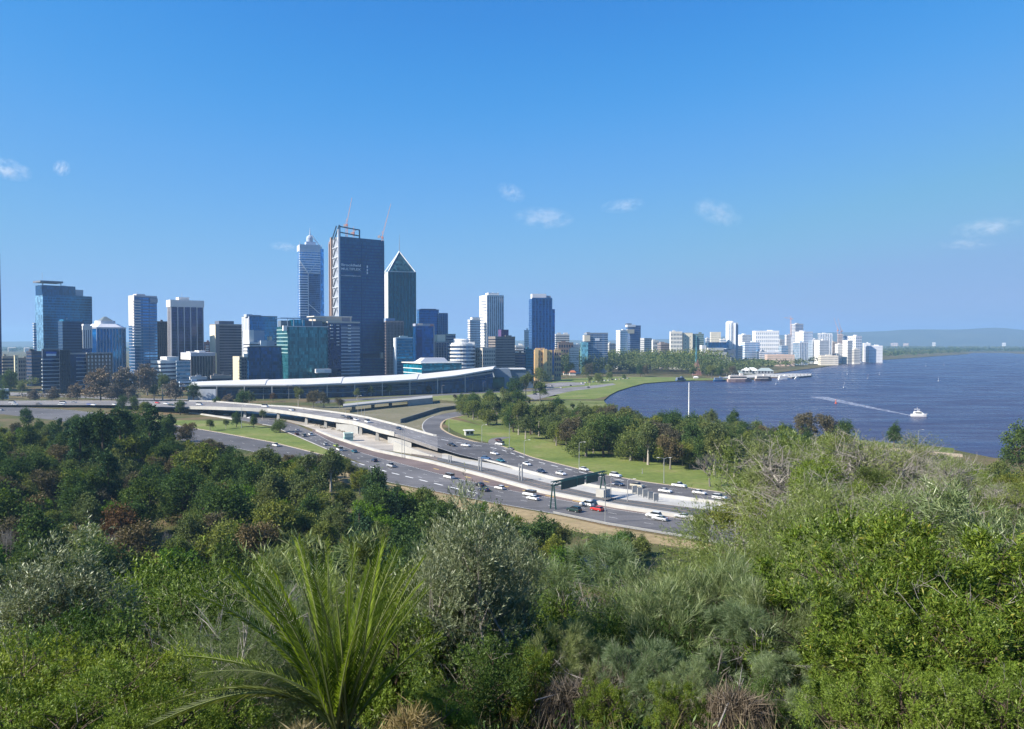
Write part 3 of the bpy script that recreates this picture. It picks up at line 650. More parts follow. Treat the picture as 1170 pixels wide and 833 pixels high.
# white cap tower
b = Bld('office_tower', 'dark tower with white vertical fins under a broad white cap', 192, 196, 232.5, 350, 1010, 16); b.body(glassmat((.035, .04, .07))); b.bands(wallmat((.05, .05, .08)), 3.6, .3, name='spandrel', proud=.05); b.fins(wallmat((.62, .60, .60)), 5, wid=1.0, proud=.8, side=3)
b.part('roof_cap', wallmat((.72, .69, .66)), MB().box(-1.2, b.w + 1.2, -1.4, b.d + 1.2, b.h - .5, b.Z(342.5))); b.pbox('plant_room', wallmat((.7, .68, .66)), 206, 218, 339, 342.6, 4, 16); b.part('antenna', M['steel'], MB().tube([(b.w * .4, 8, b.Z(341)), (b.w * .4, 8, b.Z(334))], .2, 5))
# white low block
b = Bld('office_building', 'low white office block with long dark ribbon windows and a blue-shaded wing', 172, 183, 201.5, 413, 880, 30); b.body(wallmat(WHITE)); b.bands(glassmat(NAVY), 3.8, .42, z0=3); b.parapet(wallmat(WHITE), .8); b.pbox('roof_storey', wallmat(WHITE), 192, 206, 407.8, 413.5, 3, 16); b.pbox('plant_room', wallmat((.6, .6, .6)), 186, 193, 411, 413.5, 4, 9)
simple('low pale blue glazed wing attached to the white ribbon-window block', 201, 201.6, 217.5, 413.5, 884, 8, 'glass', (.34, .40, .47), (.13, .20, .28), roof=0, depth=22, fh=3.8)
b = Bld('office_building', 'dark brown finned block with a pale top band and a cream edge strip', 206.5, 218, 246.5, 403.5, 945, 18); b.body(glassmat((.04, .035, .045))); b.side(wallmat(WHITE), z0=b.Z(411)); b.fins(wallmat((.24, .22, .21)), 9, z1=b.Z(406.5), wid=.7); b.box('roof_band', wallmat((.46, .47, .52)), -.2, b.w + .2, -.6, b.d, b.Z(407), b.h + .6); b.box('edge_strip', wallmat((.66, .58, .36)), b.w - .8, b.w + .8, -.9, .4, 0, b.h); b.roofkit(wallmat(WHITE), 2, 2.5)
b = simple('small red brick apartment block with white balconies in the gap left of the tan tower', 232, 233, 241, 391.5, 1240, 12, 'grid', (.33, .15, .11), NAVY, roof=1, nx=4, nz=8); b.rep('balcony', wallmat(WHITE), MB().box(3, 7, -1.2, .2, 0, 1.4), [(0, 0, b.h - 6 - 3.4 * i) for i in range(5)])
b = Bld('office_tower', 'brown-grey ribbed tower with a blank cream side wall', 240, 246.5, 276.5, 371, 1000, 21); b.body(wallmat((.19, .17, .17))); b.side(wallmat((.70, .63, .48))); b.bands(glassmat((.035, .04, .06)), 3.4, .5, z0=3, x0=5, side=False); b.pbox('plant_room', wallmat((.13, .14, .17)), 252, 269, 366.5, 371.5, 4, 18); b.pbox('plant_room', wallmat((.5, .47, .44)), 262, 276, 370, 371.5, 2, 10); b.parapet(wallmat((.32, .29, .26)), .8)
b = Bld('apartment_building', 'small cream block with scalloped balconies in front of the tan tower', 266, 273.5, 284, 408, 880, 30); b.body(wallmat((.20, .19, .20))); b.side(wallmat(CREAM)); b.grid(glassmat(NAVY), 4, 8, 2, b.h - 1); b.rep('balcony', wallmat((.7, .62, .42)), MB().box(-1.2, 1.6, -1.0, 3, 0, 1.5), [(0, 0, 2 + 3.2 * i) for i in range(int((b.h - 3) / 3.2))]); b.parapet(wallmat(CREAM), .7)
b = Bld('office_building', 'white stepped office block with roof boxes rising behind the dark blue glass block', 278.5, 285, 329, 391, 930, 25); b.body(wallmat(WHITE)); b.bands(glassmat(NAVY), 3.4, .35, z0=10); b.pbox('roof_storey', wallmat((.38, .42, .50)), 291, 305, 377.5, 391.5, 6, 22); b.pbox('roof_storey', wallmat(WHITE), 286.5, 292, 377, 391.5, 4, 20); b.pbox('plant_room', wallmat((.8, .8, .8)), 297, 304, 389, 396, -2, 6); b.pbox('plant_room', wallmat((.55, .56, .6)), 304, 313, 389, 396, -2, 6); b.pbox('plant_room', wallmat(CREAM), 309, 312, 384.5, 391.5, 2, 8)
b = Bld('office_building', 'broad dark blue mirror glass block above the convention hall roof', 282.5, 284, 329.5, 396.5, 868, 10, 30); b.body(glassmat((.022, .05, .105), 2.2, 3.8, .45)); b.rep('fin', wallmat((.03, .06, .11)), MB().box(-.3, .3, -.4, .1, 0, b.h), [(b.w * k, 0, 0) for k in (.3, .58, .82)]); b.bands(wallmat((.03, .055, .10)), 3.8, .12, name='spandrel', proud=.06); b.parapet(wallmat(DARK), .7); b.pbox('plant_room', wallmat(WHITE), 278.5, 283, 404, 408, 1, 5)
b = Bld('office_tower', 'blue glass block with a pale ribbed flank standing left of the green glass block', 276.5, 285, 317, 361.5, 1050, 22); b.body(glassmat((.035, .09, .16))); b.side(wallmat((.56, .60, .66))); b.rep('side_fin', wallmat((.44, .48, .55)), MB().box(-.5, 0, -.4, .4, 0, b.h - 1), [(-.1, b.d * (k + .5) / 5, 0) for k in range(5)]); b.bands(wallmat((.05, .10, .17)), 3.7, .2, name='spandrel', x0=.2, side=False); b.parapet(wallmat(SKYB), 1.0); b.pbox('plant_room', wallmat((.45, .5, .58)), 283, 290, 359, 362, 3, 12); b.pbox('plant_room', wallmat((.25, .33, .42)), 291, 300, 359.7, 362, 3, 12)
# teal glass block
b = Bld('office_building', 'large green-teal mirror glass block with an open roof frame', 316.5, 329, 374.5, 373, 862, 15); b.body(glassmat((.03, .105, .125), 2.0, 3.8, .4)); b.bands(wallmat((.03, .085, .10)), 3.8, .1, name='spandrel', proud=.07); b.rep('fin', wallmat((.04, .10, .12)), MB().box(-.25, .25, -.35, .1, 0, b.h), [(b.w * k, 0, 0) for k in (.02, .27, .52, .77, .99)]); b.box('ledge', wallmat((.5, .53, .56)), -.3, b.w + .3, -.8, .3, b.h - .3, b.h + .5)
b.bands(wallmat((.25, .38, .38)), 3.8, .25, z0=b.Z(405), x0=-.25, x1=.0, name='floor_edge')
zt = b.Z(363); mb = MB()
for k in (0.0, .15, .37, .62): mb.box(b.w * k - .3, b.w * k + .3, .2, .8, b.h, zt)
mb.box(-8, b.w * .98, .1, .9, zt - .6, zt).box(-8, b.w * .98, 18, 19, zt - .6, zt); b.part('roof_frame', wallmat((.30, .38, .46)), mb); b.box('roof_storey', wallmat((.11, .15, .20)), -6, b.w * .9, 5, 18, b.h - .2, zt - 3); b.pbox('roof_storey', glassmat((.05, .13, .17)), 334, 349, 365, 373, 1.5, 12)
b.box('plant_room', wallmat(WHITE), -5, -1, -1, 3, b.Z(378), b.Z(372)); b.pbox('canopy_box', wallmat((.6, .62, .66)), 358, 374, 422, 426.5, -14, -4); b.pbox('canopy_box', wallmat((.8, .79, .76)), 356, 366, 421.8, 426, -15, -14)
# tallest white banded tower
b = Bld('skyscraper', 'tall pale tower with white floor bands, diagonal braces and a thin mast', 341.5, 343.5, 366.5, 279, 1250, 8)
b.d = b.w * .92; white = wallmat((.66, .68, .72)); band = wallmat((.72, .74, .78)); gl = glassmat((.12, .17, .26), 1.5, 3.9, .3); z = b.Z
b.box('wall', glassmat((.16, .22, .33)), 0, b.w, 0, b.d, 0, z(286)); b.box('top_block', wallmat((.50, .55, .64)), -.5, b.w + .5, -.6, b.d + .5, z(286), b.h)
x9 = b.X(352.6); n = 17
b.rep('floor_band', band, MB().box(-1.2, x9, -1.4, 3, 0, 1.5), [(0, 0, z(361) + (z(313) - z(361)) * i / n) for i in range(n)])
b.rep('floor_band', band, MB().box(-.8, b.w + .2, -1.4, 3, 0, 1.6), [(0, 0, z(312) + (z(287.5) - z(312)) * i / 9) for i in range(10)])
b.box('recess_glass', glassmat((.10, .15, .24)), x9 + .2, b.w - .5, -.25, 2, 0, z(313)); b.rep('window_band', wallmat((.22, .27, .36)), MB().box(x9 + .2, b.w - .5, -.4, 0, 0, .7), [(0, 0, z(361) + (z(314) - z(361)) * i / 22) for i in range(22)])
b.part('diagonal_brace', band, MB().bar((0, -1.8, z(298)), (x9, -1.8, z(312)), 1.6)); b.part('diagonal_brace', band, MB().bar((x9, -1.6, z(313)), (b.w * .8, -1.6, z(300)), .8)); b.part('diagonal_brace', band, MB().bar((x9, -1.6, z(347)), (b.w * .95, -1.6, z(358)), .9)); b.part('column', band, MB().box(x9 - .5, x9 + .5, -1.9, -.2, 0, z(312)))
b.box('side_wing', glassmat((.15, .24, .38)), b.w, b.w + (b.X(371) - b.w), 3, b.d - 2, 0, z(283)); b.part('side_edge', wallmat((.42, .5, .6)), MB().box(b.w - .2, b.w + .8, 2, 3.2, 0, z(281)))
cxm = b.X(356.5); b.box('crown_base', wallmat((.42, .48, .58)), cxm - 7, cxm + 8, 6, 22, b.h - .5, z(275)); b.part('crown', wallmat((.40, .45, .54)), MB().lathe([(5.0, z(275)), (5.2, z(270.5)), (4.2, z(268.6)), (1.5, z(267))], 14, cxm - .5, 13)); b.part('diagonal_brace', wallmat((.75, .76, .8)), MB().bar((cxm + 2, 9, z(267)), (b.X(369.5), 9, z(282)), 1.2)); b.part('mast', wallmat((.45, .5, .6)), MB().tube([(cxm, 13, z(267)), (cxm, 13, z(263)), (cxm, 13, z(258.5))], [1.2, .7, .25], 6)); b.part('corner_post', wallmat((.4, .45, .55)), MB().tube([(0, 0, b.h), (0, 0, z(275.5))], .35, 5).tube([(b.X(369), 5, z(283)), (b.X(369), 5, z(278))], .35, 5))
# banded block with tan plant
b = Bld('office_building', 'navy block with floating white balcony slabs and a tan slab-like roof level', 361, 375, 411, 368, 900, 20); b.body(wallmat((.14, .17, .24))); b.bands(glassmat(NAVY), 3.7, .5, z0=3); b.part('recess', glassmat((.012, .02, .045)), MB().box(1, b.w * .40, -.25, 1, 0, b.h - 2))
b.rep('balcony', wallmat((.50, .52, .56)), MB().box(b.w * .40, b.w + .2, -.8, 1, 0, .9), [(0, 0, 4 + 3.72 * i) for i in range(int((b.h - 6) / 3.72))])
for x, n in ((.06, 5), (.25, 7), (.62, 9)): b.rep('balcony', wallmat((.72, .70, .66)), MB().box(b.w * x, b.w * x + 3.2, -1.6, .4, 0, 1.0), [(0, 0, b.h - 4 - 3.72 * i) for i in range(n)])
b.part('side_slabs', wallmat((.6, .58, .54)), MB().box(-.4, 0, .2, b.d, b.h - 9, b.h - 6).box(-.4, 0, .2, b.d, b.h - 17, b.h - 14)); b.box('roof_slab', wallmat((.56, .52, .46)), -.8, b.w + .4, -.8, b.d * .8, b.h - .6, b.h + .8); b.pbox('roof_level', wallmat((.50, .44, .37)), 363, 404, 361.5, 367.5, 6, b.d * .7); b.pbox('roof_slab', wallmat((.66, .62, .56)), 361, 404.5, 361, 362, 5, b.d * .75); b.pbox('plant_room', wallmat((.2, .2, .24)), 393, 402, 362, 367, 5.5, 8)
# tower under construction
b = Bld('skyscraper', 'dark blue tower under construction with white lettering, braced left flank and roof cranes', 377.5, 389, 439.5, 273, 1010, 16)
z = b.Z; b.part('wall', mat_glass('wrapped_glazing', (.002, .075, .19), .3, .2, 1.7, 3.9, None, .25), MB().hexa([(0, 0, 0), (b.w, 0, 0), (b.w, b.d, 0), (0, b.d, 0)], [(0, 0, z(270)), (b.w, 0, z(271.6)), (b.w, b.d, z(271.6)), (0, b.d, z(270))])); b.bands(wallmat((.003, .05, .125)), 3.9, .22, z0=4, z1=z(277), name='spandrel', proud=.08, x0=0, side=False)
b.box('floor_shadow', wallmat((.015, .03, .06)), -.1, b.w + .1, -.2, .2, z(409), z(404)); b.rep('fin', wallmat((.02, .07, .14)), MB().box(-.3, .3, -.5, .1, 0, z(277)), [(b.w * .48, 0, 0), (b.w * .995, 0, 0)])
bx = b.d; braced = MB(); H0, H1 = z(362), z(270); bs = wallmat((.42, .45, .50)); dk = wallmat((.20, .23, .28))
b.box('core_wall', wallmat((.30, .33, .38)), -.4, 0, 0, b.d, 0, H1)
n = 8
for i in range(n):
    a, c = H0 + (H1 - H0) * i / n, H0 + (H1 - H0) * (i + 1) / n; y0, y1 = .5, b.d * .62
    b.part('diagonal_brace', dk, MB().bar((-1.0, y0, a), (-1.0, (y0 + y1) / 2, c), 1.4)); b.part('diagonal_brace', dk, MB().bar((-1.0, y1, a), (-1.0, (y0 + y1) / 2, c), 1.4)); b.part('floor_beam', bs, MB().box(-1.8, -.4, y0, y1, a - .6, a + .6))
b.part('column', wallmat((.60, .62, .66)), MB().box(-2.2, .2, -.5, 1.6, 0, z(262))); b.part('hoist_mast', wallmat((.38, .26, .20)), MB().box(-3, -.4, b.d * .66, b.d * .74, 0, z(268)).box(-3.4, -.4, b.d * .82, b.d * .86, 0, z(275))); b.part('hoist_mast', wallmat((.30, .22, .2)), MB().box(-1.5, 0, b.d * .9, b.d, 0, z(272)))
fr = MB()
for u in (389.6, 412): fr.bar((b.X(u), 2, z(272)), (b.X(u), 2, z(257.5 if u < 400 else 261)), 1.4)
fr.bar((b.X(389), 2, z(258.5)), (b.X(412.5), 2, z(261.2)), 1.3).bar((b.X(389), 2, z(265)), (b.X(412.5), 2, z(268)), 1.3).bar((0, 2, z(257)), (-1, b.d * .5, z(272)), 1.2).bar((-1, b.d * .25, z(257)), (-1, b.d * .8, z(274)), 1.2); b.part('roof_frame', M['steel_dark'], fr)
b.pbox('site_box', wallmat((.55, .5, .42)), 434.5, 437.5, 403, 410, -1.5, 0)
def text(body, size, mat, parent, loc, name='lettering', sx=1.0, bold=.012):
    cu = bpy.data.curves.new(name, 'FONT'); cu.body = body; cu.size = size; cu.extrude = .12; cu.offset = bold * size; cu.materials.append(mat)
    o = bpy.data.objects.new(name, cu); COL.objects.link(o); o.parent = parent; o.location = loc; o.rotation_euler = (R(90), 0, 0); o.scale = (sx, 1, 1)
    bpy.context.view_layer.update(); me = bpy.data.meshes.new_from_object(o.evaluated_get(bpy.context.evaluated_depsgraph_get())); n = link(name, me, parent, loc); n.rotation_euler = (R(90), 0, 0)
    wd = max(v.co.x for v in me.vertices) - min(v.co.x for v in me.vertices); bpy.data.objects.remove(o); return n, wd
wl_ = wallmat((.70, .74, .80)); W0 = b.X(412.3) - b.X(390.3)
for s_, v, sz in (('Brookfield', 303.8, 4.6), ('MULTIPLEX', 308.3, 4.2), ('brookfieldmultiplex.com', 315.2, 2.1)):
    o, wd = text(s_, sz, wl_, b.o, (b.X(390.3), -.55, z(v))); o.scale = (W0 / wd, 1, 1)
for v, h in ((303.4, 1.5), (307.3, 1.4), (310.6, 1.5)): b.box('logo_blob', wl_, b.X(420) - .7, b.X(420) + .8, -.7, -.3, z(v) - h, z(v) + h)
TOWER = b
# pyramid-roofed tower
b = Bld('skyscraper', 'dark green glass tower with a steep pyramid roof and a needle mast', 441.2, 444.2, 475, 310, 1150, 10)
b.d = b.w; z = b.Z; b.body(glassmat((.02, .085, .12), 1.6, 3.8, .4)); b.side(wallmat((.62, .64, .66))); b.fins(wallmat((.045, .10, .11)), 8, wid=1.3, proud=1.1); b.fins(wallmat((.02, .05, .055)), 7, wid=.8, proud=.5, x0=2.2, x1=b.w - 2.2); b.bands(wallmat((.03, .075, .085)), 3.8, .14, name='spandrel', proud=.08)
ap = (b.w / 2, b.d / 2, z(285)); b.part('roof', glassmat((.03, .07, .085), 3, 3.4, .3), MB().add([(0, 0, b.h), (b.w, 0, b.h), (b.w, b.d, b.h), (0, b.d, b.h), ap], [(0, 1, 4), (1, 2, 4), (2, 3, 4), (3, 0, 4), (3, 2, 1, 0)]))
for q in ((0, 0), (b.w, 0), (b.w, b.d), (0, b.d)): b.part('hip_edge', wallmat((.66, .68, .70)), MB().bar((q[0], q[1], b.h), ap, 1.3))
b.part('mast', wallmat((.28, .33, .38)), MB().tube([(ap[0], ap[1], ap[2] - 1), (ap[0], ap[1], z(275)), (ap[0], ap[1], z(264.5))], [.6, .4, .15], 6)); b.rep('dormer', wallmat((.05, .09, .11)), MB().box(-1.5, 1.5, -1, 3, 0, 2.5), [(b.w * (.2 + .15 * i), 1.8, b.h + 1.5) for i in range(5)] + [(b.w * (.35 + .15 * i), 7.2, b.h + 9.5) for i in range(3)]); b.box('cornice', wallmat((.5, .54, .56)), -.5, b.w + .5, -1.3, b.d + .5, b.h - .8, b.h + .3)
b = simple('brown ribbed office tower in front of the pyramid-roofed tower', 439.6, 441.2, 461, 367.5, 1010, 12, 'fins', (.30, .25, .24), (.05, .045, .06), roof=0, nx=12, depth=25); b.pbox('plant_room', wallmat((.22, .32, .48)), 441.5, 452, 363.5, 368, 2, 14)
b = Bld('office_building', 'small blue glass block with a white left edge beside the brown ribbed tower', 450.8, 452.6, 471.5, 386, 930, 12, 22); b.body(glassmat((.05, .11, .17))); b.bands(wallmat((.10, .18, .25)), 3.6, .35, name='spandrel', side=False); b.side(wallmat((.74, .76, .78)), t=1.2); b.box('edge_frame', wallmat((.7, .74, .76)), -.6, .8, -.5, .2, 0, b.h + .6); b.box('edge_frame', wallmat((.5, .58, .6)), .8, b.w + .3, -.5, .2, b.h - .6, b.h + .8); b.roofkit(wallmat((.45, .55, .55)), 2, 2.2)
b = Bld('office_tower', 'deep blue glass tower with a reddish roof sign strip right of the small blue block', 472, 475, 496, 372, 960, 16); b.body(glassmat((.02, .06, .13), 2, 3.8, .45)); b.part('recess', glassmat((.01, .03, .075)), MB().box(1.2, b.w * .36, -.2, 1, 0, b.h - 5)); b.bands(wallmat((.03, .07, .13)), 3.8, .12, name='spandrel', proud=.07, side=False); b.box('roof_band', wallmat((.30, .33, .42)), -.3, b.w + .3, -.4, b.d, b.h - .5, b.h + 2.4); b.pbox('roof_sign', wallmat((.78, .62, .52)), 477.6, 483, 369.4, 371.6, -.7, -.35); b.pbox('roof_sign', wallmat((.38, .18, .17)), 491.5, 495.5, 370.4, 372.6, -.7, -.35, 'dull red roof sign at the right end'); b.box('edge_strip', wallmat((.36, .36, .40)), b.w - .7, b.w + .5, -.5, .2, 0, b.h)
b = Bld('office_tower', 'blue tower with a lower ribbed shoulder standing behind the pyramid-roofed tower', 476.5, 479, 501.5, 354.5, 1210, 14); b.body(glassmat((.03, .075, .15))); b.bands(wallmat((.05, .10, .18)), 3.7, .25, name='spandrel'); b.parapet(wallmat((.07, .1, .16)), 1.5); b.pbox('plant_room', wallmat((.08, .11, .18)), 482, 499, 352.6, 355, 3, 14)
simple('ribbed blue shoulder block joined to the right of the blue tower', 501, 501.6, 511.5, 358.5, 1216, 12, 'fins', (.12, .19, .30), (.03, .07, .13), roof=0, nx=5, depth=22)
b = simple('grey office block with a bright cream box on its roof', 494, 498, 513, 391.5, 1060, 18, 'fins', (.30, .29, .30), NAVY, roof=0, nx=5); b.pbox('roof_storey', wallmat((.76, .70, .55)), 500, 509.5, 382.3, 392, 2, 14)
simple('grey-green gridded block half hidden behind the cream roof box', 509, 510, 520.5, 382.5, 1090, 14, 'bands', (.32, .33, .32), NAVY, roof=0)
b = Bld('office_building', 'long low teal office building with pale roof edge and a grey curved roof hood', 461, 482, 527.5, 415, 850, 25); b.body(glassmat((.04, .11, .145), 2.4, 3.8, .35)); b.bands(wallmat((.55, .62, .62)), 4.2, .18, z0=1.5, z1=b.h - 3, x0=-.4, x1=0, name='floor_edge'); b.bands(wallmat((.05, .13, .16)), 4.2, .2, name='spandrel', side=False); b.box('roof_slab', wallmat((.70, .69, .64)), -2, b.w + 1, -2, b.d + 1, b.h - .4, b.h + .5)
z1 = b.Z(409.3); mb = MB(); mb.hexa([(b.w * .02, 8, b.h + .4), (b.w * .75, 8, b.h + .4), (b.w * .75, 24, b.h + .4), (b.w * .02, 24, b.h + .4)], [(b.w * .18, 11, z1), (b.w * .68, 11, z1), (b.w * .68, 22, z1), (b.w * .18, 22, z1)]); b.part('roof_hood', wallmat((.56, .57, .60)), mb)
# round banded block
b = Bld('apartment_building', 'white drum-shaped banded block with a stepped round crown', 512.5, 513, 545, 394, 965, 4, 30)
rr = b.w / 2; wm = wallmat(WHITE); b.part('wall', glassmat((.10, .13, .18)), MB().lathe([(rr - .8, 0), (rr - .8, b.h)], 28, rr, rr)); nfl = 10
b.rep('floor_band', wm, MB().lathe([(rr, 0), (rr, 1.9)], 28, rr, rr), [(0, 0, 2 + (b.h - 3.5) * i / nfl) for i in range(nfl + 1)])
b.part('crown', wm, MB().lathe([(rr * .85, b.h), (rr * .85, b.Z(392)), (rr * .6, b.Z(391.6)), (rr * .6, b.Z(388.5)), (rr * .5, b.Z(387.2))], 24, rr * .95, rr)); b.box('plant_room', wm, rr * 1.3, rr * 1.9, rr * .5, rr * 1.3, b.h, b.Z(390.5))
simple('beige office block with a square window grid right of the white drum block', 543, 551.5, 566, 398.5, 975, 28, 'grid', (.46, .43, .38), (.06, .08, .10), roof=1, nx=7, nz=8, side=3)
b = simple('brown-grey block with a dark purple roof cabin in front of the white twin tower', 558, 566, 588.5, 385.5, 1020, 22, 'bands', (.21, .19, .18), (.05, .055, .07), roof=1, fh=3.3, frac=.4); b.pbox('plant_room', wallmat((.10, .08, .13)), 574, 582.5, 376.5, 386, 4, 14)
# white tower
b = Bld('office_tower', 'tall white tower with narrow vertical fins and a notched roofline', 548, 556.6, 575, 338, 1290, 20); b.body(glassmat((.20, .19, .21))); b.side(wallmat((.80, .79, .77)), t=.2); b.fins(wallmat((.78, .77, .76)), 8, wid=1.7, proud=1.0); n = 22; b.rep('window_band', glassmat((.24, .25, .28)), MB().box(-.35, 0, 2.5, b.d - 3, 0, 1.5), [(0, 0, 10 + (b.h - 14) * i / n) for i in range(n)]); b.part('roof_cap', wallmat(WHITE), MB().box(-.5, b.w + .3, -1.1, b.d, b.h - 1, b.h + 1.5)); b.pbox('roof_storey', wallmat(WHITE), 558.5, 570.5, 334.5, 338, 2, 16); b.rep('roof_post', wallmat(WHITE), MB().box(-.5, .5, 0, 1, 0, 3.2), [(b.X(u), 3, b.Z(336)) for u in (558.8, 564, 570)])
b = simple('lower white stepped apartment block against the left of the tall white tower', 534.5, 537, 549, 366, 1280, 16, 'bands', WHITE, (.25, .26, .3), roof=0, frac=.42); b.pbox('roof_storey', wallmat(WHITE), 540, 549, 362.5, 366.5, 2, 14)
simple('low white row of rooftops between the white tower and the navy tower', 587.5, 589, 599, 395.5, 1130, 12, 'bands', WHITE, (.2, .22, .26), roof=2)
simple('narrow blank white slab left of the navy tower', 598.8, 599.4, 605, 378, 1340, 8, 'bands', (.82, .81, .79), (.6, .62, .66), roof=1, frac=.15, depth=14)
# navy tower
b = Bld('skyscraper', 'dark navy tower with stepped right shoulder and a pale roof cap', 604.2, 608, 630.5, 341, 1240, 10); b.body(glassmat((.025, .055, .12), 1.6, 3.7, .4)); b.fins(wallmat((.05, .09, .17)), 6, wid=1.2, proud=.6); b.bands(wallmat((.035, .065, .13)), 3.7, .2, name='spandrel', proud=.07); b.box('shoulder', glassmat((.03, .075, .16)), b.w, b.X(634.5), 4, b.d, 0, b.Z(353)); b.pbox('roof_cap', wallmat((.66, .67, .70)), 608.5, 624.5, 335.5, 341.3, 3, 18); b.box('parapet', wallmat((.06, .1, .18)), -.3, b.w + .3, -.7, .4, b.h - 1, b.h + 1.2); b.pbox('plant_room', wallmat((.3, .33, .4)), 620, 630, 337.5, 341.5, 5, 14)
b = Bld('hotel', 'orange-yellow hotel block with two bays at the foot of the navy tower', 609.5, 610.5, 631, 400, 1070, 8, 20); b.body(wallmat((.60, .40, .18))); b.grid(glassmat((.10, .09, .09)), 6, 5, 3, b.h - 1.5, .35, .5); b.rep('bay', wallmat((.70, .50, .24)), MB().box(0, b.w * .2, -2.2, .2, 0, b.h + 1.5), [(b.w * .02, 0, 0), (b.w * .5, 0, 0)]); b.roofkit(wallmat((.55, .38, .2)), 2, 2.5)
simple('small tan brick block tucked right of the orange hotel', 633, 633.6, 641, 400.5, 1080, 8, 'grid', (.40, .29, .18), NAVY, roof=1, nx=3, nz=5)
simple('narrow dark teal office block left of the orange hotel', 598.5, 600.5, 610, 399.5, 1050, 14, 'glass', (.06, .11, .15), (.03, .07, .10), roof=1)
simple('brown low-rise block in front of the narrow white slab', 586, 588, 600, 404, 1045, 14, 'bands', (.16, .13, .13), NAVY, roof=1)
simple('white and grey office block just right of the navy tower', 634, 635, 650.5, 382.5, 1500, 10, 'bands', (.55, .55, .54), (.10, .12, .15), roof=2)
simple('brown brick block below the white and grey office block', 637, 638, 655, 392, 1420, 10, 'grid', (.20, .15, .13), NAVY, roof=1, nx=6, nz=5)
simple('low white gabled hall among the trees right of the orange hotel', 650, 651, 661.5, 399, 1280, 8, 'bands', (.72, .68, .62), (.2, .2, .2), roof=1, frac=.2)
b = simple('grey-blue office block with a cream roof box and teal lower bays', 667, 670.5, 694.5, 381, 1330, 12, 'bands', (.24, .28, .34), (.08, .12, .18), roof=1); b.pbox('roof_storey', wallmat((.66, .60, .48)), 667.2, 674, 383, 390, -2, 10); b.pbox('lower_bay', glassmat((.25, .38, .40)), 663.5, 671, 391, 0, -6, 4); b.pbox('roof_sign', wallmat((.6, .66, .74)), 680, 685, 386.5, 389.5, -.6, 0)
# terrace-shore group
simple('white slab apartment tower with a shaded blue face', 703.8, 708.5, 717, 378, 1520, 30, 'bands', (.74, .74, .73), (.35, .40, .46), roof=1, frac=.3)
b = simple('dark blue curved-top tower with a white roof band beside the white slab tower', 715.5, 720, 732, 372.5, 1560, 22, 'glass', (.10, .14, .22), (.06, .09, .15), roof=0); b.pbox('roof_band', wallmat((.75, .75, .75)), 716.5, 726, 371, 373.5, -.6, 10); b.pbox('roof_storey', wallmat((.12, .15, .2)), 716.5, 722, 369.5, 371.5, 2, 10); b.pbox('lower_bay', wallmat(CREAM), 716, 724, 376.5, 381, -3, 1)
simple('pale grey slab block with a dark right face behind the park trees', 731.5, 736, 744.5, 387, 1500, 30, 'bands', (.42, .43, .44), (.22, .25, .28), roof=0, frac=.3)
simple('small white apartment block beyond the grey slab block', 744, 746, 752.5, 389.5, 1620, 20, 'grid', (.68, .67, .63), (.2, .22, .26), roof=1, nx=4, nz=6)
simple('low brown-grey block stepping down left of the white gridded block', 751, 755, 771, 393, 1540, 18, 'bands', (.27, .23, .22), (.10, .11, .13), roof=2, frac=.4)
simple('white gridded government block first of the three in a row', 764.8, 766.2, 779.5, 379.5, 1500, 8, 'grid', (.66, .64, .58), (.22, .24, .26), roof=1, nx=8, nz=9, depth=16)
b = Bld('office_building', 'blank cream slab in the middle of the three blocks in a row', 779.6, 780.2, 791.3, 380.8, 1505, 8, 16); b.body(wallmat((.70, .64, .50))); b.grid(glassmat((.3, .3, .28)), 2, 9, 4, b.h - 2, .12, .4); b.box('roof_band', wallmat((.35, .35, .33)), .2, b.w - .2, 1, 14, b.h - .3, b.h + 1.2)
simple('grey-green glass slab last of the three blocks in a row', 791, 791.8, 804, 382, 1510, 8, 'glass', (.16, .21, .20), (.10, .14, .14), roof=1, depth=16)
b = Bld('bell_tower', 'copper-sailed bell tower with a slim green glass spire by the shore', 790, 790.6, 802.5, 429, 1230, 6, 10)
mx, my = b.w / 2, 5
for sg in (-1, 1): b.part('copper_sail', wallmat((.24, .13, .11)), MB().hexa([(mx, my - 4, 0), (mx + sg * 7.6, my - 3, 0), (mx + sg * 7.2, my + 3, 0), (mx, my + 4, 0)], [(mx, my - 1.2, b.Z(410.5)), (mx + sg * 1.6, my - 1, b.Z(411)), (mx + sg * 1.6, my + 1, b.Z(411)), (mx, my + 1.2, b.Z(410.5))]))
b.part('spire', glassmat((.12, .24, .24)), MB().lathe([(1.9, 8), (1.7, b.Z(405)), (.9, b.Z(392)), (.15, b.Z(381))], 10, mx - 1, my))
simple('cream office block left of the white cylindrical tower', 811.5, 812.2, 823.5, 380, 1720, 8, 'bands', (.64, .59, .48), (.45, .42, .36), roof=0, frac=.2, depth=16); simple('low white podium with a blue glass cabin at its rear', 822, 823, 830, 388, 1700, 10, 'bands', WHITE, (.2, .3, .42), roof=1)
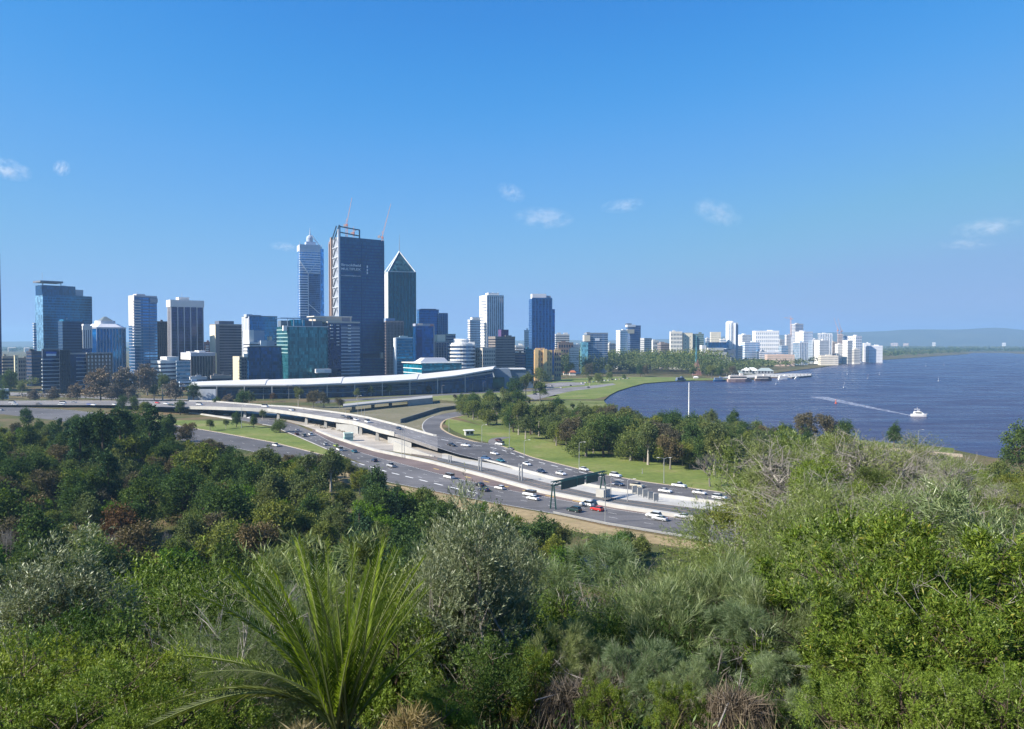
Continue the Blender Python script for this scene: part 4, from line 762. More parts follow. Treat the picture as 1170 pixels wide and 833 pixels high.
b = Bld('apartment_tower', 'white cylindrical tower with a bright blue-white fin on its right', 828.8, 829.4, 843.5, 367.5, 1740, 4, 20); rr = b.w * .36; b.part('wall', wallmat((.80, .80, .80)), MB().lathe([(rr, 0), (rr, b.h - 2), (rr * .8, b.h), (rr * .5, b.h + 1.4)], 20, rr, rr + 1)); b.box('side_fin', wallmat((.78, .80, .84)), rr * 1.75, rr * 2.2, 1, 14, 0, b.Z(369)); b.box('rear_wall', wallmat((.28, .36, .47)), rr * 1.9, b.w, 5, 22, 0, b.Z(368.5)); b.rep('window_strip', glassmat((.42, .48, .55)), MB().box(-.5, .5, 0, 2, 4, b.h - 5), [(rr * k, 1.1 - .2, 0) for k in (.75, 1.25)]); b.part('antenna', M['steel'], MB().tube([(rr * 2.3, 10, b.h), (rr * 2.3, 10, b.h + 5)], .2, 5))
b = Bld('hotel', 'low white terraced hotel with stacked open decks and a dark glass top', 803.5, 812, 842, 404, 1460, 24)
for i, (ua, ub, va, vb) in enumerate(((804, 836, 408.6, 0), (808, 831, 402.5, 405.5), (810, 828, 397.5, 400.5))): b.pbox('deck_wall', wallmat((.72, .69, .60)), ua, ub, va, vb, 2 * i, 20); 
b.pbox('deck_wall', wallmat((.28, .27, .24)), 805, 834, 405.4, 408.7, 3, 19); b.pbox('deck_wall', wallmat((.26, .26, .24)), 809, 829, 400.4, 402.6, 5, 18); b.pbox('roof_storey', glassmat((.06, .10, .16)), 811, 834, 391, 397.6, 5, 20); b.pbox('wing', wallmat((.20, .24, .30)), 829, 842, 399, 0, 6, 22); b.pbox('wing', wallmat((.78, .78, .78)), 804, 809, 394.5, 405, 8, 18); b.rep('column', wallmat((.7, .68, .6)), MB().box(-.4, .4, -.3, .5, 0, b.Z(405.5)), [(b.X(806 + 4 * i), 2.5, 0) for i in range(7)])
for i, (lab, u0, us, u1, vt, D, th, st, wc, gc, kw) in enumerate([
  ('white stepped apartment cluster left of the big white slab', 842, 848, 858, 383, 1850, 25, 'bands', WHITE, (.4, .44, .5), dict(frac=.3)),
  ('white drum-topped apartment block in front of the stepped white cluster', 846, 851, 868, 391.5, 1780, 25, 'bands', (.70, .72, .75), (.25, .36, .48), dict(frac=.45)),
  ('very broad bright white slab block with a fine window grid', 858.5, 863, 890, 378.5, 1900, 10, 'grid', (.80, .79, .77), (.60, .61, .63), dict(nx=12, nz=8)),
  ('small white cottage-like block left of the stepped white cluster', 842, 843, 848.5, 396, 1760, 10, 'bands', (.72, .7, .66), (.4, .4, .4), dict(frac=.25)),
  ('low pale podium at the foot of the big white slab', 866, 868, 893, 402.5, 1750, 10, 'bands', (.50, .53, .57), (.3, .34, .4), dict()),
  ('pale pink-grey tower left of the grey crane tower', 896.5, 898.5, 903.5, 383, 2010, 25, 'bands', (.60, .58, .57), (.4, .42, .45), dict(frac=.3)),
  ('grey tower with a dark glass right face below the tower crane', 902.5, 908.5, 917.5, 370.5, 2030, 28, 'bands', (.46, .46, .47), (.22, .26, .33), dict(frac=.4)),
  ('small blue-grey office block at the foot of the grey crane tower', 889.5, 893, 900.5, 395.5, 1800, 25, 'glass', (.42, .46, .5), (.16, .24, .32), dict()),
  ('white tower with a light blue right face before the grey crane tower', 908.5, 918, 928.5, 379.5, 1880, 30, 'bands', (.78, .79, .80), (.38, .48, .60), dict(frac=.3)),
  ('white ribbed block in front of the light blue faced tower', 906, 914, 923, 391.5, 1780, 30, 'fins', (.70, .72, .74), (.3, .36, .42), dict(nx=5)),
  ('white notched tower second from the right in the shore cluster', 934.5, 937, 950.5, 381.5, 2020, 15, 'fins', (.80, .79, .76), (.45, .47, .5), dict(nx=5)),
  ('cream cylinder-like block before the white notched tower', 929.5, 936.5, 947, 389.5, 1860, 30, 'bands', (.72, .70, .66), (.45, .46, .47), dict(frac=.3)),
  ('tan tower under the second crane with red roof edges', 955.5, 957.5, 962.5, 382.5, 2080, 15, 'bands', (.52, .42, .38), (.3, .28, .28), dict()),
  ('small grey-blue block right of the tan crane tower', 962, 963, 968.5, 384, 2100, 12, 'glass', (.36, .38, .42), (.2, .25, .32), dict()),
  ('small white apartment block left of the cream shore tower', 954, 957.5, 964, 393.5, 1900, 28, 'bands', (.74, .73, .70), (.4, .42, .45), dict(frac=.35)),
  ('cream apartment tower nearest the shore trees', 962.5, 968.5, 974, 389.5, 1880, 35, 'bands', (.72, .70, .64), (.45, .45, .45), dict(frac=.3)),
  ('tall white apartment block with a deep blue right side at the cluster end', 968.5, 977.5, 984.5, 384.5, 1960, 32, 'grid', (.80, .79, .77), (.45, .48, .52), dict(nx=3, nz=9, side=4)),
  ('long low white hall at the right end of the shore cluster', 985, 993, 1008.5, 395.5, 1980, 18, 'bands', (.78, .78, .78), (.5, .52, .55), dict(frac=.2)),
  ('low white block stepping up behind the long white hall', 985, 987, 994.5, 392.5, 2040, 14, 'bands', (.76, .76, .76), (.5, .52, .55), dict(frac=.2)),
  ('low cream house row beneath the cream cylinder-like block', 933, 938, 958, 407, 1760, 12, 'bands', (.66, .60, .50), (.4, .38, .34), dict(frac=.25)),
  ('long low terracotta-roofed row before the big white slab', 874, 877, 908, 406, 1700, 8, 'bands', (.56, .42, .34), (.4, .35, .3), dict(frac=.25)),
  ]): simple(lab, u0, us, u1, vt, D, th, st, wc, gc, name='apartment_building', roof=1, seed=i, **kw)
for i, (lab, u0, us, u1, vt, D, st, wc, gc) in enumerate([
  ('small pale block low in the gap right of the grey-blue office block', 694, 696, 703.5, 393, 1600, 'bands', (.62, .60, .56), (.3, .32, .34)), ('white low-rise peeping over the trees right of the brown-grey block', 755, 758, 765, 396.5, 1640, 'grid', (.74, .73, .7), (.3, .32, .34)),
  ('pinkish low-rise between the government blocks and the terraced hotel', 797, 799, 806, 396, 1620, 'bands', (.58, .48, .42), (.3, .3, .3)), ('pale blue low-rise right of the white cylindrical tower', 842, 843, 849, 390, 1900, 'bands', (.55, .6, .66), (.25, .32, .4)),
  ('grey mid-rise in the gap right of the very broad white slab', 889, 891, 896, 388.5, 2060, 'bands', (.45, .46, .48), (.25, .28, .33)), ('white mid-rise between the light blue tower and the white notched tower', 927, 929, 934, 388, 2080, 'grid', (.76, .75, .73), (.4, .42, .45)),
  ('tan low-rise in the gap left of the tan crane tower', 949, 951, 956, 391, 2100, 'bands', (.55, .47, .4), (.3, .3, .3)), ('cream low-rise at the foot of the deep blue sided white block', 974, 976, 983, 399.5, 1860, 'bands', (.66, .62, .54), (.35, .35, .35)),
  ('dark grey mid-rise behind the small tan brick block by the hotel', 639, 641, 650, 394, 1700, 'bands', (.25, .25, .27), (.12, .14, .17)), ('white stepped low-rise behind the white gabled hall', 651, 653, 664, 394, 1750, 'bands', (.70, .69, .67), (.3, .32, .35)),
  ('pale low-rise right of the dark curved-top tower', 731, 733, 738, 393, 1720, 'grid', (.6, .58, .55), (.25, .27, .3)), ('small white tower-like block left of the cream office block', 806, 807, 811.5, 387, 1850, 'bands', (.75, .75, .74), (.4, .43, .47)),
  ]): simple(lab, u0, us, u1, vt, D, 24, st, wc, gc, name='low_building', roof=1, seed=40 + i, nx=4, nz=6)
# distant low buildings across the far plain
rr = random.Random(3)
for i, (u, v, w, h, c, lab) in enumerate([(1078, 388.6, 12, 1.6, WHITE, 'distant stadium with a low white roof on the right skyline'), (1062, 389.4, 15, .9, (.6, .62, .65), 'thin white roof left of the distant stadium'), (1023, 390, 11, .9, (.6, .62, .65), 'long thin white shed roof beyond the shore trees'), (1012, 390.2, 9, .8, (.6, .62, .65), 'thin white shed roof at the end of the shore cluster'), (1108, 390.8, 2.4, 4, (.5, .5, .54), 'pale slim block left of the twin distant blocks'), (1111, 390.8, 2.2, 4, (.58, .55, .52), 'second pale slim block of the twin distant pair'), (1167, 391.5, 5, 5.6, (.66, .62, .52), 'cream distant block at the right picture edge'),
   (1098, 392.4, 6, 2.6, (.62, .5, .42), 'pinkish distant house row left of the slim pair'), (1086, 391.4, 5, 1.6, (.6, .42, .34), 'terracotta distant roofs under the stadium'), (1141, 391.2, 8, 1.4, (.7, .68, .62), 'white distant house row near the right edge'), (1126, 391.6, 9, 1.3, (.55, .34, .26), 'reddish distant roofs right of the slim pair'), (1147, 393, 4, 2.2, (.74, .73, .7), 'small white distant house near the far shore'), (1158, 392, 6, 2.4, (.56, .5, .46), 'tan distant block left of the cream edge block'), (1067, 392.6, 4, 2.4, (.72, .68, .6), 'pale distant house above the shore trees'), (1022, 393, 8, 1.8, (.62, .5, .44), 'pink distant roofs above the shore trees'), (1035, 393.4, 6, 1.6, (.6, .48, .4), 'tan distant roofs above the shore trees'), (1046, 391.5, 4, 1.5, (.66, .64, .6), 'tiny pale distant house in the middle of the plain'), (14, 398.5, 9, 2, (.5, .46, .4), 'distant pale sheds beyond the tan block at the left edge'), (31, 399, 6, 2.4, (.55, .52, .5), 'distant pale house row left of the tall blue tower')]):
    D = 52 * F / (v + 3.2 - HZ); b = Bld('distant_building', lab, u - w / 2, u - w / 2, u + w / 2, v - h / 2, D, 3, 40); b.body(wallmat(c)); b.part('roof', wallmat([x * .9 for x in c]), MB().hexa([(-2, -2, b.h), (b.w + 2, -2, b.h), (b.w + 2, b.d + 2, b.h), (-2, b.d + 2, b.h)], [(b.w * .1, b.d * .4, b.h + 3), (b.w * .9, b.d * .4, b.h + 3), (b.w * .9, b.d * .6, b.h + 3), (b.w * .1, b.d * .6, b.h + 3)])); b.grid(glassmat((.2, .22, .25)), 4, 1, b.h * .2, b.h * .9, .4, .5)

# ---------------------------------------------------------------- convention hall
def hall():
    st = [(216, 456.5), (260, 456), (330, 455.3), (400, 453.4), (440, 451.8), (480, 450.3), (520, 448.6), (562, 446.5)]
    fr = [(216, 440.8), (233, 440.2), (300, 439.8), (350, 439.6), (400, 437.8), (440, 435.8), (480, 433.4), (520, 429.3), (563, 422)]
    bk = [(216, 436.5), (233, 435.6), (300, 433.8), (350, 432.6), (400, 430.6), (440, 429.0), (480, 427), (520, 423), (563, 418.6)]
    root = empty('convention_hall', at(390, 454), 0, 'long low convention hall with a sweeping white roof and dark glass front', 'building'); root.location.z = 0
    us = [216 + 347 * i / 44 for i in range(45)]; base = [at(u, interp(st, u)) for u in us]
    tops = [at_y(u, interp(fr, u), p.y - 7) for u, p in zip(us, base)]; backs = []
    for u, p in zip(us, base): backs.append(at_y(u + 4, interp(bk, u), p.y + 45))
    gl = glassmat((.02, .04, .075), 3, 4, .3); mb = MB(); n = len(us)
    for p, t in zip(base, tops): mb.v += [(p.x, p.y, 0), (p.x, p.y, t.z - .2), (p.x * 1.045, p.y + 40, 0), (p.x * 1.045, p.y + 40, t.z - .2)]
    for i in range(n - 1): k = 4 * i; mb.f += [(k, k + 4, k + 5, k + 1), (k + 2, k + 3, k + 7, k + 6)]
    mb.f += [(0, 1, 3, 2), (4 * n - 4, 4 * n - 2, 4 * n - 1, 4 * n - 3)]
    under(mb.build('glass_front', gl), root)
    per = 11
    for s in range(0, n - 1, per):
        mb = MB(); seg = range(s, min(n, s + per + 1)); m = len(seg)
        for i in seg:
            t, q = tops[i], backs[i]; rise = .9 * ((i - s) / per)
            mb.v += [(t.x, t.y, t.z + rise * .5), (q.x, q.y, q.z + rise * .5), (t.x, t.y, t.z - 1.1), (q.x, q.y, q.z - 1.1), (t.x + (q.x - t.x) * .5, (t.y + q.y) / 2, max(t.z, q.z) + .3 + rise * .5)]
        for i in range(m - 1):
            k = 5 * i; mb.f += [(k, k + 5, k + 9, k + 4), (k + 4, k + 9, k + 6, k + 1), (k + 2, k + 3, k + 8, k + 7), (k, k + 2, k + 7, k + 5), (k + 1, k + 6, k + 8, k + 3)]
        k = 5 * (m - 1); mb.f += [(0, 4, 1, 3, 2), (k, k + 2, k + 3, k + 1, k + 4)]
        under(mb.build('roof', wallmat((.56, .56, .55))), root)
    pts = [Vector((p.x, p.y - 1.2, 0)) for p in base]
    for f, h, t, c in ((.32, .7, 2.6, (.20, .23, .28)), (.62, .5, 1.4, (.15, .19, .25)), (.80, 1.6, .9, (.30, .33, .38))):
        q = [Vector((p.x, p.y, t_.z * f)) for p, t_ in zip(pts, tops)]; o = wall('canopy', q[8:34] if f < .5 else q, h, t, 'concrete_grey', 0); o.data.materials[0] = wallmat(c); part_of(o, root)
    for i in range(4, n - 2, 4):
        p = tops[i]; under(MB().bar((p.x, p.y + .3, 0), (p.x, p.y + .3, p.z - 1), .7).build('column', M['steel']), root)
    # pale ribbed end wall
    for i in range(8):
        p = at(218 + 4.0 * i, 457); under(MB().box(p.x - 1.5, p.x + 1.5, p.y - 3, p.y - 1.5, 0, zv(444.5, p.y)).build('end_panel', wallmat((.42, .46, .52))), root)
    # tilted concrete entrance walls at the right end
    b = Bld('entrance_pavilion', 'pair of leaning pale concrete walls at the right end of the convention hall', 562, 563, 612, 421, 880, 6, 26); z = b.Z
    b.part('wall', wallmat((.22, .27, .33)), MB().hexa([(b.X(570), 0, 0), (b.X(589), 0, 0), (b.X(589), 18, 0), (b.X(570), 18, 0)], [(b.X(562.5), 0, z(421.3)), (b.X(582), 0, z(421)), (b.X(582), 18, z(421)), (b.X(562.5), 18, z(421.3))]))
    b.part('wall', wallmat((.13, .18, .24)), MB().hexa([(b.X(586), 3, 0), (b.X(610), 3, 0), (b.X(610), 22, 0), (b.X(586), 22, 0)], [(b.X(581), 2, z(422.5)), (b.X(606), 2, z(422.5)), (b.X(611), 22, z(424)), (b.X(581), 22, z(422.5))]))
    b.part('roof', wallmat((.74, .74, .72)), MB().box(b.X(581), b.X(601), 1, 22, z(422.4), z(421.2))); b.pbox('glass_link', glassmat((.03, .08, .10)), 562, 576, 431, 0, -2, 6)
hall()
simple('low pale rooftop block beside the tan shed left of the convention hall', 216, 217, 236, 432, 860, 8, 'bands', (.50, .50, .50), NAVY, name='low_building', roof=2, depth=20)
b = simple('low grey-brown building with rooftop planting behind the convention hall roof', 240, 241, 264, 430.5, 850, 8, 'bands', (.30, .27, .25), NAVY, name='low_building', roof=2, depth=20)
simple('low grey service building with a blue-white roof left of the convention hall', 204, 205, 232, 437.5, 845, 8, 'glass', (.45, .55, .66), NAVY, name='low_building', roof=1, depth=18)
simple('small pale parking shelter beside the dark red roof at the left edge', -3, -2, 9, 446, 720, 8, 'bands', (.7, .7, .7), NAVY, name='shelter', roof=0, depth=10)

# ---------------------------------------------------------------- cranes
def crane(label, foot, jib_root, jib_tip, back, mat, w=1.0):
    root = empty('tower_crane', foot, 0, label, 'crane'); f, a, t, k = [Vector(p) - Vector(foot) for p in (foot, jib_root, jib_tip, back)]
    m = MB(); 
    for dx in (-w, w):
        m.bar((dx, -w, 0), (a.x + dx, a.y - w, a.z), .35); m.bar((dx, w, 0), (a.x + dx, a.y + w, a.z), .35)
    n = max(2, int(a.length / 3)); 
    for i in range(n): m.bar(f.lerp(a, i / n) + Vector((-w, -w, 0)), f.lerp(a, (i + 1) / n) + Vector((w, -w, 0)), .3)
    m.build('mast', mat, root); j = MB(); n = 10; top = Vector((0, 0, 1.5))
    j.bar(a, t, .5).bar(a + top, t + top * .2, .4)
    for i in range(n): j.bar(a.lerp(t, i / n) + top * (1 - .8 * i / n) * (i % 2), a.lerp(t, (i + 1) / n) + top * (1 - .8 * i / n) * ((i + 1) % 2), .25)
    j.build('jib', mat, root); MB().bar(a, k, .9).bar(k, a + Vector((0, 0, 7)), .3).bar(a + Vector((0, 0, 7)), a, .6).bar(a + Vector((0, 0, 7)), a.lerp(t, .8), .15).build('counter_jib', mat, root); MB().box(k.x - 1.5, k.x + 1.5, k.y - 1, k.y + 1, k.z - 2.2, k.z + .8).build('counterweight', wallmat((.45, .4, .38)), root); MB().box(a.x - 1.2, a.x + 1.2, a.y - 1.4, a.y + 1.4, a.z - 2.5, a.z).build('cab', wallmat((.6, .25, .2)), root)
    return root
T = TOWER; D0 = 1022
crane('pale pink luffing crane rising from the left of the dark tower roof', at_y(396, 271, D0), at_y(396.3, 256, D0), at_y(402, 226, D0), at_y(394, 257, D0), M['crane'])
crane('pale pink luffing crane on the right corner of the dark tower roof', at_y(437, 275.5, D0), at_y(437, 270.5, D0), at_y(446.5, 233, D0), at_y(433, 270, D0), M['crane'])
crane('small orange crane stump between the frame posts of the dark tower roof', at_y(404, 271, D0), at_y(404, 265.5, D0), at_y(407, 262, D0), at_y(402, 266, D0), M['crane'], .6)
crane('distant orange hammerhead crane over the grey shore tower', at_y(903.5, 385, 2050), at_y(903.5, 364, 2050), at_y(896, 363, 2050), at_y(905.5, 364, 2050), M['crane'])
crane('distant pale crane leaning left above the tan shore tower', at_y(957, 382, 2090), at_y(957, 377, 2090), at_y(953, 363.5, 2090), at_y(958, 377, 2090), M['crane'])
crane('distant pale crane leaning right above the tan shore tower', at_y(961, 383, 2095), at_y(961, 378, 2095), at_y(957.5, 364, 2095), at_y(962.5, 378, 2095), M['crane'])
# ---------------------------------------------------------------- vehicles
CARMAT = {}
def carpaint(c):
    k = tuple(c)
    if k not in CARMAT:
        m, nt, p, o = newmat('car_paint_%d' % len(CARMAT)); setc(p.inputs['Base Color'], c); p.inputs['Roughness'].default_value = 0.3; p.inputs['Metallic'].default_value = 0.15
        p.inputs['Coat Weight'].default_value = 0.4; p.inputs['Coat Roughness'].default_value = 0.08; CARMAT[k] = m
    return CARMAT[k]
def loft(mb, secs, w):
    """secs: (x, [(y_frac, z)...]) cross sections, mirrored, joined along x"""
    b = len(mb.v); k = len(secs[0][1]) * 2
    for x, pr in secs:
        for y, z in pr: mb.v.append((x, y * w / 2, z))
        for y, z in reversed(pr): mb.v.append((x, -y * w / 2, z))
    for i in range(len(secs) - 1):
        for j in range(k): mb.f.append((b + i * k + j, b + i * k + (j + 1) % k, b + (i + 1) * k + (j + 1) % k, b + (i + 1) * k + j))
    mb.f.append(tuple(b + j for j in range(k))[::-1]); mb.f.append(tuple(b + (len(secs) - 1) * k + j for j in range(k)))
def fixn(o):
    bm = bmesh.new(); bm.from_mesh(o.data); bmesh.ops.recalc_face_normals(bm, faces=bm.faces); bm.to_mesh(o.data); bm.free()
def car_proto(kind):
    L, Wd, prof, cab = {
        'sedan': (4.7, 1.82, [(-2.35, .62), (-2.2, .95), (-1.35, 1.0), (.85, .98), (2.1, .80), (2.35, .55)], [(-1.75, 1.0), (-1.0, 1.40), (.1, 1.42), (1.05, .97)]),
        'hatchback': (4.2, 1.78, [(-2.1, .6), (-2.05, 1.0), (-1.2, 1.02), (.85, 1.0), (1.9, .82), (2.1, .55)], [(-2.0, 1.0), (-1.6, 1.44), (.1, 1.48), (1.05, .99)]),
        'suv': (4.7, 1.9, [(-2.35, .7), (-2.3, 1.1), (-1.2, 1.12), (1.0, 1.1), (2.15, .98), (2.35, .65)], [(-2.25, 1.1), (-1.95, 1.74), (.2, 1.78), (1.2, 1.09)]),
        'ute': (5.2, 1.88, [(-2.6, .75), (-2.58, 1.05), (-.75, 1.08), (1.15, 1.08), (2.4, .98), (2.6, .65)], [(-.7, 1.06), (-.5, 1.72), (.5, 1.75), (1.3, 1.07)]),
        'van': (5.0, 1.95, [(-2.5, .6), (-2.48, 1.2), (-1.2, 1.2), (1.3, 1.2), (2.2, 1.05), (2.5, .65)], [(-2.46, 1.18), (-2.4, 2.05), (1.0, 2.08), (1.9, 1.15)]),
    }[kind]
    root = empty('parked_car', (0, 0, 0))
    mb = MB(); secs = []
    for x, z in prof: secs.append((x, [(.88, .28), (1.0, .45), (1.0, z - .12), (.90, z)] ))
    loft(mb, secs, Wd)
    mb.box(cab[1][0] + .05, cab[2][0] - .02, -Wd * .36, Wd * .36, cab[1][1] - .02, cab[1][1] + .05)     # roof panel
    body = mb.build('body', M['white'], root); fixn(body); body.material_slots[0].link = 'OBJECT'
    g = MB(); loft(g, [(x, [(.88, .98 if kind in ('sedan', 'hatchback') else 1.05), (.74 if i in (1, 2) else .88, z)]) for i, (x, z) in enumerate(cab)], Wd)
    gl = g.build('window_glass', M['carglass'], root); fixn(gl)
    if kind == 'van': MB().box(-2.45, .7, -Wd * .46, Wd * .46, 1.15, 2.1).build('cargo_side', M['white'], root)
    if kind == 'ute': MB().box(-2.5, -.8, -.75, .75, 1.02, 1.085).build('tray', M['rubber'], root)
    if kind == 'van':
        cs = root.children[-1]; cs.material_slots[0].link = 'OBJECT'
    wm = MB(); pr = [(.0, -.11), (.2, -.11), (.31, -.1), (.33, -.05), (.33, .05), (.31, .1), (.2, .11), (.0, .11)]
    wm.lathe([(max(r, .01), z) for r, z in pr], 12); me = wm.mesh('wheel', M['rubber'])
    hub = MB().lathe([(.01, -.125), (.19, -.125), (.2, .125), (.01, .125)], 10).mesh('rim', M['steel'])
    for x in (-L * .29, L * .30):
        for s in (-1, 1):
            w = link('wheel', me, root, (x, s * Wd * .45, .33)); w.rotation_euler = (R(90), 0, 0); h = link('rim', hub, w)
    hl = MB().box(-.06, .06, -.2, .2, -.08, .08).mesh('headlight', M['white']); tl = MB().box(-.05, .05, -.14, .14, -.1, .1).mesh('tail_light', M['red'])
    for s in (-1, 1): link('headlight', hl, root, (L / 2 - .12, s * Wd * .34, .68)); link('tail_light', tl, root, (-L / 2 + .02, s * Wd * .38, .85))
    for o in root.children: KIDS.setdefault(o.name, list(o.children))
    return root
PROTO = {k: car_proto(k) for k in ('sedan', 'hatchback', 'suv', 'ute', 'van')}; USED = set()
CCOL = {'white': (.78, .78, .77), 'silver': (.45, .46, .48), 'grey': (.17, .175, .18), 'black': (.02, .02, .024), 'navy': (.02, .035, .075), 'blue': (.03, .10, .24), 'teal': (.02, .14, .19), 'red': (.55, .03, .025), 'maroon': (.10, .03, .035), 'green': (.015, .04, .035), 'lime': (.38, .48, .08), 'beige': (.50, .46, .36), 'periwinkle': (.16, .20, .48)}
def put_car(kind, col, loc, yaw, label, group, name='car', cat='car'):
    p = PROTO[kind]
    if kind in USED: o = copy_tree(p)
    else: USED.add(kind); kids(p); o = p
    o.name = name; o.location = loc; o.rotation_euler = (0, 0, yaw); tag(o, label, cat, group)
    for ch in o.children if kind not in () else ():
        if ch.name.startswith(('body', 'cargo_side')): ch.material_slots[0].material = carpaint(CCOL[col])
    return o
CARS_TODO = []
def onroad(u, v, rb, sign, kind, col, label, group, side=0):
    z = rb.z(u) + .1; p = at(u, v + 1.0, z); yaw = rb.dirz(u) + (math.pi if sign < 0 else 0); CARS_TODO.append((kind, col, p, yaw, label, group))
GA, GB, GR, GF = 'cars driving away on the near lanes', 'cars driving towards the city foreshore on the far lanes', 'cars on the slip road', 'cars on the far end of the freeway'
for a in [
 (571, 558, 'hatchback', 'white', 'white hatchback just ahead of two white vehicles running abreast'), (605, 565.5, 'van', 'white', 'white van directly beside a low white car before the green gantry'), (609, 570, 'sedan', 'white', 'low white car alongside the white van before the green gantry'),
 (656, 583.5, 'suv', 'green', 'very dark green four-wheel drive beside the guard rail under the gantry'), (682, 582.5, 'hatchback', 'red', 'only bright red car, behind the dark four-wheel drive'), (670.5, 577, 'suv', 'white', 'white wagon between the gantry sign and the red car'),
 (747, 590, 'suv', 'white', 'white wagon beside a silver car nearest the guard rail'), (754, 593.5, 'sedan', 'silver', 'pale silver sedan half overlapping a white wagon near the guard rail'), (780, 591, 'sedan', 'silver', 'lone silver sedan next to the barrier wall near the foreground bush'),
 (405, 516, 'sedan', 'teal', 'teal blue sedan behind the small white truck'), (427.5, 526.5, 'hatchback', 'navy', 'dark blue hatchback alone in the middle of the near lanes'), (447, 532.5, 'ute', 'silver', 'silver pickup on the white dashed merge line'), (513, 545.5, 'van', 'white', 'white people mover by itself in the near lanes'),
 (548, 554.5, 'sedan', 'black', 'black sedan beside a dark blue sedan on the near lanes'), (553, 560, 'sedan', 'navy', 'dark blue sedan below the black sedan on the near lanes'), (340, 491.5, 'sedan', 'silver', 'silver car above a maroon car near the grass island'), (339, 496, 'hatchback', 'maroon', 'maroon hatchback at the edge of the grass island'),
 (347.5, 498, 'suv', 'grey', 'dark grey wagon following the maroon hatchback'), (355, 496.5, 'suv', 'white', 'white wagon beside the dark grey wagon'), (372, 508, 'hatchback', 'silver', 'silver hatchback at the tip of the grass island'), (384, 509.5, 'hatchback', 'lime', 'only lime green car on the freeway'), (388, 514, 'van', 'white', 'small white box truck beside the lime green car'),
 (258, 473.5, 'sedan', 'white', 'white sedan at the left end of the near lanes above the slope'), (241, 471, 'sedan', 'silver', 'pale silver sedan ahead of the white sedan above the slope'), (229, 469.3, 'sedan', 'black', 'black sedan farthest left on the near lanes'), (285, 477.4, 'hatchback', 'white', 'white hatchback half hidden by the island trees')]:
    onroad(a[0], a[1], roadA, -1, a[2], a[3], a[4], GA)
for a in [
 (456, 489.7, 'sedan', 'navy', 'dark sedan at the end of the bridge parapet'), (516, 508.5, 'sedan', 'black', 'black sedan beside a white sedan where the loop ramp joins'), (532, 509, 'sedan', 'white', 'white sedan following the black one where the loop ramp joins'), (565, 518.3, 'sedan', 'white', 'white sedan above the blue car on the far lanes'), (555, 524, 'hatchback', 'blue', 'bright blue hatchback on the far lanes'),
 (572, 526.5, 'sedan', 'teal', 'teal sedan beside the blue hatchback on the far lanes'), (602, 530.5, 'sedan', 'white', 'white sedan beside the twin steel masts'), (618.6, 539, 'sedan', 'navy', 'navy sedan hugging the pale strip on the far lanes'), (641, 541.5, 'sedan', 'white', 'white sedan behind the gantry on the far lanes'), (667.6, 536.8, 'hatchback', 'white', 'white hatchback close to the grass verge behind the gantry'),
 (703.5, 543.8, 'suv', 'white', 'white wagon at the verge right of the gantry'), (706, 553.5, 'sedan', 'navy', 'dark blue sedan behind the right leg of the gantry'), (728, 555.6, 'ute', 'beige', 'only beige pickup on the far lanes'), (760, 561.5, 'sedan', 'white', 'white sedan next to the pale barrier under the street lamp'), (776, 555.4, 'ute', 'white', 'white pickup at the verge near the street lamp'),
 (799, 563.5, 'sedan', 'white', 'white sedan below the bare white tree'), (822, 569.5, 'suv', 'white', 'white wagon half covered by the foreground wattle leaves'),
 (303, 464.2, 'van', 'white', 'white delivery van on the bridge near the hall columns'), (333, 468.5, 'hatchback', 'white', 'white hatchback alone on the bridge deck'), (392, 475.8, 'sedan', 'grey', 'grey sedan leading a group of three on the bridge'), (399.6, 477.6, 'suv', 'black', 'black wagon in the middle of three on the bridge'), (407, 479.3, 'sedan', 'white', 'white sedan last of three on the bridge'), (420, 482, 'van', 'white', 'white van at the bridge parapet above the tapered pier')]:
    onroad(a[0], a[1], roadB, 1, a[2], a[3], a[4], GB)
for a in [(14, 459.5, 'van', 'white', 'white van at the far left of the distant lanes'), (17, 461.6, 'sedan', 'white', 'white sedan just below the far left van'), (44, 461.3, 'sedan', 'grey', 'dull grey sedan on the distant lanes at left'), (72, 460, 'van', 'white', 'white van in front of the striped sign building'), (70, 462, 'sedan', 'white', 'white sedan below the van by the striped sign building'), (84, 459.4, 'sedan', 'silver', 'silver sedan near the striped sign building'), (102, 461.8, 'hatchback', 'periwinkle', 'violet blue hatchback on the distant lanes'),
          (107, 462.3, 'sedan', 'white', 'white sedan behind the violet blue hatchback'), (131, 462, 'hatchback', 'white', 'white hatchback by the dark roadside trees'), (180, 460, 'hatchback', 'red', 'small red hatchback on the distant lanes'), (190, 461, 'sedan', 'white', 'white sedan right of the small red hatchback'), (195.5, 462.4, 'sedan', 'green', 'dark green sedan right of the small red hatchback'), (210, 461, 'sedan', 'navy', 'navy sedan passing behind the lone roadside tree'), (228, 462, 'van', 'white', 'white van right of the lone roadside tree')]:
    onroad(a[0], a[1], roadB, 1, a[2], a[3], a[4], GF)
for a in [(315.5, 509, 'ute', 'white', 'white pickup alone on the slip road below the grass island'), (396, 527, 'hatchback', 'grey', 'grey hatchback at the merge point of the slip road'), (1, 468.2, 'sedan', 'silver', 'silver sedan at the left edge on the slip road')]:
    onroad(a[0], a[1], roadR, -1, a[2], a[3], a[4], GR)
GP = 'cars parked along the pull-in road'
for u, v, k, c, l, y in [(571, 508.5, 'van', 'white', 'white van parked in the pull-in bay under the park trees', 2.4), (569.5, 504, 'sedan', 'maroon', 'maroon sedan parked behind the white van in the pull-in bay', 2.2), (582, 514.5, 'sedan', 'grey', 'grey sedan leaving the pull-in bay', 2.6)]:
    CARS_TODO.append((k, c, at(u, v, .08), y, l, GP))
GM = 'vehicles in front of the convention hall'
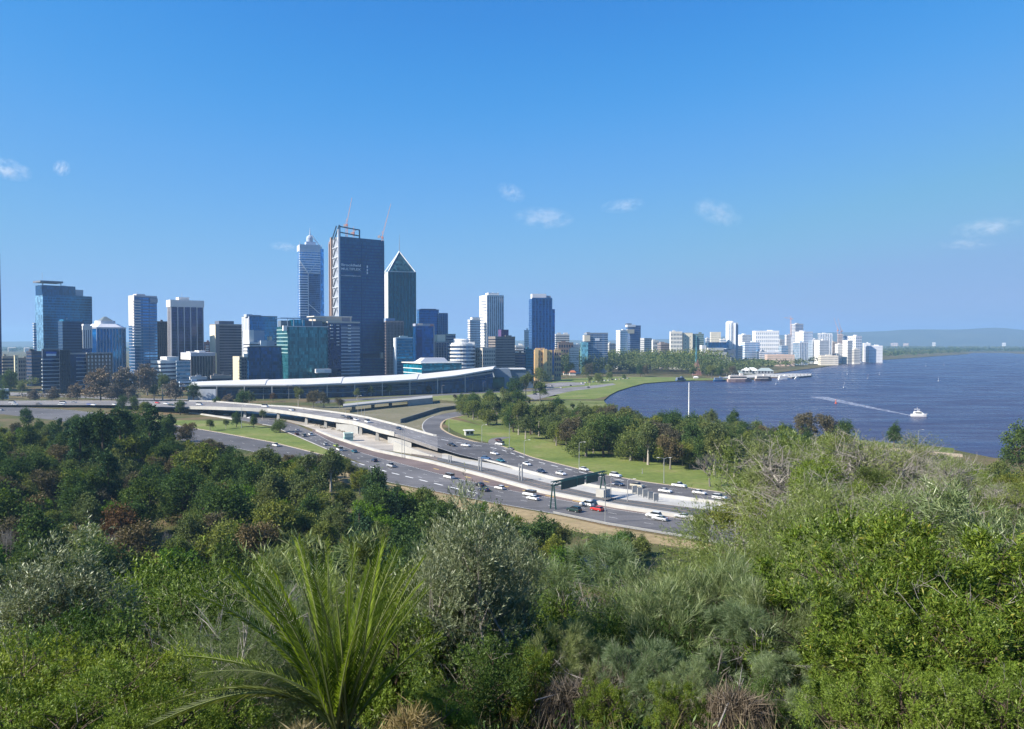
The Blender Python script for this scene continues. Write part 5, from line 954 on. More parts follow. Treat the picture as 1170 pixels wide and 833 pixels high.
for u, v, k, c, l in [(511, 448.6, 'van', 'white', 'white van left of two others before the convention hall'), (521, 448, 'van', 'white', 'white van in the middle before the convention hall'), (539, 447, 'van', 'silver', 'silver van near the tall lamp before the convention hall'), (557, 447.6, 'sedan', 'white', 'white car left of the dark bus at the hall corner'), (564, 447.2, 'van', 'black', 'dark bus-like van at the hall corner')]:
    CARS_TODO.append((k, c, at(u, v, .08), .12, l, GM))
GK = 'cars parked in a row on the foreshore lawn'
for i in range(13):
    c = ['white', 'silver', 'navy', 'teal', 'white', 'grey', 'white', 'silver', 'black', 'white', 'beige', 'silver', 'white'][i]
    t = i / 12; CARS_TODO.append(('sedan' if i % 2 else 'suv', c, at(665 + 52 * t, 438.2 - 5.6 * t, .05), 1.1, 'car parked in the long row across the foreshore lawn', GK))
for i, (u, v, c) in enumerate([(616, 442.5, 'white'), (622, 442.2, 'navy'), (630, 441.4, 'grey'), (641, 443.5, 'white'), (652, 441, 'black'), (672, 443, 'navy'), (611, 451, 'black'), (625, 450.5, 'grey')]):
    CARS_TODO.append(('sedan', c, at(u, v, .08), .5 + .3 * i, 'car on the foreshore car park roads beyond the park trees', 'cars on the foreshore car park'))
for t in CARS_TODO: put_car(*t)
GH = 'cars glimpsed through the hillside scrub'
for u, v, Y, k, l in [(984, 577, 62, 'suv', 'white car roof glimpsed through the grey twiggy scrub at right'), (1010, 578, 64, 'sedan', 'second white car right of the first in the grey twiggy scrub'), (1096, 596, 50, 'sedan', 'white car just above the bright green shrub at right'), (3, 707, 60, 'suv', 'white car showing at the left edge behind dark shrubs')]:
    p = at_y(u, v, Y); put_car(k, 'white', (p.x, p.y, p.z - 1.1), .8, l, GH)

# ---------------------------------------------------------------- street furniture
def lamp_proto(h, arms, bend=False):
    root = empty('street_lamp', (0, 0, 0)); MB().tube([(0, 0, 0), (0, 0, h * .5), (0, 0, h)], [.16, .12, .09], 6).build('pole', M['steel'], root); MB().box(-.25, .25, -.25, .25, 0, .25).build('base', M['concrete_grey'], root)
    for s in ((-1, 1) if arms == 2 else (1,) if arms == 1 else ()):
        MB().tube([(0, 0, h - .05), (s * 1.0, 0, h + .35), (s * 1.9, 0, h + .42)], [.07, .06, .05], 5).build('arm', M['steel'], root); mb = MB(); mb.hexa([(s * 1.8, -.15, h + .34), (s * 2.7, -.1, h + .38), (s * 2.7, .1, h + .38), (s * 1.8, .15, h + .34)], [(s * 1.8, -.1, h + .5), (s * 2.7, -.06, h + .46), (s * 2.7, .06, h + .46), (s * 1.8, .1, h + .5)]); o = mb.build('lamp_head', M['white'], root); fixn(o)
    return root
LP = {}
def lamp(u, vt, vb, arms, label, z=0.0, yaw=0.0, group='street lamps along the freeway'):
    p = at(u, vb, z); h = zv(vt, p.y) - z; k = (round(h), arms)
    if k not in LP: o = LP[k] = lamp_proto(k[0], arms); kids(o)
    else: o = copy_tree(LP[k])
    o.location = p; o.rotation_euler = (0, 0, yaw); tag(o, label, 'street lamp', group)
for a in [(160, 431, 457.5, 0, 'tall green-grey pole in front of the bare grey trees'), (197, 449, 458, 0, 'short pale pole right of the bare grey trees'), (208, 440, 458, 1, 'pale lamp post left of the ribbed hall end wall'), (230.5, 447.5, 456, 0, 'short white post beside the ribbed hall end wall'), (276, 465, 489, 1, 'lamp post standing on the grass island among trees'), (301, 443.5, 456, 2, 'double lamp before the left part of the hall'), (330, 441.5, 456, 2, 'double lamp standing over the hall columns'), (369, 440, 453, 1, 'lamp before the middle of the hall facade'), (384, 440, 452, 1, 'second lamp before the middle of the hall facade'), (409, 452, 475.5, 1, 'tall lamp behind the bridge near the flyover'),
          (395, 465, 473, 0, 'short post beside the flyover end'), (413, 464, 475, 0, 'short steel post left of a twin under the flyover'), (416.5, 464, 474, 0, 'short steel post right of a twin under the flyover'), (505, 441, 451, 1, 'lamp on the lawn road before the hall'), (540, 436, 448, 1, 'lamp by the silver van before the hall corner'), (552, 437, 448, 1, 'lamp at the right end of the hall'), (513, 476, 493, 0, 'slim pole behind the curved dark fence'), (550.6, 487, 506, 1, 'lamp inside the loop ramp grass'), (582, 483, 512, 0, 'pole by the pull-in bay against dark trees'), (599, 503, 524, 1, 'lamp at the verge right of the pull-in bay'),
          (661.7, 505, 537, 1, 'lamp in front of the yellow-green tree'), (758.6, 525, 552, 2, 'double armed street lamp on the green verge'), (734, 536, 541, 0, 'short sign post on the verge among tree trunks'), (811, 525, 555, 0, 'grey pole beside the bare white tree'), (691.5, 556, 598, 1, 'tall lamp on the guard rail side under the gantry'), (698, 545, 570, 1, 'left of two lamps in the rail corridor right of the gantry'), (717, 549, 573, 1, 'right of two lamps in the rail corridor right of the gantry'), (459.3, 486, 523, 0, 'left of two slim poles before the white retaining wall'), (462, 486, 523.5, 0, 'right of two slim poles before the white retaining wall'), (928.6, 482.5, 505, 1, 'lamp in front of the big dark shoreline tree'), (889, 484.5, 494, 0, 'short post above the scrub at the shoreline'), (1049, 491, 513, 1, 'leaning lamp above the scrub against the water'), (790.5, 480, 489, 0, 'short pole at the foot of the tall white mast')]:
    lamp(*a)
p = at(787, 489); root = empty('flag_mast', p, 0, 'tall plain white mast rising from the shore lawn against the water', 'mast'); h = zv(438, p.y); MB().tube([(0, 0, 0), (0, 0, h * .6), (0, 0, h)], [.42, .34, .24], 8).build('pole', M['white'], root); MB().lathe([(1.0, 0), (1.0, .5), (.5, .7)], 10).build('base', M['concrete_grey'], root); MB().lathe([(.05, h - .05), (.35, h + .2), (.05, h + .6)], 8).build('finial', M['white'], root)
# overhead line masts in the rail corridor
for u, vt, vb, l in [(595, 530, 549, 'twin steel rail mast nearest the gantry'), (548.5, 524, 538, 'twin steel rail mast in the middle of the corridor'), (514, 520.5, 528.5, 'small twin steel rail mast near the retaining wall')]:
    p = at(u, vb); h = zv(vt, p.y); r = empty('rail_mast', p, rail.dirz(max(u, 500)), l, 'mast', 'masts along the rail corridor')
    for s in (-1, 1): MB().box(s * .9 - .22, s * .9 + .22, -.22, .22, 0, h).build('post', M['steel'], r)
    MB().box(-.9, .9, -.12, .12, h - .7, h - .4).box(-.9, .9, -.12, .12, h * .5, h * .5 + .3).build('crossbar', M['steel'], r)
for i in range(5):
    p = at(725 + 6.1 * i, 564.5 + 2.3 * i); h = 2.9; r = empty('signal_cabinet', p, .3, ['first', 'second', 'middle', 'fourth', 'last'][i] + ' of five pale square panels in the rail corridor from the gantry', 'panel', 'pale panels beside the rail tracks'); MB().box(-.9, .9, -.16, .16, .5, h).build('panel', M['concrete'], r); MB().box(-.7, -.5, -.08, .08, 0, .5).build('leg', M['steel'], r); MB().box(.5, .7, -.08, .08, 0, .5).build('leg', M['steel'], r)
p = at(651, 571.5); 
# gantry over the near lanes
gl_, gr_ = at(632, 582), at(689, 567.5); root = empty('sign_gantry', (gl_ + gr_) / 2, 0, 'dark green steel gantry with three big sign boards over the near lanes', 'gantry'); loc = root.location.copy()
def L(p): return Vector(p) - loc
zt = zv(555.5, gl_.y); a, c = Vector((gl_.x, gl_.y, 0)), Vector((gr_.x, gr_.y, 0)); d = (c - a).normalized(); q = Vector((-d.y, d.x, 0)); up = Vector((0, 0, 1))
MB().bar(L(a - q * 1.1), L(a - q * .3 + up * zt), .42).build('leg', M['gantry_green'], root); MB().bar(L(a + q * 1.1), L(a + q * .3 + up * zt), .42).build('leg', M['gantry_green'], root); MB().bar(L(c - q * 1.1 + up * 2.6), L(c - q * .3 + up * zt), .42).build('leg', M['gantry_green'], root); MB().bar(L(c + q * 1.1 + up * 2.6), L(c + q * .3 + up * zt), .42).build('leg', M['gantry_green'], root)
tr = MB(); n = 14; T0, T1 = a - d * .5 + up * (zt + .2), c + d * 1.5 + up * (zt + .2)
for o1 in (-.5, .5):
    for o2 in (0, 1.1): tr.bar(L(T0 + q * o1 + up * o2), L(T1 + q * o1 + up * o2), .24)
    for i in range(n): tr.bar(L(T0.lerp(T1, i / n) + q * o1 + up * (1.1 * (i % 2))), L(T0.lerp(T1, (i + 1) / n) + q * o1 + up * (1.1 * ((i + 1) % 2))), .14)
tr.build('truss', M['gantry_green'], root); MB().box(-.0, .01, 0, .01, 0, .01)
sgn = M['gantry_green']; fq = -q if (-q).y < 0 else q
for f0, f1, hb in ((.12, .40, 2.2), (.41, .54, 2.0), (.58, .80, 2.1)):
    s0, s1 = T0.lerp(T1, f0) + fq * .75, T0.lerp(T1, f1) + fq * .75; lo = up * (-hb + .6); hi = up * 1.0; th_ = fq * .12
    o = MB().hexa([L(s0 + lo), L(s1 + lo), L(s1 + lo + th_), L(s0 + lo + th_)], [L(s0 + hi), L(s1 + hi), L(s1 + hi + th_), L(s0 + hi + th_)]).build('sign_board', sgn, root); fixn(o)
    fr = MB()
    for e0, e1 in ((s0 + lo, s1 + lo), (s0 + hi, s1 + hi), (s0 + lo, s0 + hi), (s1 + lo, s1 + hi)): fr.bar(L(e0 + th_ * 1.2), L(e1 + th_ * 1.2), .1)
    fr.build('frame', wallmat((.10, .17, .16)), o)
bx = MB().box(-1.9, 1.9, -1.6, 1.6, 0, 2.6).build('footing', M['concrete'], root, loc=L(c)); bx.rotation_euler = (0, 0, math.atan2(d.y, d.x))
# guard rail along the near verge
pts = roadR.line(1, 632, 880, 60); pts = [p + (pts[-1] - pts[0]).normalized().cross(up) * 0 for p in pts]
root = empty('guard_rail', pts[0], 0, 'galvanised guard rail with posts along the near verge of the freeway', 'guard rail')
part_of(wall('rail', [p * 1 for p in pts], .8, .08, 'steel', .42), root); part_of(wall('rail', [p * 1 for p in pts], .36, .06, 'steel', .14), root)
acc = walk(pts); s = 0; pm = MB().box(-.07, .07, -.07, .07, 0, .84).mesh('post', M['steel'])
k_ = 0
while s < acc[-1] and k_ < 60:
    p_, d_ = sample(pts, acc, s); o = link('post', pm, None, p_); under(o, root); s += 3; k_ += 1
# small site hut between the carriageways, shelter in the loop
p = at(397, 504.5); b = Bld('site_hut', 'small pale green hut in the scrub between the two carriageways', 392, 393, 403, 495.5, p.y, 8, 4); b.body(wallmat((.48, .62, .52))); b.bands(wallmat((.25, .4, .36)), 3, .3, z0=.6); b.parapet(wallmat((.5, .62, .55)), .2)
p = at(536, 498); b = Bld('shed', 'small white roofed shelter on the grass inside the loop ramp', 531, 532, 541, 492.5, p.y, 12, 4); b.body(wallmat((.4, .40, .36))); b.part('roof', wallmat((.66, .66, .62)), MB().box(-.6, b.w + .6, -.6, b.d + .6, b.h, b.h + .3)); b.grid(glassmat((.05, .05, .05)), 2, 1, .3, b.h)
# park pavilion and houses by the lawn
def house(label, u0, u1, vt, vb, roofc=None, wc=(.62, .58, .5), k=.55):
    p = at((u0 + u1) / 2, vb); b = Bld('pavilion', label, u0, u0, u1, vt, p.y, 6, 0); b.d = max(6, b.w * .6); hw = b.h * k; b.body(wallmat(wc), hw); rm = roofc or M['terracotta']
    b.part('roof', rm, MB().add([(-.8, -.8, hw), (b.w + .8, -.8, hw), (b.w + .8, b.d + .8, hw), (-.8, b.d + .8, hw), (b.w * .25, b.d / 2, b.h), (b.w * .75, b.d / 2, b.h)], [(0, 1, 5, 4), (1, 2, 5), (2, 3, 4, 5), (3, 0, 4), (3, 2, 1, 0)])); b.grid(glassmat((.06, .06, .07)), 5, 1, hw * .2, hw, .45, .7); return b
house('orange-roofed park pavilion at the top of the foreshore lawn', 644, 652, 423.4, 428.6); house('smaller orange-roofed hall right of the park pavilion', 651, 658, 423.2, 429, None, (.7, .68, .62), .6); house('low white-roofed kiosk right of the orange pavilions', 662, 670, 425, 427.8, wallmat((.7, .7, .68)))
house('orange-roofed house deep among the park trees', 704, 718, 408, 413); house('cream-roofed shed among the shore trees', 748, 752, 413, 416, wallmat((.6, .5, .36)))
house('white canopy roof above the ferry jetty', 848, 867, 420, 427, wallmat((.74, .74, .72)), (.4, .42, .44), .5); house('grey-green shed roof left of the white jetty canopy', 836, 850, 423.5, 429.5, wallmat((.24, .29, .28)), (.2, .22, .24)); house('grey ferry terminal roof right of the white jetty canopy', 866, 884, 420.5, 428, wallmat((.30, .35, .35)), (.25, .27, .3)); house('tiny white kiosk on the sandy shore', 793, 798, 430, 432.6, wallmat((.75, .74, .72)))

# ---------------------------------------------------------------- river things
def wlevel(u, v): return at(u, v, -.9)
# jetty deck
def jetty():
    a = [wlevel(u, v) for u, v in ((820, 434), (850, 433.5), (880, 432), (905, 432.5), (927, 430.6), (927.5, 428.6), (905, 428.4), (870, 429), (835, 431))]
    root = empty('jetty', a[3], 0, 'long low jetty with a pale deck reaching into the river', 'jetty'); lo = root.location.copy(); root.location.z = 0; lo.z = 0
    MB().prism([(p.x - lo.x, p.y - lo.y) for p in a], .6, 1.4).build('deck', M['concrete'], root); mb = MB().prism([(p.x - lo.x, p.y - lo.y) for p in a], -1.2, -.2); mb.build('piling_wall', wallmat((.16, .11, .10)), root)
    pc = [Vector((p.x - lo.x, p.y - lo.y, 0)) for p in a]
    for i in range(12): q = pc[2].lerp(pc[4], i / 11); MB().tube([(q.x, q.y, -1.2), (q.x, q.y, 3.4)], .35, 6).build('pile', M['bark'], root)
jetty()
def boat(label, u, v, L_, yaw, kind='ferry', cols=((.75, .75, .73), (.7, .7, .7)), name='boat', group=None):
    p = wlevel(u, v); r = empty(name, p, yaw, label, 'boat', group); w = L_ * .28; h = L_ * .10 + .5
    st = [(-.5, .8), (-.2, 1), (.2, .95), (.4, .6), (.5, .06)]; mb = MB(); n = len(st)
    for x, k in st: mb.v += [(x * L_, -w / 2 * k * .75, -.3), (x * L_, w / 2 * k * .75, -.3), (x * L_, w / 2 * k, h * (1 + .35 * max(0, x))), (x * L_, -w / 2 * k, h * (1 + .35 * max(0, x)))]
    for i in range(n - 1):
        for e in range(4): mb.f.append((4 * i + e, 4 * i + (e + 1) % 4, 4 * i + 4 + (e + 1) % 4, 4 * i + 4 + e))
    mb.f += [(0, 3, 2, 1), (4 * n - 4, 4 * n - 3, 4 * n - 2, 4 * n - 1)]; o = mb.build('hull', wallmat(cols[0]), r); fixn(o)
    ch = L_ * .12 + .6
    if kind == 'ferry': MB().box(-.44 * L_, .26 * L_, -w * .40, w * .40, h, h + ch).build('cabin', wallmat(cols[1]), r); MB().box(-.42 * L_, .265 * L_, -w * .405, w * .405, h + ch * .35, h + ch * .7).build('window', M['carglass'], r); MB().box(-.40 * L_, .2 * L_, -w * .42, w * .42, h + ch, h + ch + .3).build('roof', wallmat(cols[1]), r); MB().box(.0, .12 * L_, -w * .25, w * .25, h + ch + .3, h + ch * 1.7).build('wheelhouse', wallmat(cols[1]), r)
    elif kind == 'cruiser':
        mb = MB(); mb.hexa([(-.36 * L_, -w * .36, h), (.30 * L_, -w * .22, h), (.30 * L_, w * .22, h), (-.36 * L_, w * .36, h)], [(-.32 * L_, -w * .32, h + ch), (.08 * L_, -w * .26, h + ch), (.08 * L_, w * .26, h + ch), (-.32 * L_, w * .32, h + ch)]); fixn(mb.build('cabin', wallmat(cols[1]), r)); MB().box(-.26 * L_, .10 * L_, -w * .365, w * .365, h + ch * .35, h + ch * .72).build('window', M['carglass'], r)
        MB().box(-.30 * L_, .02 * L_, -w * .30, w * .30, h + ch + 1.5, h + ch + 1.66).build('flybridge_roof', wallmat(cols[1]), r); MB().box(-.14 * L_, .02 * L_, -w * .25, w * .25, h + ch, h + ch + .6).build('flybridge', wallmat(cols[1]), r)
        for sx in (-.28, .0):
            for sy in (-.27, .27): MB().bar((sx * L_, sy * w, h + ch), (sx * L_, sy * w, h + ch + 1.5), .1).build('post', M['steel'], r)
        MB().tube([(-.1 * L_, 0, h + ch + 1.6), (-.14 * L_, 0, h + ch + 3.2)], .05, 5).build('antenna', M['white'], r)
    else:
        hm = L_ * 1.5; MB().tube([(0, 0, h), (0, 0, h + hm)], .07, 5).build('mast', M['white'], r); mb = MB().add([(-.05, .04, h + .5), (-.45 * L_, .04, h + .7), (-.03, .04, h + hm), (-.05, -.04, h + .5), (-.45 * L_, -.04, h + .7), (-.03, -.04, h + hm)], [(0, 1, 2), (5, 4, 3), (0, 3, 4, 1), (1, 4, 5, 2), (2, 5, 3, 0)]); mb.build('sail', wallmat(cols[1]), r)
    return r
wy = math.atan2((wlevel(1052, 476.2) - wlevel(1036, 473.5)).y, (wlevel(1052, 476.2) - wlevel(1036, 473.5)).x)
boat('white motor cruiser with flybridge heading right and trailing a long wake', 1050.5, 475.8, 11.0, -.25, 'cruiser', ((.82, .80, .76), (.82, .81, .78)))
boat('dark blue ferry moored at the left end of the jetty', 822, 435.8, 16, .05, 'ferry', ((.05, .09, .17), (.16, .24, .36))); boat('long tan and white ferry moored beside the dark blue one', 845, 436.2, 32, .02, 'ferry', ((.40, .28, .25), (.66, .60, .54))); boat('brown-hulled ferry in front of the white canopy', 872, 435, 24, .1, 'ferry', ((.20, .15, .14), (.62, .58, .52))); boat('white cruise boat at the right part of the jetty', 896, 433.8, 17, .1, 'ferry', ((.8, .8, .8), (.8, .8, .8))); boat('low blue-grey boat left of the ferry jetty by the sandy shore', 778, 435.6, 17, .5, 'ferry', ((.07, .10, .17), (.14, .18, .26))); boat('small white launch at the tip of the jetty', 911, 433, 9, .3, 'cruiser')
for u, v, l, c in [(965, 443, 'white sailing boat nearest to the jetty tip', (.8, .8, .8)), (887.5, 439, 'small white sail just below the jetty', (.8, .8, .8)), (1073, 435.5, 'white sail right of mid river', (.82, .8, .78)), (992, 432.5, 'pinkish sail in the middle of the river', (.62, .45, .46)), (1005.5, 428.5, 'pale sail near the far shore reach', (.7, .7, .75)), (969, 428, 'faint pale sail off the wooded shore', (.7, .7, .75)), (1079, 417.5, 'tiny pinkish sail farthest up the river', (.6, .5, .52)), (1058, 418.5, 'tiny white speck of a sail far up the river', (.75, .75, .78))]:
    boat(l, u, v, 3.6, .4, 'sail', ((.75, .75, .75), c), 'sailing_boat', 'sails and small craft on the river')
p = wlevel(955, 461); r = empty('buoy', p, 0, 'red channel buoy left of the motor cruiser wake', 'buoy'); MB().lathe([(1.0, -.3), (1.0, .5), (.35, .9), (.3, 2.6)], 10).build('float', M['red'], r); MB().lathe([(.05, 2.6), (.55, 2.7), (.05, 3.6)], 8).build('topmark', M['red'], r)
# foam of the wake: churned water, its own mesh on the surface
def wake():
    m, nt, p, o = newmat('wake_foam'); n = noise_n(nt, .35, 6, .7); setc(p.inputs['Base Color'], (.55, .6, .7)); p.inputs['Roughness'].default_value = .7; nt.links.new(ramp(nt, n, [(.40, (0, 0, 0)), (.72, (.95, .95, .95))]), p.inputs['Alpha'])
    mb = MB(); r = random.Random(5); P0 = wlevel(1043, 475.3); P1 = wlevel(935, 453.5); n = 60; pts = []
    for i in range(n + 1):
        t = i / n; c = P0.lerp(P1, t) + Vector((0, 6 * math.sin(t * 3), 0)); w = 1.4 + 7 * t; d = (P1 - P0).normalized(); q = Vector((-d.y, d.x, 0))
        for k in (-1, -.35, .35, 1): pts.append(c + q * w * k * r.uniform(.8, 1.15) + Vector((0, 0, (.22 if abs(k) < .5 else .04) * (1 - t * .7) + .02)))
    mb.v = [tuple(p_) for p_ in pts]
    for i in range(n):
        for k in range(3): mb.f.append((4 * i + k, 4 * i + k + 1, 4 * i + 5 + k, 4 * i + 4 + k))
    o = mb.build('water_wake', m, smooth=True); o['kind'] = 'structure'
wake()
# clouds: small real volumes above the haze
def cloud(label, u, v, wpx, hpx, D, dens, seed, tilt=0):
    p = at_y(u, v, D); w, h = wpx / F * D / 2, hpx / F * D / 2
    b = bmesh.new(); bmesh.ops.create_icosphere(b, subdivisions=3, radius=1)
    me = bpy.data.meshes.new('cloud'); b.to_mesh(me); b.free()
    o = link('cloud', me, None, p, None, (w, w * .6, h)); o.rotation_euler = (0, tilt, 0); tag(o, label, 'cloud', 'small fair weather clouds')
    m = bpy.data.materials.new('cloud_vapour'); m.use_nodes = True; nt = m.node_tree
    for nd in list(nt.nodes):
        if nd.type != 'OUTPUT_MATERIAL': nt.nodes.remove(nd)
    pv = nt.nodes.new('ShaderNodeVolumePrincipled'); setc(pv.inputs['Color'], (1, 1, 1)); pv.inputs['Density Attribute'].default_value = ''
    tc = nt.nodes.new('ShaderNodeTexCoord'); mp = nt.nodes.new('ShaderNodeMapping'); mp.inputs['Location'].default_value = (seed * 3.1, seed * 1.7, 0); mp.inputs['Scale'].default_value = (1.9, 1.9, 1.0); nt.links.new(tc.outputs['Object'], mp.inputs[0])
    nz = nt.nodes.new('ShaderNodeTexNoise'); nz.inputs['Scale'].default_value = 1.5; nz.inputs['Detail'].default_value = 6; nz.inputs['Roughness'].default_value = .65; nt.links.new(mp.outputs[0], nz.inputs['Vector'])
    ln = nt.nodes.new('ShaderNodeVectorMath'); ln.operation = 'LENGTH'; nt.links.new(tc.outputs['Object'], ln.inputs[0])
    a = nt.nodes.new('ShaderNodeMath'); a.operation = 'SUBTRACT'; a.inputs[0].default_value = 1.0; nt.links.new(ln.outputs['Value'], a.inputs[1])
    c = nt.nodes.new('ShaderNodeMath'); c.operation = 'SUBTRACT'; nt.links.new(nz.outputs['Fac'], c.inputs[0]); c.inputs[1].default_value = .47; c.use_clamp = True
    d = nt.nodes.new('ShaderNodeMath'); d.operation = 'MULTIPLY'; d.use_clamp = False; nt.links.new(c.outputs[0], d.inputs[0]); nt.links.new(a.outputs[0], d.inputs[1])
    e = nt.nodes.new('ShaderNodeMath'); e.operation = 'MULTIPLY'; nt.links.new(d.outputs[0], e.inputs[0]); e.inputs[1].default_value = dens * 3.0 / w; e.use_clamp = False
    f = nt.nodes.new('ShaderNodeMath'); f.operation = 'MAXIMUM'; nt.links.new(e.outputs[0], f.inputs[0]); f.inputs[1].default_value = 0
    nt.links.new(f.outputs[0], pv.inputs['Density']); nt.links.new(pv.outputs[0], nt.nodes['Material Output'].inputs['Volume'])
    me.materials.append(m)
for c in [('long soft white cloud cut by the left edge', 8, 193, 62, 26, 5200, 4.5, 1, .25), ('tiny white cloud puff right of the left edge cloud', 70.5, 192, 22, 20, 5200, 4.0, 2, .4), ('brightest flat cloud right of the towers', 621, 249, 76, 26, 5600, 4.0, 3, .05), ('faint wisp above the brightest flat cloud', 584, 220, 38, 22, 5600, 2.6, 4, .4), ('thin pair of wisps in mid sky', 712, 235, 56, 18, 5600, 2.4, 5, -.1), ('soft slanting cloud over the river cluster', 819, 243, 66, 30, 5600, 2.8, 6, .3), ('pale thin cloud near the right edge', 1128, 260, 90, 24, 6200, 2.6, 7, -.1), ('faint cloud wisp left of the tallest pale tower', 326, 282, 42, 12, 6000, 2.6, 8, 0.1), ('very faint wisp below the pale right edge cloud', 1105, 279, 70, 14, 6400, 1.8, 9, 0.0)]: cloud(*c)
# ---------------------------------------------------------------- foliage
def leaf_mesh(name, P, Dv, S, L, W, mat):
    n = len(P); L = np.broadcast_to(np.asarray(L, float), (n,))[:, None]; W = np.broadcast_to(np.asarray(W, float), (n,))[:, None]
    Dv = Dv / (np.linalg.norm(Dv, axis=1, keepdims=True) + 1e-9); S = S - Dv * np.sum(S * Dv, 1, keepdims=True); S = S / (np.linalg.norm(S, axis=1, keepdims=True) + 1e-9)
    V = np.empty((n, 4, 3)); V[:, 0] = P; V[:, 1] = P + Dv * L * .45 + S * W * .5; V[:, 2] = P + Dv * L; V[:, 3] = P + Dv * L * .45 - S * W * .5
    me = bpy.data.meshes.new(name); me.vertices.add(4 * n); me.vertices.foreach_set('co', V.reshape(-1).astype(np.float32))
    me.loops.add(4 * n); me.loops.foreach_set('vertex_index', np.arange(4 * n, dtype=np.int32)); me.polygons.add(n); me.polygons.foreach_set('loop_start', np.arange(0, 4 * n, 4, dtype=np.int32))
    me.update(calc_edges=True); me.materials.append(mat); return me
def rdir(rg, n):
    d = rg.normal(size=(n, 3)); return d / np.linalg.norm(d, axis=1, keepdims=True)
def shell_pts(rg, lobes, n, inner=.55, flat=0.0):
    """points through the outer volume of several lobes; returns points and outward directions"""
    A = np.array([l[1][0] * l[1][1] + l[1][0] * l[1][2] + l[1][1] * l[1][2] for l in lobes]); k = rg.choice(len(lobes), n, p=A / A.sum())
    d = rdir(rg, n); low = d[:, 2] < -.35; d[low, 2] *= -rg.random(low.sum()) ; d /= np.linalg.norm(d, axis=1, keepdims=True)
    r = inner + (1 - inner) * rg.random(n) ** .6; r *= 1 + .16 * np.sin(d[:, 0] * 7 + k * 2.1) * np.sin(d[:, 1] * 6 + k) + .14 * np.sin(d[:, 2] * 8 + k * 1.3)
    C = np.array([l[0] for l in lobes])[k]; Rr = np.array([l[1] for l in lobes])[k]
    return C + d * Rr * r[:, None], d
def clumped(rg, lobes, n, inner, per, cr):
    k = max(8, n // per); C, d = shell_pts(rg, lobes, k, inner); i = rg.integers(0, k, n); g = rg.normal(size=(n, 3)) * .5
    c = cr * rg.uniform(.5, 1.5, k)[i][:, None]; P = C[i] + g * c; dd = d[i] + g * .8; return P, dd / (np.linalg.norm(dd, axis=1, keepdims=True) + 1e-9)
def branches(rg, base, lobes, r0, sub=3, pale=None, n=5):
    mb = MB()
    for c, rad in lobes:
        c = Vector(c); b = Vector(base); b = b + Vector((rg.normal() * .1, rg.normal() * .1, 0)); mid = b.lerp(c, .5) + Vector((rg.normal() * .12, rg.normal() * .12, .12)) * (c - b).length
        mb.tube([b, mid, c], [r0 * .6, r0 * .4, r0 * .2], n)
        for k in range(sub):
            d = Vector(rdir(rg, 1)[0]); d.z = abs(d.z) * .7 + .1; e = c + Vector((d.x * rad[0], d.y * rad[1], d.z * rad[2])) * .85; s = mid.lerp(c, rg.random() * .8 + .2)
            mb.tube([s, s.lerp(e, .5) + Vector((0, 0, .06 * rad[2])), e], [r0 * .2, r0 * .13, r0 * .05], 4)
    return mb
def lobes_round(rg, n, w, h, z0, size=.45):
    out = []
    for i in range(n):
        a = 2 * math.pi * (i + rg.random() * .7) / n * 2.4; rr = w * (.15 + .5 * rg.random()); z = z0 + h * (.15 + .7 * rg.random()) - .25 * h * (rr / w)
        s = size * (.75 + .5 * rg.random()); out.append(((rr * math.cos(a), rr * math.sin(a), z), (w * s, w * s * (.8 + .4 * rg.random()), h * s * .8)))
    return out
LEAF = {
 'gum': mat_leaf('leaf_gum', (0.062, 0.087, 0.034), (0.112, 0.143, 0.056), (0.186, 0.217, 0.093), .25, .22, .25),
 'dark': mat_leaf('leaf_dark_evergreen', (0.029, 0.059, 0.022), (0.055, 0.098, 0.034), (0.106, 0.163, 0.055), .25, .25, .3),
 'olive': mat_leaf('leaf_olive_tree', (0.071, 0.097, 0.028), (0.124, 0.161, 0.047), (0.209, 0.248, 0.085), .28, .22, .25),
 'yellow': mat_leaf('leaf_yellow_green', (0.079, 0.103, 0.020), (0.145, 0.177, 0.037), (0.236, 0.263, 0.065), .3, .15, .3),
 'bright': mat_leaf('leaf_bright_green', (0.042, 0.091, 0.014), (0.073, 0.152, 0.022), (0.134, 0.231, 0.042), .35, .15, .5),
 'conifer': mat_leaf('leaf_conifer', (0.023, 0.052, 0.029), (0.041, 0.084, 0.042), (0.082, 0.138, 0.065), .15, .2, .4),
 'russet': mat_leaf('leaf_russet', (.065, .040, .022), (.115, .068, .038), (.17, .105, .06), .2, .15, .3),
 'bare': mat_leaf('twig_haze_grey', (0.108, 0.090, 0.074), (0.180, 0.150, 0.126), (0.264, 0.228, 0.192), .1, .15, .2),
 'brownish': mat_leaf('leaf_dull_brown', (0.060, 0.054, 0.033), (0.113, 0.099, 0.063), (0.179, 0.158, 0.105), .2, .2, .25),
}
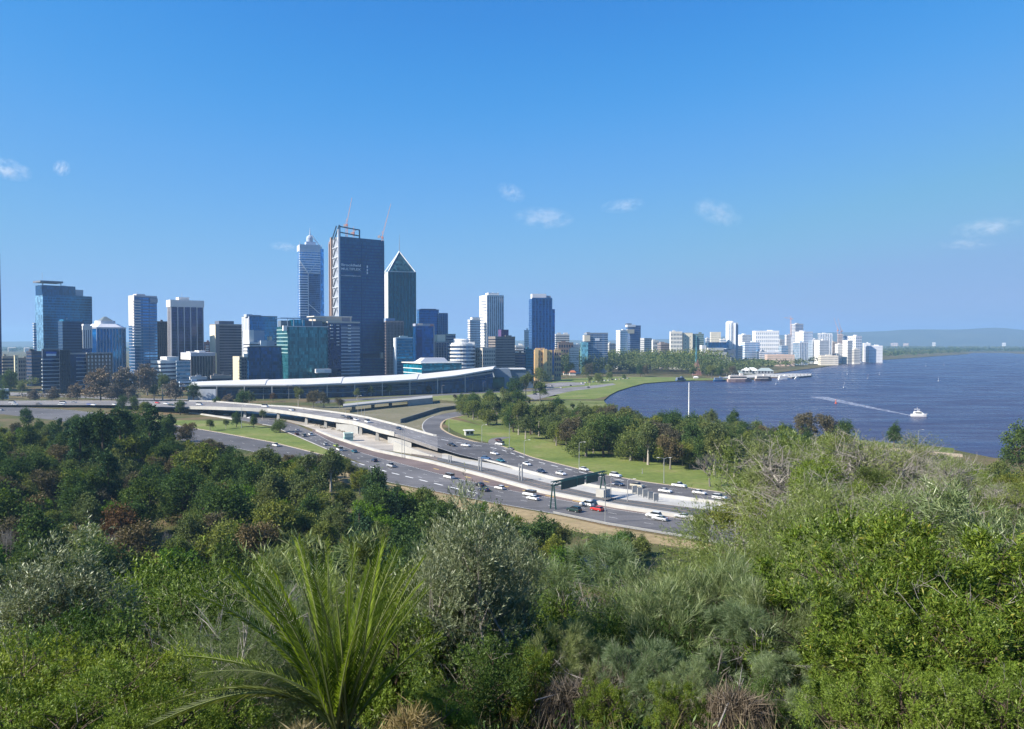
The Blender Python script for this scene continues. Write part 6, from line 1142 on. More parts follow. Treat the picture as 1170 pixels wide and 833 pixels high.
def tree_proto(name, kind, seed, w, h, z0, nl, n, lsize, leaf, bark, r0, size=.45, trunk=True, aspect=1.0):
    """a tree: base at origin, crown half width w, total height h, crown starts at z0"""
    rg = np.random.default_rng(seed); root = empty(name, (0, 0, 0)); ch = h - z0
    if kind == 'cone':
        lobes = []
        for i in range(nl):
            t = i / nl; rr = w * (1 - t) ** .85 * .62; a = i * 2.4; k = 1 if i % 5 else .3
            lobes.append(((rr * k * math.cos(a), rr * k * math.sin(a), z0 + ch * (t * .93)), (max(.5, w * (1 - t) * .55 + .25), max(.5, w * (1 - t) * .55 + .25), ch / nl * 1.9)))
    elif kind == 'column':
        lobes = [((w * .25 * math.cos(i * 2.4), w * .25 * math.sin(i * 2.4), z0 + ch * (i + .5) / nl), (w * (.85 - .5 * abs((i + .5) / nl - .4)), w * (.85 - .5 * abs((i + .5) / nl - .4)), ch / nl * 1.1)) for i in range(nl)]
    else: lobes = lobes_round(rg, nl, w, ch, z0 + ch * .08, size)
    P, d = clumped(rg, lobes, n, .62 if kind != 'open' else .45, 40, w * .20)
    S = rdir(rg, n); Dv = rdir(rg, n) * .9 + d * .6
    if kind == 'cone': Dv[:, 2] -= .3
    me = leaf_mesh('crown', P, Dv, S, lsize * rg.uniform(.6, 1.3, n), lsize * .62 * rg.uniform(.6, 1.3, n), leaf)
    tb = MB(); jz = z0 + ch * (.25 if kind not in ('cone', 'column') else .85); lean = rg.normal() * .05 * h
    tb.tube([(0, 0, -.3), (lean * .4, 0, jz * .5), (lean, 0, jz)], [r0 * 1.25, r0 * .85, r0 * .5], 7)
    if kind not in ('cone', 'column'): bm_ = branches(rg, (lean * .7, 0, jz * .8), lobes, r0, 2); tb.add(bm_.v, bm_.f)
    tb.build('trunk', bark, root); link('crown', me, root); kids(root); return root
T_ = {
 'gum1': tree_proto('gum_tree', 'open', 1, 5.2, 14, 4.5, 9, 5200, .55, LEAF['gum'], M['bark_pale'], .38, .40), 'gum2': tree_proto('gum_tree', 'open', 2, 4.5, 16, 6, 8, 4800, .55, LEAF['gum'], M['bark_pale'], .36, .38), 'gum3': tree_proto('gum_tree', 'open', 3, 5.5, 12, 4, 10, 5200, .55, LEAF['olive'], M['bark_grey'], .36, .38),
 'ever1': tree_proto('evergreen_tree', 'round', 4, 5.6, 12, 2.0, 12, 6200, .55, LEAF['dark'], M['bark'], .42, .42), 'ever2': tree_proto('evergreen_tree', 'round', 5, 4.8, 13.5, 2.2, 12, 6200, .55, LEAF['dark'], M['bark'], .42, .42), 'fig': tree_proto('fig_tree', 'round', 6, 6.5, 10, 1.5, 14, 7000, .55, LEAF['olive'], M['bark_grey'], .5, .40),
 'yel1': tree_proto('wattle_tree', 'open', 7, 5, 10, 2.5, 11, 5600, .5, LEAF['yellow'], M['bark_grey'], .3, .38), 'bri1': tree_proto('leafy_tree', 'round', 8, 4.6, 9, 1.2, 12, 6000, .5, LEAF['bright'], M['bark'], .3, .4),
 'con1': tree_proto('pine_tree', 'cone', 9, 4.6, 17, 1.5, 26, 6500, .6, LEAF['conifer'], M['bark'], .4), 'con2': tree_proto('cypress_tree', 'column', 10, 3.2, 17, 1.0, 9, 6500, .55, LEAF['conifer'], M['bark'], .4), 'rus1': tree_proto('russet_tree', 'open', 11, 5.2, 10, 3, 10, 4200, .55, LEAF['russet'], M['bark'], .3, .38),
 'bare1': tree_proto('bare_tree', 'open', 12, 5, 11, 2.5, 10, 3600, .8, LEAF['bare'], M['bark_grey'], .3, .42), 'bro1': tree_proto('dull_tree', 'open', 13, 5.2, 12, 3.5, 10, 4600, .55, LEAF['brownish'], M['bark_grey'], .34, .40),
}
# thin twigs for the leafless trees
def twiggy(name, seed, w, h, r0, nsub, mat, spread=.9):
    rg = np.random.default_rng(seed); root = empty(name, (0, 0, 0)); mb = MB(); tw = MB()
    def grow(p, d, l, r, lev, out):
        q = p + d * l; m = p.lerp(q, .5) + Vector(rdir(rg, 1)[0]) * l * .08; out.tube([p, m, q], [r, r * .8, r * .55], 5 if lev < 2 else 3)
        if lev >= 4: return
        for k in range(nsub if lev > 0 else nsub + 1):
            dd = (d + Vector(rdir(rg, 1)[0]) * spread * .75 + Vector((0, 0, .15))).normalized(); grow(p.lerp(q, .55 + .45 * rg.random()), dd, l * (.62 + .2 * rg.random()), r * .55, lev + 1, mb if lev < 1 else tw)
    grow(Vector((0, 0, -.2)), Vector((rg.normal() * .05, 0, 1)).normalized(), h * .34, r0, 0, mb); mb.build('trunk', mat, root); tw.build('branches', mat, root); kids(root); return root
T_['twig1'] = twiggy('leafless_tree', 21, 4, 12, .3, 4, M['bark_grey']); T_['twig2'] = twiggy('leafless_tree', 22, 4, 12, .16, 4, M['twig_white'], .5)
def palm_proto(seed, h, nf, fl, leaf, name='palm_tree'):
    rg = np.random.default_rng(seed); root = empty(name, (0, 0, 0)); MB().tube([(0, 0, -.2), (.1, 0, h * .5), (.15, 0, h)], [.35, .24, .22], 8).build('trunk', M['bark'], root); P, Dv, S = [], [], []
    for i in range(nf):
        az = i * 2.4; el = 1.2 - 1.6 * i / nf; o = Vector((.15, 0, h)); hd = Vector((math.cos(az), math.sin(az), 0)); pts = [o + hd * (fl * t * math.cos(el * (1 - .5 * t))) + Vector((0, 0, fl * (t * math.sin(el) - .55 * t * t))) for t in [k / 12 for k in range(13)]]
        for k in range(1, 13):
            t = (pts[k] - pts[k - 1]).normalized(); sd = t.cross(Vector((0, 0, 1))).normalized()
            for s in (-1, 1):
                for e in (0, .5): P.append(pts[k - 1].lerp(pts[k], e)); Dv.append(sd * s * .8 + t * .6 - Vector((0, 0, .25))); S.append(t)
    link('crown', leaf_mesh('crown', np.array(P), np.array(Dv), np.array(S), .75, .16, leaf), root); kids(root); return root
T_['palm'] = palm_proto(31, 5, 26, 2.6, LEAF['olive'])
for p_ in T_.values(): p_.location = (0, -300, -50)
USEDT = set()
def plant(key, x, y, z, s, rz, label, cat, group, sz=None):
    p = T_[key]
    if key in USEDT: o = copy_tree(p)
    else: USEDT.add(key); o = p
    o.location = (x, y, z); o.rotation_euler = (0, 0, rz); o.scale = (s, s, sz or s); tag(o, label, cat, group); return o
NATH = {'gum1': 14, 'gum2': 16, 'gum3': 12, 'ever1': 12, 'ever2': 13.5, 'fig': 10, 'yel1': 10, 'bri1': 9, 'con1': 17, 'con2': 17, 'rus1': 10, 'bare1': 11, 'bro1': 12, 'twig1': 12, 'twig2': 12, 'palm': 7.5}
NATW = {'gum1': 5.2, 'gum2': 4.5, 'gum3': 5.5, 'ever1': 5.6, 'ever2': 4.8, 'fig': 6.5, 'yel1': 5, 'bri1': 4.6, 'con1': 4.6, 'con2': 3.2, 'rus1': 5.2, 'bare1': 5, 'bro1': 5.2, 'twig1': 4, 'twig2': 2, 'palm': 2.5}
KWORD = {'gum1': 'grey-green gum tree with open crown', 'gum2': 'tall grey-green gum tree', 'gum3': 'olive-green spreading gum tree', 'ever1': 'dark evergreen tree with dense round crown', 'ever2': 'dark tall evergreen tree', 'fig': 'broad olive-green fig-like tree', 'yel1': 'yellow-green wattle tree', 'bri1': 'bright green leafy tree', 'con1': 'dark conical pine', 'con2': 'dark narrow cypress-like tree', 'rus1': 'russet-brown tree', 'bare1': 'grey-brown leafless tree', 'bro1': 'dull brown-green tree', 'twig1': 'bare grey twiggy tree', 'twig2': 'bare whitish twiggy tree', 'palm': 'small palm'}
PLACED = []
def tree_px(key, u, vt, vb, label, zone, group=None, wscale=1.0, Y=None):
    """one tree by its top and its foot in the photo"""
    p = at(u, vb) if Y is None else at_y(u, vb, Y); h = zv(vt, p.y) - p.z; s = h / NATH[key]
    PLACED.append((p.x, p.y, NATW[key] * s * wscale)); return plant(key, p.x, p.y, p.z, s * wscale, random.uniform(0, 6.28), label, 'tree', group, s)
LIMIT = [(-200, 482), (0, 485), (40, 480), (80, 476), (100, 470), (160, 462), (200, 468), (225, 478), (245, 497), (262, 508), (300, 514), (340, 518), (400, 512), (430, 534), (450, 548), (480, 558), (500, 564), (560, 576), (600, 585), (640, 595), (700, 605), (760, 612), (800, 606), (830, 585), (850, 540), (862, 508), (900, 500), (950, 500), (1000, 502), (1050, 505), (1095, 515), (1110, 530), (1130, 527), (1170, 522), (1400, 520)]
# --- trees one can point to
for t in [('bare1', 115, 425, 459, 'first bare grey-brown tree in front of the striped columns wing', None), ('bare1', 140, 424, 459, 'largest bare grey-brown tree between the striped wing and the balcony tower', None), ('bare1', 168, 420, 452, 'bare tree left of the white ribbon-window block', None), ('gum2', 186, 428, 458, 'grey-green tree before the white ribbon-window block', None), ('bare1', 200, 437, 459, 'low bare brown tree below the blue-shaded wing', None), ('bare1', 88, 440, 459, 'low bare bush-like tree before the dark lift core', None), ('bare1', 60, 444, 459.5, 'low bare brown thicket tree below the roof sign building', None), ('bare1', 40, 446, 459.5, 'low bare thicket tree right of the left edge road', None), ('bare1', 128, 441, 460, 'low bare thicket tree in the middle of the roadside row', None), ('bare1', 152, 442, 459.8, 'low bare thicket tree beside the tall grey pole', None),
  ('ever1', 11, 428, 452, 'dark tree below the low tan block at the left edge', None), ('gum1', 25, 437, 453, 'small olive tree left of the striped sign building', None), ('ever1', 3, 447, 460, 'dark green shrub tree at the left edge beside the distant lanes', None), ('ever1', 221, 441, 458, 'dark tree beside the ribbed hall end wall', None), ('gum1', 176, 440, 458, 'olive tree just right of the tall grey pole', None),
  ('ever1', 140, 455, 470, 'dark tree clump beside the distant lanes, left of two', None), ('ever1', 153, 456, 470, 'dark tree clump beside the distant lanes, right of two', None), ('ever1', 206, 460, 474, 'small lone dark tree at the roadside above the wood', None), ('ever1', 30, 470, 488, 'dark green round tree under the left slip road', None), ('gum3', 165, 460, 476, 'olive tree behind the dark roadside clump', None), ('ever1', 248, 456, 468, 'small dark tree left of the traffic on the bridge approach', None), ('ever1', 277, 450, 470, 'large dark tree before the left part of the hall', None), ('gum1', 285, 447, 466, 'pale grey gum before the left part of the hall', None), ('bare1', 262, 452, 467, 'bare tree between the bridge approach and the hall', None), ('gum2', 341, 443, 465, 'gum tree with round crown before the hall, left of the brown clump', None), ('bro1', 358, 447, 466, 'left tree of the brown-green clump before the hall', None), ('bro1', 370, 449, 466, 'right tree of the brown-green clump before the hall', None), ('gum2', 601, 427, 458, 'tallest gum at the right end of the convention hall', None), ('ever1', 588, 436, 458, 'dark tree left of the tallest gum by the hall end', None), ('gum3', 617, 437, 458, 'olive tree right of the tallest gum by the hall end', None), ('gum1', 575, 443, 459, 'grey-green tree before the leaning concrete walls', None), ('ever2', 560, 447, 462, 'dark tree at the loop ramp end before the hall', None), ('bro1', 388, 455, 468, 'low brown-green tree left of the flyover', None), ('gum1', 408, 444, 457, 'tall loose tree on the small hill by the flyover', None), ('gum1', 424, 441, 453, 'tree at the hall end of the flyover lawn', None), ('gum1', 445, 440, 452, 'grey-green tree right of the flyover lawn', None), ('rus1', 538, 437, 447, 'small reddish tree before the hall by the lamps', None), ('rus1', 490, 441, 450, 'small reddish tree before the long teal building', None), ('rus1', 312, 449, 459, 'small red-leaved tree before the hall entrance', None), ('twig1', 276, 441, 457, 'pale bare tree before the hall roof corner', None),
  ('ever1', 270, 474, 488, 'dark tree on the grass island beside the lamp post', None), ('ever2', 290, 475, 489, 'second dark tree on the grass island beside the lamp post', None), ('gum1', 258, 479, 490, 'thin olive tree at the left of the grass island', None), ('gum3', 240, 480, 492, 'small olive tree at the top of the grass island', None), ('fig', 320, 480, 494, 'lone round tree at the right tip of the grass island', None), ('bro1', 335, 467, 479, 'brownish tree in front of the bridge deck', None), ('bro1', 350, 468, 478, 'small brown tree under the bridge deck', None), ('gum1', 300, 468, 480, 'small tree in front of the bridge at the bus tunnel', None),
  ('twig1', 811, 508, 556, 'bare white-limbed tree on the green verge', None), ('gum1', 812, 468, 494, 'round-topped gum standing against the river right of the mast', None), ('ever2', 837, 471, 495, 'small round tree on a thin stem against the river', None), ('bro1', 921, 474, 508, 'largest dark brown shoreline tree, left of the pair behind the lamp', None), ('bro1', 945, 475, 508, 'dark brown shoreline tree right of the lamp', None), ('ever2', 1021, 486, 512, 'dark pointed tree rising over the grey scrub', None), ('ever1', 965, 485, 510, 'small dark tree at the right end of the shoreline clump', None), ('fig', 866, 483, 505, 'low broad tree above the scrub by the short white post', None), ('ever1', 1168, 494, 545, 'dark green tree cut by the right picture edge', None),
  ('con2', 120, 475, 560, 'dark tall conifer at the middle of the left wood', None), ('con2', 108, 478, 552, 'dark narrow conifer left of the tallest one in the wood', None), ('con2', 140, 470, 545, 'dark conifer near the top of the left wood', None), ('con2', 92, 482, 560, 'broad dark conifer at the left of the conifer group', None), ('con2', 172, 466, 540, 'rightmost dark conifer of the wood group', None), ('con2', 126, 520, 590, 'bluish conifer in front of the tall group', None), ('con1', 430, 530, 600, 'layered pine at the right end of the left wood', None), ('con1', 452, 553, 612, 'smaller layered pine right of the larger one', None), ('yel1', 155, 500, 545, 'yellow-green tree right of the dark conifers', None), ('yel1', 228, 512, 565, 'wide yellow-green tree in the middle of the left wood', None), ('rus1', 137, 578, 632, 'russet tree above the brown clearing', None), ('bro1', 8, 545, 600, 'dull brown tree at the left edge of the wood', None), ('gum2', 302, 512, 560, 'gum tree with pale trunk below the slip road', None), ('gum1', 378, 514, 562, 'tall loose gum below the freeway merge', None), ('gum2', 352, 519, 562, 'gum tree left of the tall loose gum', None), ('palm', 330, 556, 590, 'small palm among the left wood', None), ('palm', 682, 600, 652, 'small palm below the guard rail', None), ('bri1', 282, 557, 600, 'bright green round tree left of the small palm', None), ('ever1', 212, 545, 600, 'dark round tree left of the bright green one', None), ('twig2', 192, 602, 655, 'bare whitish poplar beside the brown clearing', None), ('twig2', 125, 604, 660, 'bare whitish poplar left of the clearing tree', None), ('twig2', 12, 600, 668, 'bare whitish poplar at the left picture edge', None), ('gum3', 486, 560, 600, 'olive tree below the white dashes of the freeway', None),
  ('fig', 1112, 532, 562, 'olive tree right of the grey scrub group near the shore grass', None), ('gum3', 1140, 529, 560, 'olive tree left of the dark tree at the right edge', None), ('fig', 1130, 545, 578, 'low olive tree below the others at the right edge', None), ('gum1', 1098, 540, 570, 'pale green tree at the right end of the scrub', None), ('ever1', 1155, 545, 580, 'dark tree low at the right picture edge', None), ('gum3', 1075, 520, 548, 'olive tree peeping over the right end of the scrub', None)]:
    tree_px(*t)
def blocked(x, y, m):
    for a, b, r in PLACED:
        if (a - x) ** 2 + (b - y) ** 2 < (m + .62 * r) ** 2: return True
    return False
CLEAR = [[(100, 634), (205, 622), (205, 655), (130, 668)], [(345, 566), (420, 572), (420, 592), (360, 588)], [(640, 622), (700, 622), (705, 665), (640, 665)], [(0, 650), (30, 650), (30, 690), (0, 690)]]
def wood(zone_px, n, keys, spacing, label_zone, group, smin=.7, smax=1.15, lim=None, rg=random.Random(11), hmin=4.5, clear=(), world=None):
    us = [p[0] for p in zone_px]; vs_ = [p[1] for p in zone_px]; got = 0; pts = []
    c = [at(u, v) for u, v in zone_px]; X0, X1, Y0, Y1 = min(p.x for p in c), max(p.x for p in c), min(p.y for p in c), max(p.y for p in c)
    for k in range(n * 60):
        if got >= n: break
        x, y = rg.uniform(X0, X1), rg.uniform(Y0, Y1); u, v = proj((x, y, 0))
        if not inpoly((u, v), zone_px) or any(inpoly((u, v), q) for q in clear): continue
        key = rg.choice(keys(u, v)); s = rg.uniform(smin, smax)
        if blocked(x, y, NATW[key] * s * spacing): continue
        z = gz(x, y); h = NATH[key] * s
        if lim:
            hm = max(zv(max(interp(lim, u + du) for du in (-12, 0, 12)) + rg.uniform(0, 10), y) - z, 0)
            if h > hm: s *= hm / h; h = hm
            if h < hmin: continue
        PLACED.append((x, y, NATW[key] * s)); plant(key, x, y, z, s * rg.uniform(.92, 1.12), rg.uniform(0, 6.28), KWORD[key].split(' with')[0] + ' ' + label_zone, 'tree', KWORD[key].split(' with')[0] + 's ' + group, s); got += 1
    return got
def k_left(u, v):
    if 60 < u < 200 and v < 545: return ['con2', 'ever2', 'ever1', 'con1', 'ever1']
    if u > 380: return ['ever1', 'con1', 'gum1', 'bri1', 'ever2', 'gum3', 'yel1']
    if v > 575: return ['gum3', 'ever1', 'bro1', 'bri1', 'fig', 'ever2', 'gum1']
    return ['gum1', 'gum3', 'ever1', 'ever2', 'yel1', 'fig', 'bro1', 'bri1', 'ever1']
n1 = wood([(-90, 484), (60, 484), (130, 494), (200, 506), (273, 518), (338, 533), (423, 552), (470, 562), (530, 577), (600, 592), (640, 606), (640, 640), (560, 690), (-140, 720)], 245, k_left, .44, 'in the wood below the freeway', 'in the left wood', .78, 1.2, LIMIT, clear=CLEAR)
n1 += wood([(-90, 540), (60, 540), (300, 552), (470, 570), (600, 596), (700, 612), (800, 620), (800, 660), (560, 700), (-140, 720)], 110, k_left, .26, 'in the wood below the freeway', 'in the left wood', .6, 1.0, LIMIT, random.Random(77), clear=CLEAR)
n2 = wood([(520, 458), (600, 459), (640, 466), (690, 470), (720, 483), (800, 490), (860, 498), (920, 512), (950, 530), (900, 540), (870, 556), (820, 545), (740, 536), (660, 520), (590, 497), (560, 487), (525, 474)], 130, lambda u, v: ['gum1', 'gum2', 'fig', 'gum3', 'ever1', 'bro1', 'fig', 'ever2'] + (['yel1'] if u > 650 else []), .34, 'between freeway and river', 'in the riverside park', .85, 1.3, [(500, 452), (560, 445), (590, 444), (620, 455), (690, 462), (710, 455), (740, 462), (790, 472), (850, 480), (1000, 500)], random.Random(5), clear=[[(636, 458), (690, 458), (700, 468), (660, 474)], [(500, 478), (520, 478), (580, 500), (570, 505)]])
n2 += wood([(572, 498), (640, 512), (700, 526), (760, 536), (830, 542), (905, 540), (900, 512), (800, 500), (700, 492), (600, 485)], 85, lambda u, v: ['gum1', 'fig', 'gum3', 'ever1', 'bro1', 'fig', 'gum2', 'ever2'] + (['yel1'] if u > 640 else []), .26, 'between freeway and river', 'in the riverside park', .9, 1.35, [(500, 452), (560, 445), (590, 450), (620, 465), (690, 470), (790, 476), (850, 484), (1000, 502)], random.Random(51))
n3 = wood([(560, 432), (600, 433), (640, 430.5), (700, 430.5), (770, 431.8), (840, 433.6), (840, 429), (770, 427), (700, 425), (640, 424), (590, 426)], 46, lambda u, v: ['gum1', 'ever1', 'fig', 'ever2', 'gum3', 'bro1', 'fig'], .3, 'behind the foreshore lawn', 'behind the foreshore lawn', 1.15, 1.7, [(560, 408), (610, 412), (660, 410), (700, 409), (740, 409), (780, 409), (830, 411), (1000, 411)], random.Random(6))
for u, v, vt, l in [(684, 437.5, 427, 'small round lawn tree left of two by the parked cars'), (696, 433, 425.5, 'small round lawn tree right of two by the parked cars'), (674, 441.5, 430, 'slim dark tree at the car park corner'), (713, 433, 428, 'low tree at the end of the parked car row'), (617, 436, 421, 'dark tree behind the foreshore car park')]: tree_px('fig' if u != 674 else 'gum2', u, vt, v, l, None)
def treeline(name, label, pts, n, leaf, hmin, hmax, depth, rg, size):
    P = []; 
    C = np.array([[p[0], p[1]] for p in pts]); seg = rg.integers(0, len(C) - 1, n); t = rg.random(n); q = C[seg] + (C[seg + 1] - C[seg]) * t[:, None]; q[:, 1] += rg.random(n) * depth; q[:, 0] += rg.normal(size=n) * 6
    h = rg.uniform(hmin, hmax, n); k = 26; off = rdir(rg, n * k); off[:, 2] = np.abs(off[:, 2]); hh = np.repeat(h, k); Pp = np.repeat(np.c_[q, h * .45], k, 0) + off * np.c_[hh * .55, hh * .55, hh * .5]
    o = link(name, leaf_mesh(name, Pp, rdir(rg, n * k), rdir(rg, n * k), size * rg.uniform(.6, 1.3, n * k), size * .7, leaf)); o['kind'] = 'stuff'; return o
rg9 = np.random.default_rng(9)
def tl(px, n, leaf, h0, h1, depth, size): treeline('far_woods', '', [at(u, v) for u, v in px], n, LEAF[leaf], h0, h1, depth, rg9, size)
tl(((575, 429), (640, 427.5), (700, 427.5), (770, 429), (838, 430.5)), 950, 'gum', 16, 34, 230, 2.4); tl(((580, 427), (640, 425), (700, 425), (770, 427), (835, 429)), 850, 'dark', 20, 38, 200, 2.4); tl(((620, 425), (700, 423), (770, 425), (830, 427)), 500, 'olive', 26, 42, 120, 2.6)
tl(((800, 430), (840, 428.5), (862, 426.5)), 130, 'gum', 11, 20, 200, 2.6); tl(((852, 424.5), (880, 422.5), (935, 416.5), (1008, 410.2)), 380, 'gum', 10, 18, 260, 3.2); tl(((846, 422), (880, 420), (935, 415), (1008, 409.4)), 300, 'dark', 10, 17, 300, 3.2)
tl(((1000, 410), (1060, 406.4), (1105, 403.4), (1112, 401.8), (1160, 401.8), (1240, 403.5)), 420, 'dark', 10, 20, 700, 5); tl(((1000, 409), (1060, 405.8), (1105, 403)), 260, 'gum', 10, 18, 400, 4.5)
tl(((990, 402), (1060, 401), (1110, 399), (1170, 399), (1300, 399)), 700, 'gum', 9, 16, 1700, 6); tl(((-200, 402), (0, 402), (60, 402)), 260, 'dark', 10, 20, 1600, 6)
tl(((-30, 446), (20, 444), (60, 441)), 50, 'gum', 7, 12, 60, 1.6); tl(((150, 455), (205, 456)), 26, 'bare', 6, 11, 25, 1.2); tl(((20, 457), (90, 457.2), (155, 457.4)), 70, 'bare', 4, 7, 14, 1.0)
tl(((480, 413), (560, 414), (640, 408), (800, 409), (900, 410), (990, 404)), 260, 'gum', 9, 16, 500, 4.5)
# undergrowth that closes the gaps between the trunks
def undergrowth(name, zone_px, n, leaf, hmax, size, rg, clear=()):
    c = [at(u, v) for u, v in zone_px]; X0, X1, Y0, Y1 = min(p.x for p in c), max(p.x for p in c), min(p.y for p in c), max(p.y for p in c); Q = []
    while len(Q) < n:
        x, y = rg.uniform(X0, X1), rg.uniform(Y0, Y1); u, v = proj((x, y, 0))
        if inpoly((u, v), zone_px) and not any(inpoly((u, v), q) for q in clear): Q.append((x, y, gz(x, y)))
    Q = np.array(Q); k = 70; off = rdir(rg, n * k); off[:, 2] = np.abs(off[:, 2]); h = np.repeat(rg.uniform(.8, hmax, n), k); P = np.repeat(Q, k, 0) + off * np.c_[h * 1.2, h * 1.2, h] * rg.uniform(.6, 1, n * k)[:, None]
    o = link(name, leaf_mesh(name, P, rdir(rg, n * k) + off * .5, rdir(rg, n * k), size * rg.uniform(.6, 1.3, n * k), size * .6, leaf)); o['kind'] = 'stuff'
undergrowth('undergrowth', [(-90, 488), (130, 497), (273, 520), (338, 535), (423, 555), (530, 580), (640, 608), (700, 622), (800, 630), (800, 700), (-140, 760)], 1100, LEAF['olive'], 3.8, .45, np.random.default_rng(15), CLEAR)
undergrowth('undergrowth', [(-90, 488), (130, 497), (273, 520), (338, 535), (423, 555), (530, 580), (640, 608), (700, 622), (800, 630), (800, 700), (-140, 760)], 900, LEAF['dark'], 3.4, .45, np.random.default_rng(16), CLEAR)
undergrowth('undergrowth', [(560, 468), (640, 478), (740, 492), (850, 508), (850, 530), (740, 524), (640, 505), (580, 489)], 160, LEAF['olive'], 2.2, .5, np.random.default_rng(17))
undergrowth('undergrowth', [(330, 475), (404, 478), (452, 492), (500, 507), (450, 517), (380, 496)], 60, LEAF['brownish'], 1.1, .4, np.random.default_rng(18), [[(405, 480), (455, 492), (455, 520), (405, 510)]])

print('WOODS', n1, n2, n3)
# ---------------------------------------------------------------- plants on the slope in front of the camera
FL = {
 'spring': mat_leaf('leaf_spring_green', (.050, .085, .010), (.100, .155, .018), (.19, .26, .042), .24, .12, .8, .015, (.30, .25, .05)),
 'deep': mat_leaf('leaf_deep_green', (0.067, 0.108, 0.015), (0.136, 0.202, 0.025), (0.241, 0.316, 0.050), .24, .15, .8, .015, (.16, .18, .05)),
 'shade': mat_leaf('leaf_shrub_dark', (0.034, 0.068, 0.019), (0.064, 0.116, 0.026), (0.131, 0.206, 0.056), .28, .2, .8, .01),
 'silver': mat_leaf('leaf_silver_olive', (.085, .108, .055), (.155, .185, .10), (.27, .305, .19), .2, .12, .8, .04, (.22, .24, .17)),
 'feather': mat_leaf('leaf_feathery_grey_green', (0.086, 0.122, 0.043), (0.143, 0.194, 0.072), (0.243, 0.294, 0.129), .25, .18, .6, .02, (.22, .24, .14)),
 'needle': mat_leaf('needle_grey_green', (0.073, 0.109, 0.048), (0.136, 0.190, 0.081), (0.254, 0.318, 0.154), .25, .2, .7, .03, (.20, .22, .13)),
 'wattle': mat_leaf('leaf_wattle_green', (0.085, 0.124, 0.029), (0.150, 0.202, 0.047), (0.247, 0.305, 0.091), .32, .12, .5, .03, (.24, .26, .11)),
 'dead': mat_leaf('dead_leaf_brown', (.075, .06, .045), (.14, .115, .09), (.24, .205, .165), .1, .15, .8),
 'straw': mat_leaf('dry_grass_straw', (.14, .12, .06), (.24, .20, .11), (.34, .29, .18), .25, .12, .8),
 'frond': mat_leaf('frond_green', (0.070, 0.110, 0.014), (0.114, 0.169, 0.022), (0.177, 0.238, 0.039), .34, .05, .6, 0),
 'frond_pale': mat_leaf('frond_pale', (.05, .07, .02), (.085, .11, .03), (.13, .15, .05), .3, .05, .6, .015),
}
def sprigs(rg, P, d, per, slen, llen, lw, spread=.8, up=.35, droop=0.0):
    n = len(P); ax = d + rdir(rg, n) * .55; ax[:, 2] += up; ax /= np.linalg.norm(ax, axis=1, keepdims=True)
    A = np.repeat(ax, per, 0); B = np.repeat(P, per, 0); t = rg.random(n * per); r = rdir(rg, n * per); r -= A * np.sum(r * A, 1, keepdims=True); r /= np.linalg.norm(r, axis=1, keepdims=True) + 1e-9
    Dv = A * (1 - spread * .55) + r * spread * (1.1 - .5 * t)[:, None]; Dv[:, 2] -= droop
    sl = np.repeat(slen * rg.uniform(.6, 1.3, n), per)
    return B + A * (t * sl)[:, None], Dv, np.cross(Dv, A) + rdir(rg, n * per) * .4, llen * rg.uniform(.65, 1.25, n * per), lw * rg.uniform(.7, 1.2, n * per)
HF = {}; WF = {}
def bush_proto(key, name, seed, w, h, nl, n, per, slen, llen, lw, leaf, bark, r0=.07, spread=.8, up=.35, droop=0.0, size=.42, inner=.45, sub=7, dead=0, z0=.1, cl=95, cw=.19):
    rg = np.random.default_rng(seed); root = empty(name, (0, -300, -50)); lobes = lobes_round(rg, nl, w, h * .95, h * z0, size)
    zmax = max(c[2] + r[2] for c, r in lobes); f = h / zmax; lobes = [((c[0], c[1], c[2] * f), (r[0], r[1], r[2] * f)) for c, r in lobes]
    P, d = clumped(rg, lobes, n, inner, cl, w * cw); P[:, 2] = np.maximum(P[:, 2], .05)
    a = sprigs(rg, P, d, per, slen, llen, lw, spread, up, droop)
    link('leaves', leaf_mesh('leaves', a[0], a[1], a[2], a[3], a[4], leaf), root)
    mb = MB()
    for k in range(3): mb.tube([(0, 0, -.3), (rg.normal() * .15, rg.normal() * .15, h * .2), (rg.normal() * .3, rg.normal() * .3, h * .4)], [r0 * 1.4, r0, r0 * .7], 6)
    b_ = branches(rg, (0, 0, h * .12), lobes, r0, sub); mb.add(b_.v, b_.f); mb.build('stem', bark, root)
    if dead:
        tw = MB(); Q, dq = shell_pts(rg, lobes, dead, .6)
        for p, dd in zip(Q, dq):
            p = Vector(p); dd = (Vector(dd) + Vector(rdir(rg, 1)[0]) * .7).normalized(); L_ = h * (.08 + .12 * rg.random())
            q = p + dd * L_; tw.tube([p - dd * L_ * .8, p.lerp(q, .5) + Vector(rdir(rg, 1)[0]) * L_ * .1, q], [r0 * .09, r0 * .065, r0 * .025], 3)
            for j in range(3): e = p.lerp(q, .3 + .6 * rg.random()); tw.tube([e, e + (dd + Vector(rdir(rg, 1)[0]) * .9).normalized() * L_ * .5], [r0 * .05, r0 * .02], 3)
        tw.build('dead_twigs', M['twig_white'], root)  # bare dead twigs poking out among the leaves
    kids(root); T_[key] = root; HF[key] = h; WF[key] = w
bush_proto('spring1', 'leafy_shrub', 101, 2.6, 4.0, 24, 6200, 9, .17, .085, .020, FL['spring'], M['bark'], dead=14, size=.36, inner=.74, cl=52, cw=.085)
bush_proto('spring2', 'leafy_shrub', 102, 2.3, 3.4, 22, 5400, 9, .17, .085, .020, FL['spring'], M['bark'], dead=10, size=.36, inner=.74, cl=52, cw=.085)
bush_proto('deep1', 'leafy_shrub', 103, 1.9, 2.4, 22, 5400, 9, .15, .06, .015, FL['deep'], M['bark'], dead=6, size=.34, up=.75, inner=.74, cl=42, cw=.095)
